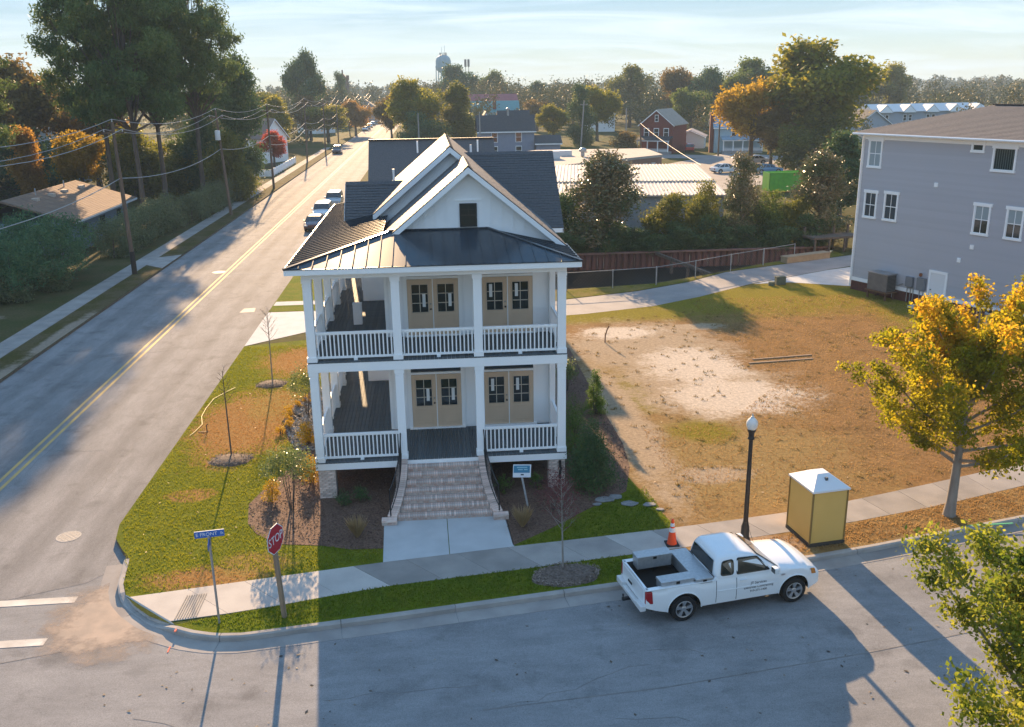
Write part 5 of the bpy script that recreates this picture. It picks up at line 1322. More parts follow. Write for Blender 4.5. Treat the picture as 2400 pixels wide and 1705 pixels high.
# ================================================================== houses and sheds further off
def bwin(par, x, z, w, h, face='f', d=0.0, trim=T, m_=None):
    """a small window: face f = front (y=d, facing -y), l = left side (x=d, facing -x)"""
    def bx(u0,u1,v0,v1,t0,t1):
        return MB().box(u0,u1,d-t1,d-t0,v0,v1) if face == 'f' else MB().box(d-t1,d-t0,u0,u1,v0,v1)
    f = bx(x-w/2-.1,x+w/2+.1,z-.1,z+h+.12,0,.06).build('window', trim, par)
    bx(x-w/2,x+w/2,z,z+h/2-.03,.06,.07).build('pane', m_ or M['glass'], f); bx(x-w/2,x+w/2,z+h/2+.03,z+h,.06,.07).build('pane', m_ or M['glass'], f)
def gable_house(name, label, loc, rot, w, d, h, rh, wallm, roofm, axis='y', ov=.35, cat='house', trim=T):
    o = thing(name, label, cat, loc, rot)
    MB().box(-w/2,w/2,0,d,0,h).build('wall', wallm, o)
    r_ = MB()
    if axis == 'y':
        MB().prism([(-w/2,0,h),(w/2,0,h),(0,0,h+rh)], (0,d,0)).build('gable', wallm, o)
        k = rh/(w/2)
        for s in (-1, 1): r_.prism([(0,-ov,h+rh+.02),(s*(w/2+ov),-ov,h-ov*k+.02),(s*(w/2+ov),-ov,h-ov*k+.14),(0,-ov,h+rh+.16)], (0,d+2*ov,0))
        tr = MB()
        for s in (-1, 1): tr.prism([(0,-ov-.04,h+rh+.06),(s*(w/2+ov),-ov-.04,h-ov*k+.06),(s*(w/2+ov),-ov-.04,h-ov*k-.12),(0,-ov-.04,h+rh-.14)], (0,.04,0))
        tr.build('rake_board', trim, o)
    else:
        MB().prism([(-w/2,0,h),(-w/2,d,h),(-w/2,d/2,h+rh)], (w,0,0)).build('gable', wallm, o)
        k = rh/(d/2)
        for s in (0, 1):
            yy = (-ov, d/2) if s == 0 else (d+ov, d/2)
            r_.prism([(-w/2-ov,yy[0],h-ov*k+.02),(-w/2-ov,yy[1],h+rh+.02),(-w/2-ov,yy[1],h+rh+.16),(-w/2-ov,yy[0],h-ov*k+.14)], (w+2*ov,0,0))
        MB().box(-w/2-ov,w/2+ov,-ov-.05,-ov,h-ov*k-.14,h-ov*k+.08).build('fascia', trim, o)
    r_.build('roof', roofm, o)
    return o
def porch(par, x0, x1, y0, h, roofm, n=4, rail=True):
    MB().box(x0,x1,y0,-.02,0,.45).build('porch_floor', mat('porch_grey', (.3,.3,.3), rough=.8), par)
    MB().prism([(x0-.2,y0-.25,h),(x0-.2,0,h+.55),(x0-.2,0,h+.7),(x0-.2,y0-.25,h+.13)], (x1-x0+.4,0,0)).build('porch_roof', roofm, par)
    MB().box(x0-.15,x1+.15,y0-.2,y0+.05,h-.18,h).build('porch_beam', T, par)
    for k in range(n): x = x0+.1+(x1-x0-.2)*k/(n-1); MB().box(x-.09,x+.09,y0-.02,y0+.16,.45,h-.18).build('porch_post', T, par)
    if rail: MB().box(x0,x1,y0+.03,y0+.09,.95,1.05).box(x0,x1,y0+.03,y0+.09,.5,.9).build('porch_rail', mat('pale_rail', (.6,.6,.6), rough=.7), par)
drk = mat('blue_black_shingle', (.055,.06,.068), (.04,.045,.05), scale=3, rough=.8, bump=.3)
redb = mat('red_brick_wall', (.21,.055,.042), (.16,.045,.038), scale=3, rough=.9, bump=.3)
rh_ = gable_house('red_brick_house', 'red brick gabled house with white windows and a low porch', (48.3,152.1,0), rad(-32), 6.7, 9.0, 5.5, 2.7, redb, mat('tan_house_roof', (.36,.30,.24), (.30,.25,.20), scale=2, rough=.85))
for x in (-2.0,0,2.0): bwin(rh_, x, 3.3, .85, 1.4)
bwin(rh_, 0, 6.1, .55, 1.1); bwin(rh_, 2.5, 3.3, .8, 1.4, 'l', -3.35); bwin(rh_, 6.5, 3.3, .8, 1.4, 'l', -3.35)
porch(rh_, -3.2, 3.2, -2.2, 2.6, drk, 4)
bl = gable_house('light_blue_house', 'light blue two story house with metal roof and front porch', (64.0,150.0,0), rad(-8), 9.0, 7.0, 4.9, 2.2, mat('pale_blue_siding', (.38,.52,.58), (.34,.47,.53), scale=2, rough=.8), mat('blue_tin_roof', (.28,.40,.48), (.24,.35,.43), scale=2, rough=.5, metal=.3), 'x')
for x in (-.8,2.4): bwin(bl, x, 3.1, .85, 1.4)
porch(bl, -3.2, 4.4, -2.2, 2.5, mat('blue_tin_roof', (.28,.40,.48)), 5)
MB().box(-5.3,-4.5,1.0,1.9,0,7.4).box(-5.4,-4.4,.9,2.0,7.2,7.6).build('chimney', redb, bl)
gable_house('garage_shed', 'small pale garage with dark doorway beside the red brick house', (58.5,164.5,0), rad(-20), 6.0, 6.0, 2.4, 1.3, mat('pale_shed_wall', (.42,.45,.47), rough=.8), mat('patched_tin_roof', (.42,.36,.33), (.30,.20,.17), scale=1.2, rough=.7), cat='garage')
gh_w = mat('slate_blue_siding', (.25,.28,.36), (.22,.25,.32), scale=2, rough=.8)
gh = gable_house('slate_blue_house', 'slate blue two story house with dark roof behind the white house', (18.8,150,0), 0, 10.6, 6.5, 5.0, 2.6, gh_w, drk, 'x')
for x in (-2.3,2.3): bwin(gh, x, 2.9, 1.0, 1.7); bwin(gh, x, .5, 1.0, 1.5)
MB().prism([(-5.2,6.4,5.0),(-1.6,6.4,5.0),(-3.4,6.4,8.1)], (0,5,0)).build('cross_gable', T, gh)
MB().prism([(-3.4,6.2,8.25),(-5.5,6.2,4.9),(-5.5,6.2,5.05),(-3.4,6.2,8.42)], (0,5.2,0)).prism([(-3.4,6.2,8.25),(-1.3,6.2,4.9),(-1.3,6.2,5.05),(-3.4,6.2,8.42)], (0,5.2,0)).build('cross_roof', mat('tan_house_roof', (.36,.30,.24)), gh)
MB().prism([(-1.0,8,6.0),(-1.0,11,8.4),(-1.0,14,6.0)], (6.6,0,0)).build('rear_roof', drk, gh); MB().box(-1.2,5.8,8.2,13.5,0,6.0).build('rear_wall', gh_w, gh)
MB().tube([(.6,3.2,7.0),(.6,3.2,8.6)], .2, 8).lathe([(.2,8.6),(.38,8.7),(.38,8.95),(.1,9.15)], c=(.6,3.2,0), n=10).build('flue', M['galv'], gh)
ann = gable_house('low_annex', 'low annex with dark roof and white fascia right of the slate blue house', (26.7,149,0), 0, 4.6, 5.0, 2.6, 1.2, gh_w, drk, 'x', cat='annex')
teal = mat('teal_metal_roof', (.10,.30,.30), (.08,.25,.26), scale=1.2, rough=.55)
th = thing('teal_roof_hall', 'large hall with teal metal roof under a red upper roof', 'hall', (25,260,0))
MB().box(-7.2,7.2,2,26,0,5.2).build('wall', mat('hall_wall', (.3,.32,.33), rough=.8), th)
MB().prism([(-7.6,0,3.6),(-7.6,9,8.6),(-7.6,9,3.6)], (15.2,0,0)).build('lower_roof', teal, th)
rbm = MB()
for k in range(26): rbm.bar((-7.5+k*.6,-.02,3.63),(-7.5+k*.6,9,8.63),.06,.07)
rbm.build('roof_ribs', teal, th)['kind'] = 'stuff'
MB().prism([(-9.0,9.2,8.5),(-9.0,15,10.6),(-9.0,21,8.5)], (16.6,0,0)).build('upper_roof', mat('red_metal_roof', (.33,.075,.075), (.27,.065,.065), scale=.8, rough=.6), th)
MB().box(-.8,.2,4.5,5.4,4,9.8).build('chimney', redb, th)
# flat roofed brick building
fb = thing('flat_roof_building', 'low flat roofed brick building beyond the metal warehouse', 'building', (18.7,80.8,0))
FBP = [(-6,-5),(0,0),(16.6,14.2),(17.2,27),(1,28),(-11,14)]
MB().prism([(x*.985+.1,y*.985+.15,0) for x,y in FBP], (0,0,3.75)).build('wall', mat('brown_brick_wall', (.26,.15,.105), (.20,.12,.09), scale=2, rough=.9), fb)
MB().prism([(x,y,3.72) for x,y in FBP], (0,0,.30)).build('roof', mat('pale_gravel_roof', (.40,.36,.32), (.34,.31,.28), scale=.7, rough=.95, bump=.3), fb)
fd = Vector((16.6,14.2,0)).normalized(); fn_ = Vector((fd.y,-fd.x,0))
for a0, a1 in ((.40,.56),(.60,.70),(.80,.84),(.88,.92)):
    p0, p1 = Vector((16.6,14.2,0))*a0+fn_*.02, Vector((16.6,14.2,0))*a1+fn_*.02
    MB().prism([p0+Vector((0,0,1.0)),p1+Vector((0,0,1.0)),p1+Vector((0,0,3.1)),p0+Vector((0,0,3.1))], fn_*.06).build('window', mat('pale_panel', (.50,.50,.47), rough=.7), fb)
for (x, y, sx, sz) in ((1.0,11,1.1,1.0),(3.5,16,.9,.7)): MB().box(x-sx,x+sx,y-.9,y+.9,4.02,4.02+sz).build('roof_unit', mat('roof_unit_white', (.6,.6,.6), rough=.6), fb, bevel=.05)
MB().lathe([(.25,4.0),(.25,4.6),(.5,4.7),(.5,5.0),(.15,5.2)], c=(5.6,13.5,0), n=12).build('roof_vent', M['galv'], fb)
# metal warehouse
wh = thing('metal_warehouse', 'low warehouse with ribbed pale metal roof behind the canal trees', 'warehouse', (29.5,48.9,0), rad(-9))
MB().box(-19,-.3,.25,22,0,3.8).build('wall', mat('warehouse_blue_grey', (.33,.36,.39), (.30,.33,.36), scale=1, rough=.7), wh)
wr = mat('galvalume_roof', (.52,.48,.43), (.46,.42,.38), scale=.5, rough=.5, metal=.3)
rib_a = MB().bar((0,-.02,3.97),(0,8.2,4.27),.09,.07).mesh('roof_rib', wr); rib_b = MB().bar((0,7.9,4.40),(0,22.3,4.75),.09,.07).mesh('roof_rib', wr)
w1 = MB().prism([(-19.3,-.05,3.82),(0,-.05,3.82),(0,8.2,4.12),(-19.3,8.2,4.12)], (0,0,.12)).build('lower_roof', wr, wh)
w2 = MB().prism([(-19.3,7.9,4.25),(0,7.9,4.25),(0,22.3,4.60),(-19.3,22.3,4.60)], (0,0,.12)).build('upper_roof', wr, wh)
for k in range(56): inst('roof_rib', rib_a, w1, (-19.2+k*.345,0,0)); inst('roof_rib', rib_b, w2, (-19.2+k*.345,0,0))
# green container, row houses
gc_ = thing('green_container', 'bright green open top container behind the canal trees', 'container', (48.0,83.2,0), rad(2))
grn = mat('bright_green_paint', (.12,.42,.03), (.10,.36,.03), scale=2, rough=.5)
MB().box(-2.6,2.6,-1.1,-1.02,.3,2.5).box(-2.6,2.6,1.02,1.1,.3,2.5).box(-2.6,-2.52,-1.1,1.1,.3,2.5).box(2.52,2.6,-1.1,1.1,.3,2.5).box(-2.6,2.6,-1.1,1.1,.25,.35).build('body', grn, gc_)
rbs = MB()
for k in range(10): rbs.box(-2.5+k*.54,-2.42+k*.54,-1.16,-1.1,.3,2.4)
rbs.box(-2.65,2.65,-1.18,-1.0,2.4,2.52); rbs.build('ribs', grn, gc_)
for x in (-2,2): MB().lathe([(.15,-.2),(.15,.2)], c=(x,-.6,.15), axis='y', n=10).build('wheel', M['iron'], gc_)
row = thing('row_houses', 'row of pale houses under white gabled roofs beyond the grey house', 'row houses', (110,188,0), rad(4))
MB().box(0,29,0,9,0,6.0).build('wall', mat('row_grey_wall', (.36,.40,.45), rough=.8), row)
wroof = mat('white_row_roof', (.66,.66,.65), rough=.6)
MB().prism([(-.5,-.5,5.9),(-.5,4.5,7.6),(-.5,9.5,5.9)], (30,0,0)).build('roof', wroof, row)
for k in range(5):
    x = 2.2+k*6; g = MB().prism([(x-1.9,-.9,5.8),(x+1.9,-.9,5.8),(x,-.9,7.5)], (0,4,0)).build('dormer', wroof, row)
    MB().prism([(x-1.6,-.95,5.7),(x+1.6,-.95,5.7),(x,-.95,7.15)], (0,.04,0)).build('dormer_face', T, g)
    for dx_ in (-.7,.7): bwin(row, x+dx_, 3.8, .7, 1.3, 'f', -.02)
gable_house('dark_roof_house', 'dark roofed house with white rake before the row houses', (104,176,0), rad(10), 9, 7, 3.6, 3.0, mat('row_grey_wall', (.36,.40,.45)), drk)
gable_house('white_gable_house', 'small white gabled house among trees right of the teal roof', (53.0,240,0), rad(-10), 9, 9, 5.0, 4.0, T, mat('grey_house_roof', (.30,.28,.26), rough=.85))
# brown roofed house across the side street
bh = thing('brown_roof_house', 'long low house with brown shingle roof behind the left hedge', 'house', (-31,50.5,0), rad(1))
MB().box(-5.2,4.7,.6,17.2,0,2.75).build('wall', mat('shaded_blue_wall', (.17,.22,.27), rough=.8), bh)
brs = mat('brown_tan_shingle', (.27,.185,.13), (.22,.15,.11), scale=1.5, rough=.9, bump=.4, bscale=30, spec=.1)
rf = MB().prism([(5.4,0,2.70),(-.3,0,4.55),(-.3,0,4.67),(5.4,0,2.82)], (0,18,0)).prism([(-6.0,0,2.70),(-.3,0,4.55),(-.3,0,4.67),(-6.0,0,2.82)], (0,18,0)).build('roof', brs, bh)
lap = MB()
for k in range(24):
    f0, f1 = k/24, (k+1)/24; P0 = lambda f, y, h: (5.42-5.72*f, y, 2.83+1.85*f+h)
    lap.add([P0(f0,0,.022),P0(f0,18,.022),P0(f1,18,.004),P0(f1,0,.004),P0(f0,0,0),P0(f0,18,0)], [(0,1,2,3),(4,5,1,0)])
lap.build('shingles', brs, rf)['kind'] = 'stuff'
MB().box(5.40,5.47,-.02,18.02,2.62,2.80).build('gutter', mat('pale_gutter', (.55,.56,.57), rough=.5), bh)
for k, (x, y) in enumerate(((1.0,4),(1.1,7.5),(1.0,11),(1.2,15))): MB().box(x-.25,x+.25,y-.3,y+.3,4.15,4.45).build('roof_vent', mat('tan_vent', (.42,.36,.30), rough=.7), bh)
for k, (x, y) in enumerate(((.3,6),(.3,13))): MB().tube([(x,y,4.2),(x,y,5.1)], .06, 8).build('vent_pipe', M['galv'], bh)
for x, y in ((4.72,4),(4.72,9),(4.72,14)): MB().box(4.7,4.76,y-.6,y+.6,1.0,2.2).build('window', M['glass'], bh)
# houses up the left side
lh = gable_house('white_cottage', 'white gabled cottage up the left side behind the fence', (-24.5,150,0), rad(60), 7, 8, 4.6, 3.2, T, mat('brown_house_roof', (.22,.16,.13), rough=.9))
for x in (-1.6,1.6): bwin(lh, x, 2.6, .8, 1.4)
gable_house('pale_blue_cottage', 'pale blue house glimpsed between the pine trunks', (-52,118,0), rad(20), 9, 9, 6.0, 3.4, mat('pale_teal_siding', (.34,.44,.48), rough=.8), mat('grey_house_roof', (.30,.28,.26)))
gable_house('far_white_house', 'small white house far up the left side of the street', (-27,262,0), rad(50), 8, 8, 5, 3, T, mat('grey_house_roof', (.30,.28,.26)))
gable_house('far_blue_house', 'small dark roofed house far beyond the street trees', (-20,345,0), 0, 10, 8, 5, 3.5, mat('row_grey_wall', (.36,.40,.45)), drk)
# white board fence on the left
wf_ = thing('white_fence', 'long white board fence along the left sidewalk', 'fence', (-20.6,119.5,0))
pk = MB().box(-.02,.02,0,.14,.1,1.15).mesh('picket', T)
for k in range(160): inst('picket', pk, wf_, (random.uniform(-.01,.01), k*.17, 0))
MB().box(.02,.06,0,27.2,.3,.4).box(.02,.06,0,27.2,.9,1.0).build('rail', T, wf_)
for k in range(12): MB().box(-.06,.08,k*2.45-.06,k*2.45+.06,0,1.25).build('post', T, wf_)
for k in range(20): inst('picket', pk, wf_, (-k*.17,-.02,0), (0,0,D))
# water tower, brick tower, antenna on the skyline
wt = thing('water_tower', 'blue green domed water tower on the skyline', 'water tower', (17.3,700,0))
wtm = mat('water_tower_paint', (.10,.28,.36), (.085,.25,.33), scale=.3, rough=.5)
MB().lathe([(.5,22.3),(3.6,23.2),(5.4,25.2),(5.75,27),(5.75,31),(5.2,33.2),(3.8,34.8),(1.8,35.6),(0,35.8)], n=28).build('tank', wtm, wt, smooth=True)
MB().lathe([(6.1,26.6),(6.1,27.8),(6.0,27.8),(6.0,26.6)], n=28).build('walkway', wtm, wt)
for k in range(6):
    a = 2*math.pi*k/6+.2; MB().tube([(6.4*math.cos(a),6.4*math.sin(a),0),(5.6*math.cos(a),5.6*math.sin(a),27)], .35, 8).build('leg', wtm, wt)
MB().tube([(0,0,0),(0,0,23)], .8, 10).build('riser', wtm, wt)
cr = MB()
for k in range(10): a = 2*math.pi*k/10; cr.box(2.4*math.cos(a)-.25,2.4*math.cos(a)+.25,2.4*math.sin(a)-.25,2.4*math.sin(a)+.25,34.8,37.3)
cr.tube([(-1,0,35.5),(-1,0,41.5)], .1, 5); cr.tube([(1.2,0,35.5),(1.2,0,42.5)], .1, 5); cr.build('antennas', mat('antenna_dark', (.06,.06,.065), rough=.7), wt)
an = thing('antenna_mast', 'twin antenna mast right of the water tower', 'antenna mast', (33,650,0))
for dx_ in (-1.1,1.1): MB().tube([(dx_,0,0),(dx_,0,27)], .22, 6).tube([(dx_,0,26),(dx_,0,31)], .8, 8).build('mast', mat('antenna_dark', (.06,.06,.065)), an)
tw = thing('brick_tower', 'dark brick building with corner turrets on the skyline', 'tower', (-39.6,480,0))
tbm = mat('dark_red_stone', (.12,.055,.05), (.09,.045,.042), scale=.6, rough=.9)
MB().box(-2.8,2.8,-2.8,2.8,0,18.2).build('shaft', tbm, tw); MB().prism([(-2.0,-2.4,18.2),(2.0,-2.4,18.2),(0,-2.4,20.6)], (0,4.8,0)).build('roof', tbm, tw)
for x in (-2.6,2.6):
    for y in (-2.6,2.6): MB().box(x-.5,x+.5,y-.5,y+.5,17,19.3).build('turret', tbm, tw)
MB().box(-.35,.35,-.35,.35,20.3,22).build('finial', tbm, tw)
# wooden planter and platform at the end of the lane
pb = thing('timber_platform', 'small timber walkway platform at the end of the lane', 'platform', (36.2,42.6,0), rad(10))
MB().box(-2.2,2.2,-.9,.9,1.1,1.25).build('deck', wd, pb)
for x in (-2,-.7,.7,2):
    for y in (-.8,.8): MB().box(x-.07,x+.07,y-.07,y+.07,0,1.9 if y > 0 else 1.1).build('post', wd, pb)
rp = thing('timber_retaining_box', 'long pale timber planter box beside the lane', 'planter', (32.6,38.9,0), rad(22))
MB().box(-2.2,2.2,-.35,.35,0,.42).build('box', mat('pale_timber', (.36,.27,.17), (.30,.22,.14), scale=3, rough=.9), rp); MB().box(-2.25,2.25,-.4,.4,.42,.48).build('cap', mat('pale_timber', (.36,.27,.17)), rp)

# ================================================================== vegetation
def leaves(pos, size, rng, asp=.55, up_bias=0.0, droop=None):
    n = len(pos); a = rng.normal(size=(n,3)); a /= np.linalg.norm(a, axis=1, keepdims=True)
    nrm = rng.normal(size=(n,3)); nrm[:,2] += up_bias; nrm /= np.linalg.norm(nrm, axis=1, keepdims=True)
    if droop is not None: a = a*.5 + droop; a /= np.linalg.norm(a, axis=1, keepdims=True)
    b = np.cross(nrm, a); b /= (np.linalg.norm(b, axis=1, keepdims=True)+1e-9)
    s = size*rng.uniform(.65, 1.35, (n,1))
    V = np.empty((n,4,3)); V[:,0] = pos-a*s*.5; V[:,1] = pos+b*s*asp*.5+a*s*.05; V[:,2] = pos+a*s*.5; V[:,3] = pos-b*s*asp*.5+a*s*.05
    return V.reshape(-1,3)
def clump_pos(lobes, nclump, per, csize, rng, shell=.45, flat=1.0, gap=0.0):
    lob = np.array(lobes, float); w = lob[:,3]*lob[:,4]*lob[:,5]; w = w**.75/np.sum(w**.75)
    idx = rng.choice(len(lob), nclump, p=w); L_ = lob[idx]
    d = rng.normal(size=(nclump,3)); d /= np.linalg.norm(d, axis=1, keepdims=True)
    r = rng.uniform(shell, 1.0, (nclump,1))
    c = L_[:,:3] + d*r*L_[:,3:6]
    cs = csize*rng.uniform(.6, 1.35, (nclump,1,1))
    off = np.clip(rng.normal(size=(nclump,per,3)),-1.7,1.7)*cs*.5; off[:,:,2] *= flat
    return (c[:,None,:]+off).reshape(-1,3), c
def quads(nv): return np.arange(nv, dtype=np.int32).reshape(-1,4)
def crown_mesh(name, lobes, nclump, per, leaf, csize, seed, shell=.45, asp=.55, flat=1.0, zmin=None):
    rng = np.random.default_rng(seed); P_, c = clump_pos(lobes, nclump, per, csize, rng, shell, flat)
    if zmin is not None: P_ = P_[P_[:,2] > zmin]
    V = leaves(P_, leaf, rng, asp, .4)
    return arrays(name, V, quads(len(V)), LM['green']), c
def trunk_mesh(h, r, limbs, seed, material, split=.35, wob=.02, nring=6):
    rnd = random.Random(seed); mb = MB()
    pts = [(rnd.uniform(-wob,wob)*h*(k/nring), rnd.uniform(-wob,wob)*h*(k/nring), h*k/nring - (.2 if k == 0 else 0)) for k in range(nring+1)]
    rs = [r*(1.25 if k == 0 else 1)*(1-.8*k/nring)+.01 for k in range(nring+1)]
    mb.tube(pts, rs, 9)
    for c in limbs:
        c = Vector(c); f = min(.95, max(split, (c.z/h)*.62)); k = f*nring; i = min(nring-1, int(k)); b = Vector(pts[i]).lerp(Vector(pts[i+1]), k-i)
        rb = r*(1-.8*f)*.55+.008; mid = b.lerp(c, .5) + Vector((rnd.uniform(-.1,.1), rnd.uniform(-.1,.1), -.04*(c-b).length))
        mb.tube([b, mid, c], [rb, rb*.6, rb*.18], 6, cap=False)
    return mb.mesh('trunk', material, smooth=True)
LM = {}
LM['green'] = leafmat('broadleaf_green', [(0.0549,0.0854,0.0195),(0.0915,0.1281,0.0244),(0.1464,0.1769,0.0305)])
LM['dark'] = leafmat('dark_evergreen_leaf', [(0.0381,0.0761,0.0349),(0.0634,0.111,0.0412),(0.111,0.1507,0.0508)], trans=.28)
LM['pine'] = leafmat('pine_needles', [(0.0555,0.0983,0.0349),(0.0872,0.1348,0.0412),(0.1507,0.1824,0.0508)], trans=.35)
LM['magnolia'] = leafmat('magnolia_leaf', [(0.0476,0.0761,0.0285),(0.0793,0.111,0.0349),(0.1745,0.1348,0.0634),(0.2696,0.1824,0.0952)], trans=.18, rough=.3, spec=.4)
LM['olive'] = leafmat('olive_leaf', [(0.0732,0.0915,0.022),(0.122,0.1342,0.0268),(0.2074,0.183,0.0366)])
LM['gold'] = leafmat('golden_leaf', [(.095,.115,.018),(.18,.18,.022),(.31,.25,.028)], trans=.55)
LM['yellow'] = leafmat('yellow_leaf', [(.20,.15,.015),(.32,.21,.02),(.42,.25,.03)], trans=.55)
LM['orange'] = leafmat('orange_leaf', [(.19,.115,.028),(.29,.165,.035),(.38,.22,.045)], trans=.55)
LM['rust'] = leafmat('rusty_leaf', [(.085,.068,.024),(.15,.11,.033),(.23,.145,.042)], trans=.5)
LM['red'] = leafmat('red_maple_leaf', [(.22,.03,.015),(.38,.055,.02),(.45,.10,.03)], trans=.5)
LM['street'] = leafmat('street_tree_leaf', [(.09,.12,.008),(.20,.20,.010),(.32,.28,.014),(.42,.31,.018)], trans=.62, nscale=.8)
LM['street_green'] = leafmat('street_tree_green_leaf', [(.06,.10,.012),(.13,.17,.018),(.24,.26,.03),(.36,.33,.05)], trans=.58, nscale=.8)
LM['vine'] = leafmat('vine_leaf', [(0.0455,0.104,0.052),(0.0715,0.143,0.065),(0.13,0.195,0.078)], trans=.3)
LM['tip'] = leafmat('amber_tip_leaf', [(.38,.30,.015),(.50,.33,.02),(.54,.27,.02)], trans=.6, nscale=1.2)
LM['mixed'] = leafmat('far_autumn_leaf', [(0.044,0.0605,0.0308),(0.0715,0.088,0.033),(0.132,0.1155,0.0385),(0.22,0.143,0.044)], trans=.10, nscale=.02)
LM['haze_green'] = leafmat('hedge_leaf', [(0.078,0.104,0.052),(0.1105,0.1365,0.065),(0.156,0.169,0.078)], trans=.25)

# prototypes, nominal 10 m tall
PR = {}
def proto(key, lobes, nclump, per, leaf, csize, seed, bark, tr, shell=.45, asp=.55, flat=1.0, nl=14, split=.3, zmin=None, th=8.6):
    me, c = crown_mesh('crown', lobes, nclump, per, leaf, csize, seed, shell, asp, flat, zmin)
    rnd = random.Random(seed); cs = [c[i] for i in rnd.sample(range(len(c)), min(nl, len(c)))]
    PR[key] = (trunk_mesh(th, tr, cs, seed, M[bark], split), me)
def blob_lobes(n, cz, rz, rxy, lr, seed, taper=0.0):
    rnd = random.Random(seed); L_ = []
    for k in range(n):
        a = rnd.uniform(0, 2*math.pi); u = rnd.uniform(-1, 1); rr_ = math.sqrt(max(0,1-u*u))*rnd.uniform(.5,1)*(1-taper*(u+1)/2)
        s = lr*rnd.uniform(.75,1.3)*(1-.45*taper*(u+1)/2)
        L_.append((rxy*rr_*math.cos(a), rxy*rr_*math.sin(a), cz+rz*u, s, s, s*.85))
    return L_
for k in range(3): proto('oak%d' % k, blob_lobes(15,6.2,2.5,2.9,1.35,11+k), 300, 50, .36, .85, 21+k, 'bark', .28, .5)
for k in range(2): proto('tall%d' % k, blob_lobes(16,5.4,3.6,1.9,1.1,31+k,.75), 290, 50, .33, .75, 41+k, 'bark', .22, .45, split=.15)
for k in range(2): proto('mag%d' % k, blob_lobes(24,4.9,4.3,2.5,1.25,51+k,.8), 420, 54, .25, .72, 61+k, 'bark', .2, .5, asp=.42, split=.08)
for k in range(2): proto('bush%d' % k, blob_lobes(16,4.6,3.9,3.9,2.1,71+k), 260, 64, .42, 1.2, 81+k, 'bark', .15, .55, split=.05, th=6)
def pine_lobes(seed):
    rnd = random.Random(seed); L_ = []
    for k in range(38):
        z = 3.9+5.9*(k+.5)/38; w = 2.35*(1-((z-5.8)/4.3)**2*.75)*(.8 if z < 4.6 else 1); a = k*2.4+rnd.uniform(-.5,.5); r_ = w*rnd.uniform(.30,1)
        s = rnd.uniform(.55,.9); L_.append((r_*math.cos(a), r_*math.sin(a), z, s, s, s*.52))
    return L_
for k in range(3): proto('pine%d' % k, pine_lobes(91+k), 700, 64, .18, .40, 95+k, 'bark', .12, .45, asp=.3, flat=.6, nl=44, split=.33, th=9.6)
PRR = {'oak': 3.9, 'tall': 2.7, 'mag': 3.3, 'bush': 5.2, 'pine': 2.7}

def tree(key, label, x, y, h, r, leaf, name='tree', cat='tree', rot=None, group=None, z=0.0, bark=None):
    t = thing(name, label, cat, (x,y,z), 0, group); t.rotation_euler = (0,0,random.uniform(0,6.28) if rot is None else rot)
    s = r/PRR[key.rstrip('0123456789')]; t.scale = (s, s, h/10.0)
    tm, cm = PR[key]
    inst('trunk', tm, t, material=M[bark] if bark else None); inst('crown', cm, t, material=LM[leaf])
    return t
tr = tree
# ---- left side
tr('pine0','tall dark pine, leftmost of the pine group behind the brown roof',-30.8,77,27.5,6.2,'pine','pine_tree')
tr('pine1','tall pine with bare trunk second from the left in the group',-26.5,72.5,28.5,5.8,'pine','pine_tree')
tr('pine2','leaning tall pine in the middle of the pine group',-25.6,78,29.5,6.0,'pine','pine_tree')
tr('pine0','tall pine nearest the street in the pine group',-23.4,86.5,30,6.2,'pine','pine_tree',rot=2.1)
tr('pine1','tall pine at the left frame edge above the orange trees',-43.5,70,22,6.5,'pine','pine_tree',rot=4.0)
tr('mag0','big dark evergreen beside the pines along the street',-21.8,103,19.0,5.0,'dark','evergreen_tree')
tr('mag1','dark evergreen between the pines and the street pole',-25.0,95,13,4.6,'dark','evergreen_tree')
tr('bush0','round sunlit bush tree behind the second utility pole',-20.6,89,8.2,3.4,'olive','small_tree')
tr('oak0','orange autumn tree at the left edge below the pine',-50,104,17,6.5,'rust','autumn_tree')
tr('oak1','rusty orange tree beside the pine trunks at the left',-43.5,110,14,5.5,'orange','autumn_tree')
tr('oak2','small golden yellow tree behind the brown roof',-37.2,86,9.2,3.6,'yellow','autumn_tree')
tr('tall0','slim orange tree left of the golden tree',-42.0,83,9.6,2.6,'orange','autumn_tree')
tr('oak1','bushy tan and yellow tree touching the brown roof ridge',-33.9,95,9.4,4.2,'gold','autumn_tree')
tr('mag0','dark cedar mass at the left frame edge behind the roof',-46,73,9.5,6.0,'dark','evergreen_tree')
tr('mag1','dark evergreen filling the far left behind the golden trees',-58,96,13,8,'dark','evergreen_tree')
tr('oak0','tall round topped tree on the left skyline',-29.8,240,22.3,5.6,'dark','tree')
tr('oak2','wide golden topped tree overhanging the far left kerb',-21.5,215,9.6,6.3,'gold','autumn_tree')
tr('oak1','orange tree right of the golden topped tree by the kerb',-16.8,246,10.2,5.0,'orange','autumn_tree')
tr('oak0','small red maple behind the white fence',-23.2,139,6.0,3.0,'red','autumn_tree')
tr('tall1','yellowish tree behind the white cottage',-27.5,172,12,4.0,'gold','autumn_tree')
tr('oak2','green tree behind the cottage roofs on the left',-34,190,14,6,'olive','tree')
tr('oak1','brown autumn tree below the round topped skyline tree',-27,225,12,5.5,'rust','autumn_tree')
tr('mag1','pointed dark tree right of the dark brick tower',-28.0,330,19.5,4.6,'dark','tree')
tr('bush0','dark green brush tree behind the golden tree at the left',-36.5,99,7.5,5.2,'green','small_tree')
tr('bush1','olive brush tree between the pine trunks',-31.0,93,6.5,4.4,'olive','small_tree')
tr('bush0','green brush tree right of the pine trunks',-27.8,99,8.0,4.2,'green','small_tree',rot=2.0)
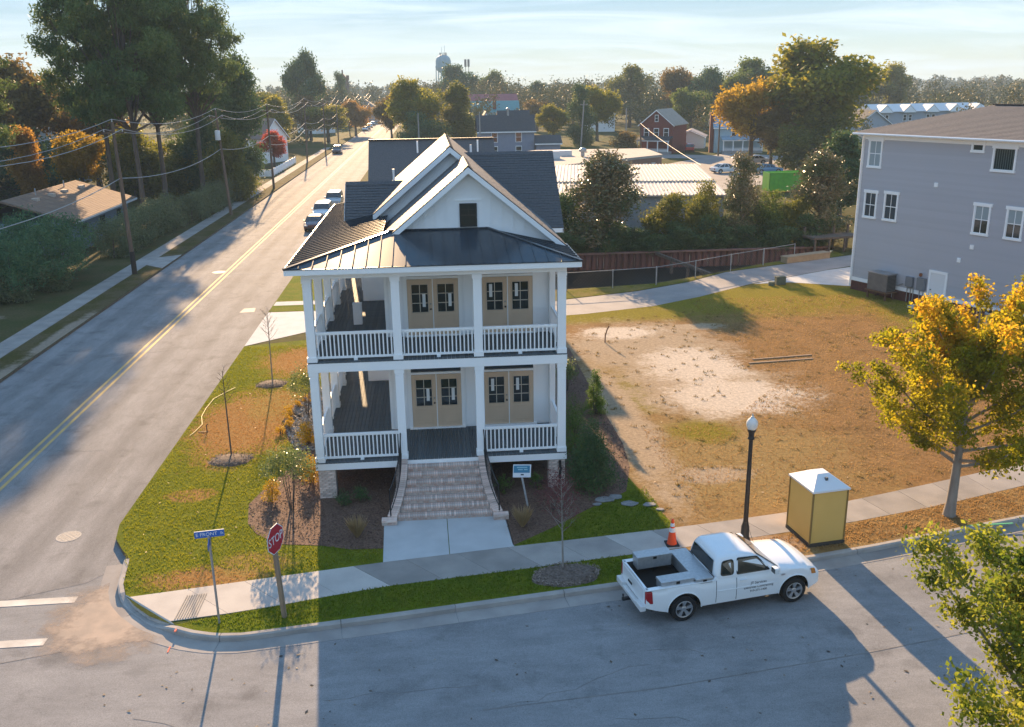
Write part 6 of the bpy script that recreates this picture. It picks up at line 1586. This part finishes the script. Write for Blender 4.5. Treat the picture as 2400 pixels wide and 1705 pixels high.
tr('bush1','broad dark brush tree at the far left edge',-47.0,92,9.0,6.5,'dark','small_tree',rot=1.0)
# ---- behind the house
tr('oak1','golden green tree left of the roof ridge behind the house',1.2,172,15.6,6.6,'gold','autumn_tree')
tr('oak0','small reddish gold tree at the right kerb far up the street',-5.0,205,11,4.4,'rust','autumn_tree')
tr('bush1','dark round tree below the golden green tree',2.5,160,8.2,5.4,'dark','tree')
tr('tall0','conical olive tree right of the roof ridge',10.4,170,14.2,4.6,'olive','tree')
tr('mag1','tall dark magnolia before the red brick house lane',37.9,180,13.8,4.6,'dark','magnolia_tree')
tr('oak2','rust coloured tree right of the teal roof hall',36.5,252,9.5,5.0,'rust','autumn_tree')
tr('oak0','yellow green tree left of the dark magnolia',32.5,186,8.6,4.0,'gold','autumn_tree')
tr('oak2','tan autumn tree right of the dark magnolia',44.5,196,13.5,5.6,'gold','autumn_tree')
tr('bush0','low brown shrub tree before the red brick house',41.8,150,4.4,3.2,'rust','shrub')
tr('oak1','dark round tree on the skyline below the water tower',15.5,330,22.0,8.5,'dark','tree')
tr('oak0','dark tree on the skyline right of the water tower',29.0,340,18.0,6.5,'green','tree')
tr('mag0','pointed dark blue tree above the teal roof hall',46,330,15.5,6.5,'dark','tree')
tr('oak1','wide olive tree on the skyline above the red brick house',66.7,262,19.6,7.2,'olive','tree')
tr('oak2','tall tree with brown top right of the wide olive tree',77,246,18.4,6.6,'rust','tree')
tr('oak0','dark green tree left of the big golden tree',82.5,232,16.6,6.4,'dark','tree')
tr('oak1','round dark tree rising behind the big golden tree',96,236,20.6,8.6,'green','tree')
tr('oak2','green tree behind the light blue house',70,205,12.5,6.0,'green','tree')
# ---- right side
tr('oak1','big broad golden green tree rising over the canal yard',66.0,118,20.5,10.2,'gold','autumn_tree')
tr('oak2','yellow lobe tree joined to the left of the big golden tree',56.5,121,14.5,5.8,'yellow','autumn_tree')
tr('oak0','tan tree under the left side of the big golden tree',58.5,117,9.0,4.0,'rust','autumn_tree')
tr('bush1','low green tree in front of the big golden tree',63.5,111,8.2,6.2,'olive','tree')
tr('mag0','large brown leaved magnolia beside the white house roof',17.9,44.8,8.6,4.3,'magnolia','magnolia_tree')
tr('mag1','slim brown leaved magnolia in the middle of the canal bank',29.5,45.4,8.0,2.4,'magnolia','magnolia_tree')
tr('mag0','brown leaved magnolia beside the grey house corner',36.4,45.6,8.2,3.4,'magnolia','magnolia_tree',rot=1.0)
tr('bush0','rounded olive shrub between the two left magnolias',23.6,45.2,4.6,2.2,'olive','shrub')
tr('bush1','taller olive shrub left of the slim magnolia',26.3,45.4,5.4,1.9,'olive','shrub')
tr('bush0','low dark shrub under the large magnolia',14.4,45.2,4.8,3.0,'dark','shrub')
tr('bush1','green shrub right of the slim magnolia',32.3,46.0,4.4,2.2,'green','shrub')
tr('bush0','green shrub left of the grey house magnolia',34.2,45.2,4.0,2.0,'olive','shrub')
UB = ['leftmost','second','third','fourth','middle','sixth','seventh','eighth','rightmost']
for k in range(9): tr('bush%d' % (k % 2),UB[k]+' dark bush in the row over the sheet pile wall',12.8+k*2.75,44.0,2.0+.4*(k % 3),2.0,'dark','underbrush','underbrush',group='dark underbrush over the sheet piles')
tr('oak0','pale yellow tree beyond the row houses',150,262,17.5,7.5,'gold','autumn_tree')
tr('oak2','dark tree left of the pale yellow tree',136,258,15,7.5,'dark','tree')
tr('oak1','orange brown tree left of the row houses',118,252,14,6,'rust','autumn_tree')
tr('oak1','golden tree at the right frame edge over the grey roof',137,140,11,5.5,'gold','autumn_tree')
tr('tall1','dark tree behind the left eave of the grey house',45.5,62,8.5,3.0,'dark','tree')

# ---- hedges and vines on the left
def hedge(name, label, lobes, nclump, per, leaf, csize, seed, leafm, cat='hedge'):
    o = thing(name, label, cat, (lobes[0][0], lobes[0][1], 0)); b = np.array([lobes[0][0], lobes[0][1], 0.0])
    L_ = [(l[0]-b[0], l[1]-b[1], *l[2:]) for l in lobes]
    rng = np.random.default_rng(seed); P_, c = clump_pos(L_, nclump, per, csize, rng, .72)
    P_ = P_[P_[:,2] > .02]; V = leaves(P_, leaf, rng, .6, .5)
    inst('foliage', arrays('foliage', V, quads(len(V)), LM[leafm]), o)
    st_ = MB()
    for l in L_[::2]: st_.tube([(l[0],l[1],-.1),(l[0]+.1,l[1],l[2])], [.07,.03], 6)
    st_.build('stems', M['bark'], o); return o
hedge('clipped_hedge','tall grey green hedge between the first two poles',[(-22.3+.02*k,49+k*1.9,1.5,1.5,1.5,1.75) for k in range(10)],300,130,.13,.6,101,'haze_green')
hedge('clipped_hedge','lower hedge continuing beyond the second pole',[(-20.9+.05*k,69.5+k*2.0,1.3,1.3,1.5,1.5) for k in range(11)],240,120,.15,.6,102,'haze_green')
rv = random.Random(5)
hedge('vine_thicket','dark vine covered thicket at the left behind the sidewalk',[(-22.2-rv.uniform(0,9),32.5+rv.uniform(0,13)+0*k,1.4+rv.uniform(0,1.4),1.7+rv.uniform(0,.6),1.6,1.6+rv.uniform(0,.8)) for k in range(24)],520,150,.15,.65,103,'vine','thicket')
hedge('vine_thicket','small brush clump in front of the dark thicket',[(-23.6,33.0,.7,1.0,.9,.8),(-22.3,36.2,.8,.9,.9,.8),(-25.2,31.8,.7,1.2,.9,.8)],90,110,.13,.5,104,'haze_green','brush')

# ---- the autumn street trees in front
def street_tree(label, x, y, h, r, seed, trunk_h=1.9, nl=30, per=70, tips=True, leaf=.135):
    rnd = random.Random(seed); rng = np.random.default_rng(seed)
    t = thing('street_tree', label, 'tree', (x,y,0))
    mb = MB(); tr_ = .16
    P_ = [(0,0,-.1),(0,0,.06),(.02,0,.5),(.04,.01,1.2),(.05,.02,trunk_h),(.10,.04,h*.45),(.14,.02,h*.68),(.10,0,h*.88)]
    mb.tube(P_, [.24,.20,.16,.14,.125,.085,.05,.015], 10)
    cen = []; tip = []
    for k in range(nl):
        f = (k+.5)/nl; z0 = trunk_h*.85+(h*.75-trunk_h)*f**1.1; a = k*2.399+rnd.uniform(-.3,.3)
        reach = r*(1.0-.62*f)*rnd.uniform(.72,1.08); rise = (.55+.95*f)*reach*rnd.uniform(.75,1.3)
        b = Vector((.05,.02,z0)); e = b+Vector((reach*math.cos(a), reach*math.sin(a), rise)); e.z = min(e.z, h*.99)
        m1 = b.lerp(e,.45)+Vector((0,0,-.10*reach))
        mb.tube([b,m1,e], [.05*(1-.5*f)+.012,.03*(1-.5*f)+.008,.005], 6, cap=False)
        for j in range(9):
            q = .28+.72*(j+.5)/9; p = (b.lerp(m1,q/.45) if q < .45 else m1.lerp(e,(q-.45)/.55))
            wdt = .34*(1-.45*q)
            for _ in range(2):
                c = np.array(p)+rng.normal(size=3)*wdt*np.array([.6,.6,.42]); (tip if tips and c[2] > h*.62 and rng.random() < 1.15*(c[2]/h)-.58 else cen).append(c)
    mb.build('trunk', M['pale_bark'], t, smooth=True)
    for nm, C_, lm in (('crown', cen, 'street' if tips else 'street_green'), ('amber_tips', tip, 'tip')):
        if not C_: continue
        C_ = np.array(C_); off = np.clip(rng.normal(size=(len(C_),per,3)),-1.8,1.8)*np.array([.17,.17,.13])*rng.uniform(.6,1.3,(len(C_),1,1)); Q = (C_[:,None,:]+off).reshape(-1,3)
        V = leaves(Q, leaf, rng, .62, .6); inst(nm, arrays(nm, V, quads(len(V)), LM[lm]), t)
    return t
street_tree('yellow green autumn tree with amber top on the right verge', 19.96,-3.73,7.6,3.9,201,1.9,32,84,True,.115)
street_tree('leafy green and gold tree cut by the lower right corner', 15.7,-16.3,5.35,4.0,202,1.5,40,130,False,.10)

# ---- bare saplings
def sapling(label, x, y, h, seed, crown=None, r=.02, spread=.5, z0=.35, nb=16, material='bark', dark=True):
    rnd = random.Random(seed); t = thing('sapling', label, 'sapling', (x,y,.05)); mb = MB()
    top_ = (rnd.uniform(-.05,.05), rnd.uniform(-.05,.05), h)
    mb.tube([(0,0,-.1),(top_[0]*.5,top_[1]*.5,h*.5),top_], [r*1.3,r,r*.35], 7); cen = []
    for k in range(nb):
        f = z0+(1-z0)*(k+.5)/nb; b = Vector((top_[0]*f, top_[1]*f, h*f)); a = k*2.4; l = spread*(1-.55*(f-z0)/(1-z0))*rnd.uniform(.6,1.1)
        e = b+Vector((l*math.cos(a), l*math.sin(a), l*1.1)); mb.tube([b,b.lerp(e,.5)+Vector((0,0,-.03)),e], [r*.38,r*.24,r*.1], 5, cap=False)
        for q in (.45,.7,.95): cen.append(b.lerp(e,q))
        for s in (-1,1):
            g = b.lerp(e,.55); e2 = g+Vector((l*.5*math.cos(a+s*.8), l*.5*math.sin(a+s*.8), l*.5)); mb.tube([g,e2], [r*.2,r*.08], 4, cap=False); cen.append(e2)
    mb.build('trunk', M[material], t, smooth=True)
    if crown:
        lm, per, size = crown; rng = np.random.default_rng(seed); C_ = np.array([tuple(c) for c in cen]); Q = (C_[:,None,:]+rng.normal(size=(len(C_),per,3))*.07).reshape(-1,3)
        V = leaves(Q, size, rng, .5, .3); inst('crown', arrays('crown', V, quads(len(V)), LM[lm]), t)
    return t
sapling('bare dark sapling in the mulch ring on the corner lawn', -3.86,4.05,3.3,301, None, .026,.42,.62,12)
sapling('bare sapling with pale twig top in the farther mulch ring', -3.72,12.84,3.4,302, ('rust',1,.04), .026,.55,.6,20,'pale_bark')
LM['wine'] = leafmat('wine_red_leaf', [(.10,.03,.035),(.16,.05,.05),(.20,.08,.07)], trans=.3)
LM['pale'] = leafmat('pale_glossy_leaf', [(.07,.10,.03),(.13,.17,.06),(.24,.27,.13)], trans=.4, rough=.3)
LM['fern'] = leafmat('fresh_shrub_leaf', [(.05,.10,.02),(.09,.15,.03),(.14,.20,.04)], trans=.4)
LM['straw'] = leafmat('straw_grass', [(.34,.24,.12),(.45,.32,.17),(.52,.40,.24)], trans=.4)
LM['flower'] = leafmat('yellow_flower', [(.12,.13,.02),(.50,.30,.015),(.62,.36,.02)], trans=.3)
sapling('thin red leaved sapling in the front verge mulch', 7.33,-5.75,2.75,303, ('wine',9,.05), .022,.62,.40,26,'pale_bark')
def shrub(name, label, x, y, h, r, leaf, seed, n=60, per=42, size=.055, shape='round', cat='shrub', stems=5, z0=0.0):
    rng = np.random.default_rng(seed); o = thing(name, label, cat, (x,y,.03))
    if shape == 'cone': lob = [(0,0,h*(.1+.85*k/9),r*(1-.85*k/9)+.05,r*(1-.85*k/9)+.05,h*.11) for k in range(10)]
    elif shape == 'airy': lob = [(r*.45*math.cos(a),r*.45*math.sin(a),z0+(h-z0)*(.35+.3*(k%3)/2),r*.5,r*.5,(h-z0)*.28) for k, a in enumerate([i*1.05 for i in range(6)])]
    else: lob = [(r*.35*math.cos(a),r*.35*math.sin(a),h*(.42+.12*(k%2)),r*.66,r*.66,h*.42) for k, a in enumerate([i*1.26 for i in range(5)])]
    P_, c = clump_pos(lob, n, per, r*.33, rng, .6); P_ = P_[P_[:,2] > .015]; V = leaves(P_, size, rng, .5, .4)
    inst('foliage', arrays('foliage', V, quads(len(V)), LM[leaf]), o)
    mb = MB()
    for k in range(stems):
        a = k*2.4; mb.tube([(.05*math.cos(a),.05*math.sin(a),-.05),(r*.25*math.cos(a),r*.25*math.sin(a),max(z0,h*.55))], [.02,.008], 5)
    mb.build('stems', M['bark'], o); return o
shrub('leafy_shrub','pale leaved multi stemmed shrub in the corner bed',-.95,-.85,2.3,.85,'pale',401,70,46,.075,'airy',stems=6,z0=1.0)
shrub('leafy_shrub','pale leaved shrub beside the side porch',-1.55,8.2,2.2,.75,'pale',402,55,46,.075,'airy',stems=4,z0=.8)
shrub('flowering_shrub','yellow flowering shrub against the corner pier',-.55,1.3,.95,.5,'flower',403,45,50,.06)
shrub('flowering_shrub','small golden shrub at the left of the corner bed',-1.75,-.1,.75,.38,'flower',404,30,44,.055)
shrub('flowering_shrub','orange tinged green shrub beside the stone bed',-1.1,4.9,.95,.5,'flower',405,45,50,.06)
TF = ['nearest','second','third','middle','fifth','sixth','farthest']
for k in range(7): shrub('golden_tuft',TF[k]+' low golden tuft in the row edging the pale stone bed',-2.35+.22*math.sin(k*1.3)+.05*k,6.2+k*.62,.34,.24,'flower',410+k,14,30,.05,'round','tuft',3)['group'] = 'golden tufts along the stone bed'
shrub('juniper','slim pointed juniper at the right edge of the mulch bed',10.5,6.85,2.15,.42,'fern',421,120,44,.06,'cone')
LM['juniper'] = leafmat('juniper_green', [(.03,.06,.02),(.055,.085,.02),(.10,.12,.025)], trans=.3)
shrub('evergreen_shrub','big dark pointed evergreen shrub by the right pier',9.1,-.3,2.45,.92,'dark',422,200,64,.065,'cone')
shrub('round_shrub','round light green shrub nearest the dark evergreen',9.0,1.9,1.26,0.67,'fern',423,50,60,.05)
shrub('round_shrub','middle round light green shrub along the right wall',9.1,3.75,1.26,0.71,'fern',424,50,60,.05)
shrub('round_shrub','farther round light green shrub along the right wall',9.25,5.2,1.38,0.71,'fern',425,50,60,.05)
shrub('leafy_shrub','yellow green leafy shrub near the rear of the right wall',9.75,10.0,1.7,.6,'pale',426,50,50,.07,'airy',stems=4,z0=.3)
shrub('small_shrub','small green shrub left of the yard sign',6.05,-.3,.55,.34,'fern',427,24,44,.045)
shrub('small_shrub','small green shrub right of the yard sign',7.2,-.2,.60,.32,'fern',428,24,44,.045)
shrub('small_shrub','small dark shrub left of the front steps',1.35,-.55,.55,.34,'dark',429,24,44,.045)
shrub('small_shrub','small dark shrub by the corner pier in shade',.75,-.75,.5,.30,'dark',430,22,44,.045)
LM['purple'] = leafmat('purple_twig_leaf', [(.09,.035,.035),(.15,.06,.06),(.22,.11,.09)], trans=.3)
shrub('wine_shrub','wine red twiggy shrub at the front of the right bed',7.55,-1.9,1.15,.62,'purple',431,70,24,.05,'airy',stems=7,z0=.2)
def grass_tuft(label, x, y, h, seed):
    rng = np.random.default_rng(seed); o = thing('ornamental_grass', label, 'grass clump', (x,y,.03)); n = 240
    a = rng.uniform(0,2*np.pi,n); l = h*rng.uniform(.6,1.05,n); sp = rng.uniform(.1,.55,n); b = np.stack([.05*np.cos(a),.05*np.sin(a),np.zeros(n)],1)
    e = b+np.stack([l*sp*np.cos(a),l*sp*np.sin(a),l*np.sqrt(1-sp**2)],1); w = np.stack([-np.sin(a),np.cos(a),np.zeros(n)],1)*.008; m_ = b*.5+e*.5+np.array([0,0,.06*h])
    V = np.stack([b-w,b+w,m_+w,e,m_-w],1).reshape(-1,3); F = np.arange(len(V)).reshape(-1,5)
    inst('blades', arrays('blades', V, F, LM['straw']), o)
grass_tuft('straw coloured grass clump right of the front walk',6.45,-3.0,.75,501); grass_tuft('straw coloured grass clump left of the front walk',1.35,-3.1,.75,502)

# ---- beds
def bed(name, outline, seed, z=.012, material=None, amp=.05):
    rng = random.Random(seed); polys = [[Vector((x,y,0)) for x,y in outline]]
    o = sheet(name, outline, z, material or M['mulch'], kind='structure')
    return o
LBED = [(2.12,-2.1),(2.17,-3.9),(1.2,-3.85),(.3,-3.5),(-1.05,-3.25),(-1.8,-2.5),(-2.2,-1.75),(-2.43,-.32),(-2.0,1.3),(-1.5,2.6),(-1.4,4.0),(-2.0,5.6),(-2.5,7.6),(-2.3,10.0),(-1.7,11.8),(-.5,13.8),(-.2,15.5),(2.2,15.5),(2.2,2.7),(4,2.7),(4,-.2),(2.8,-.3)]
RBED = [(5.95,-2.1),(6.05,-4.15),(7.3,-3.2),(8.84,-1.86),(10.2,-.8),(10.75,1.2),(10.97,3.5),(10.9,8.2),(10.9,17),(8.2,17),(8.2,2.7),(4,2.7),(4,-.2),(5.4,-.3)]
bed('mulch_bed', LBED, 1); bed('mulch_bed', RBED, 2)
STB = [(-1.45,4.2),(-2.0,5.8),(-2.4,7.6),(-2.2,10.0),(-1.6,11.6),(-.6,13.2),(-.35,9),(-.4,4.2)]
sheet('stone_bed', STB, .020, mat('pale_pebbles', (.33,.30,.27), (.17,.155,.14), scale=16, rough=.95, bump=1.0, bscale=22))
def ring(x, y, rx, ry, a):
    pts = [(x+rx*math.cos(t)*math.cos(a)-ry*math.sin(t)*math.sin(a)+.05*math.sin(5*t), y+rx*math.cos(t)*math.sin(a)+ry*math.sin(t)*math.cos(a)) for t in [2*math.pi*k/28 for k in range(28)]]
    mb = MB(); n = 28
    inner = [(x+(p[0]-x)*.7, y+(p[1]-y)*.7) for p in pts]
    mb.add([(*p,.0) for p in pts]+[(*p,.085) for p in inner]+[(x,y,.10)], [(i,(i+1)%n,n+(i+1)%n,n+i) for i in range(n)]+[(n+i,n+(i+1)%n,2*n) for i in range(n)])
    struct(mb.build('mulch_ring', mat('pale_mulch', (.19,.145,.12), (.09,.065,.05), scale=14, rough=.98, bump=1, bscale=24), smooth=True)); return pts
R1 = ring(-3.80,3.65,.80,.62,.1); R2 = ring(-3.74,12.76,.72,.60,.1); R3 = ring(7.38,-6.05,1.0,.62,.13)

# ---- loose cover: mulch chips, grass blades, fallen leaves (nobody could count them)
def inside(P_, poly):
    x, y = P_[:,0], P_[:,1]; r = np.zeros(len(P_), bool); j = len(poly)-1
    for i in range(len(poly)):
        xi, yi = poly[i]; xj, yj = poly[j]
        c = ((yi > y) != (yj > y)) & (x < (xj-xi)*(y-yi)/((yj-yi) if yj != yi else 1e-9)+xi); r ^= c; j = i
    return r
def scatter(poly, n, rng, holes=()):
    p = np.array(poly); lo, hi = p.min(0), p.max(0); out = []
    tot = 0
    while tot < n:
        q = rng.uniform(lo, hi, (n*2,2)); k = inside(q, poly)
        for h in holes: k &= ~inside(q, h)
        q = q[k]; out.append(q); tot += len(q)
    return np.concatenate(out)[:n]
def flat_bits(name, label, cat, pts, z, size, material, rng, tilt=.35, asp=.4):
    n = len(pts); a = rng.uniform(0,2*np.pi,n); s = size*rng.uniform(.5,1.4,n)
    d = np.stack([np.cos(a),np.sin(a),rng.normal(0,tilt,n)],1)*s[:,None]*.5; w = np.stack([-np.sin(a),np.cos(a),rng.normal(0,tilt,n)],1)*s[:,None]*.5*asp
    c = np.concatenate([pts, np.full((n,1), z)],1)+np.stack([np.zeros(n),np.zeros(n),np.abs(d[:,2])+np.abs(w[:,2])+.002],1)
    V = np.stack([c-d,c+w,c+d,c-w],1).reshape(-1,3)
    o = inst(name, arrays(name, V, quads(len(V)), material)); o['kind'] = 'stuff'; o['label'] = label
    return o
rg = np.random.default_rng(900)
chipm = leafmat('mulch_chip', [(.045,.028,.022),(.09,.06,.045),(.19,.135,.10)], trans=.0, nscale=1.0, rough=.9)
flat_bits('mulch_chips', 'loose bark chips over the front planting beds', 'mulch', np.concatenate([scatter(LBED,11000,rg),scatter(RBED,9000,rg)]), .014, .075, chipm, rg)
flat_bits('mulch_chips', 'loose bark chips in the three tree rings', 'mulch', np.concatenate([scatter(R1,900,rg),scatter(R2,700,rg),scatter(R3,1300,rg)]), .06, .07, leafmat('pale_chip', [(.08,.055,.045),(.17,.13,.10),(.30,.24,.20)], trans=.0, nscale=1.0, rough=.9), rg)
flat_bits('pebbles', 'pale pebbles of the stone bed', 'pebbles', scatter(STB,5000,rg), .022, .10, leafmat('pebble_bits', [(.12,.11,.10),(.26,.24,.22),(.45,.42,.38)], trans=.0, nscale=2, rough=.9), rg, asp=.8)
def blades(name, label, pts, h, material, rng, per=2, lean=.5, w=.012, dry=None):
    if dry:
        k_ = np.ones(len(pts))*9
        for (x, y, rx, ry) in dry: k_ = np.minimum(k_, ((pts[:,0]-x)/rx)**2+((pts[:,1]-y)/ry)**2)
        d_ = k_+rng.normal(0,.25,len(pts)) < 1
        blades('dry_lawn_grass', 'short dry orange brown grass in patches on the corner lawn', pts[d_][::2], h*.8, leafmat('orange_dry_blade', [(.26,.12,.035),(.38,.19,.055),(.46,.27,.09)], trans=.4, nscale=.7), rng, per, .9, w); pts = pts[~d_]
    n = len(pts)*per; base = np.repeat(pts, per, 0)+rng.normal(0,.02,(n,2)); a = rng.uniform(0,2*np.pi,n); l = h*rng.uniform(.5,1.3,n); t = rng.uniform(0,lean,n)
    b = np.concatenate([base, np.full((n,1), .002)],1); s = np.stack([-np.sin(a),np.cos(a),np.zeros(n)],1)*w
    e = b+np.stack([l*t*np.cos(a),l*t*np.sin(a),l],1)
    V = np.stack([b-s,b+s,e],1).reshape(-1,3); F = np.arange(len(V)).reshape(-1,3)
    o = inst(name, arrays(name, V, F, material)); o['kind'] = 'stuff'; o['label'] = label
gm_ = leafmat('lawn_blade', [(.12,.14,.008),(.19,.20,.012),(.27,.25,.02)], trans=.5, nscale=.7)
blades('lawn_grass', 'short green grass of the corner lawn', scatter([(-6.25,19.5),(-6.25,-1.3),(-5.6,-3.0),(-4.9,-5.4),(-4.4,-5.75),(2.1,-4.6),(2.1,-3.9),(-1,-3.3),(-2.3,-1.6),(-2.45,0),(-1.5,3),(-2.5,8),(-1.7,12),(-.2,15.5),(-.2,19.5)],24000,rg,(R1,R2)), .05, gm_, rg, dry=[(-4.0,7.6,1.8,3.4),(-2.6,16.5,1.8,2.2),(-2.6,-5.0,1.2,.4),(-3.0,10.0,1.0,1.6)])
blades('verge_blades', 'short green grass of the front verge', scatter([(-2.8,-7.3),(2,-6.15),(9.3,-5.1),(9.3,-6.4),(2,-7.45),(-1.3,-7.85)],5200,rg,(R3,)), .05, leafmat('verge_blade', [(.08,.12,.010),(.12,.165,.014),(.18,.20,.02)], trans=.5), rg)
blades('yard_grass', 'short green grass right of the front walk', scatter([(6.2,-4.15),(9,-1.9),(10.9,-.5),(11.1,-3.6)],2600,rg), .05, leafmat('verge_blade', [(.05,.085,.008)]), rg)
dm_ = leafmat('dry_blade', [(.215,.125,.05),(.305,.19,.078),(.40,.275,.12)], trans=.5, nscale=.6)
blades('dry_grass', 'dry brown grass of the vacant lot and verge', np.concatenate([scatter([(12,-3.2),(20.7,-1.1),(34,3.4),(34,20.5),(31,27),(20,27),(19.6,10),(15.5,5),(12,5)],30000,rg), scatter([(11.2,-5.1),(16.5,-4.0),(24,-1.9),(30,.2),(30,-1.4),(22,-3.9),(16.5,-5.2),(11.2,-6.1)],7000,rg)]), .05, dm_, rg, lean=.9)
lf_m = leafmat('fallen_leaf', [(.20,.12,.05),(.36,.26,.12),(.52,.42,.26)], trans=.2, nscale=2)
flat_bits('fallen_leaves', 'pale fallen leaves on the lawn and the lot', 'leaves', np.concatenate([scatter([(-6,15),(-6,-1),(-4.5,-5),(1,-4.5),(-2.4,0),(-2.5,8),(-1,15)],110,rg),scatter([(12,-3),(20,-1),(33,4),(32,24),(20,25),(14,10)],330,rg)]), .03, .07, lf_m, rg, .3, .6)
flat_bits('fallen_leaves', 'scattered dark leaves and grit on the front street', 'leaves', scatter([(-4,-9),(2,-8.4),(14,-6.6),(24,-4.4),(24,-9),(14,-12.5),(-4,-12.5)],150,rg), -.147, .09, leafmat('street_litter', [(.04,.035,.03),(.10,.08,.06),(.35,.30,.24)], trans=.0, nscale=3), rg, .15, .6)

wp = scatter([(11.2,-3.2),(20.7,-1.1),(33,3.4),(33,20.5),(30,27),(14,23),(11.2,18)],520,rg); wp = np.repeat(wp,9,0)+rg.normal(0,.07,(520*9,2))
blades('weed_tufts', 'ragged weed tufts over the vacant lot', wp, .08, leafmat('weed_blade', [(.16,.13,.04),(.22,.16,.06),(.30,.21,.09)], trans=.4, nscale=.5), rg, 2, 1.1, .014)
flat_bits('lot_litter', 'small twigs and clods over the sandy ground', 'litter', scatter([(11.2,-3),(19,-1),(20,12),(20,22),(12,22)],350,rg), .004, .08, leafmat('lot_clod', [(.10,.07,.045),(.20,.14,.09),(.34,.26,.18)], trans=.0, nscale=2), rg, .3, .45)

# ---- the far wood that closes the horizon
rw = np.random.default_rng(77); Vs = []
def woods(n, yr, xr, hr, q, leaf, avoid=lambda x, y: False):
    k = 0
    while k < n:
        y = math.sqrt(rw.uniform(yr[0]**2, yr[1]**2)); x = rw.uniform(*xr)
        if avoid(x, y): continue
        h = rw.uniform(*hr); r = h*rw.uniform(.30,.48); m_ = 6
        lob = [(rw.uniform(-r,r)*.55, rw.uniform(-r,r)*.55, h*rw.uniform(.30,.80), r*.5, r*.5, h*.17) for _ in range(m_)]
        P_, c = clump_pos(lob, max(8, q//26), 26, r*.40, rw, .25); P_[:,0] += x; P_[:,1] += y; P_ = P_[P_[:,2] > 0]
        Vs.append(leaves(P_, leaf*(y/300)**.5, rw, .75, .3)); k += 1
def av(x, y):
    return (abs(x+11.7) < 10 and y < 420) or (-48 < x < 72 and y < 250) or (x-4 > .62*(y+29)+25) or (x-4 < -.50*(y+29)-25)
woods(300, (200,380), (-190,260), (6.5,15.5), 560, .68, av)
woods(460, (380,820), (-420,560), (8,17.5), 330, .85, av)
woods(260, (820,1500), (-760,1000), (11,18), 190, 1.05, av)
woods(40, (100,200), (-115,-44), (8,16), 620, .5)
woods(22, (118,235), (-44,-25), (7,12.5), 620, .5)
woods(14, (205,330), (-6,22), (6,10), 500, .6)
woods(18, (180,245), (52,110), (5,11), 500, .55)
woods(70, (235,330), (18,120), (11,18), 900, .5, lambda x, y: 12 < x < 40 and y < 300)
woods(55, (300,420), (-75,45), (11,17), 560, .62, lambda x, y: abs(x+11.7) < 8)
woods(16, (125,200), (92,150), (6,10), 300, .6, lambda x, y: y > 165 and x < 142)
V = np.concatenate(Vs); fw = inst('far_wood', arrays('far_wood', V, quads(len(V)), LM['mixed'])); fw['kind'] = 'stuff'; fw['label'] = 'mixed autumn woods closing the horizon'

# ================================================================== thin autumn haze
hz = bpy.data.materials.new('thin_haze'); hz.use_nodes = True; n = hz.node_tree; n.nodes.clear()
ho = n.nodes.new('ShaderNodeOutputMaterial'); pv = n.nodes.new('ShaderNodeVolumePrincipled')
pv.inputs['Color'].default_value = (.62,.82,1.0,1); pv.inputs['Density'].default_value = .00034; pv.inputs['Anisotropy'].default_value = 0.0
n.links.new(pv.outputs[0], ho.inputs['Volume'])
hb_ = MB().box(-1560,1560,-330,1830,-3.4,46).build('haze', hz); hb_['kind'] = 'stuff'; hb_['label'] = 'thin haze in the low air over the town'
scene.cycles.volume_bounces = 0
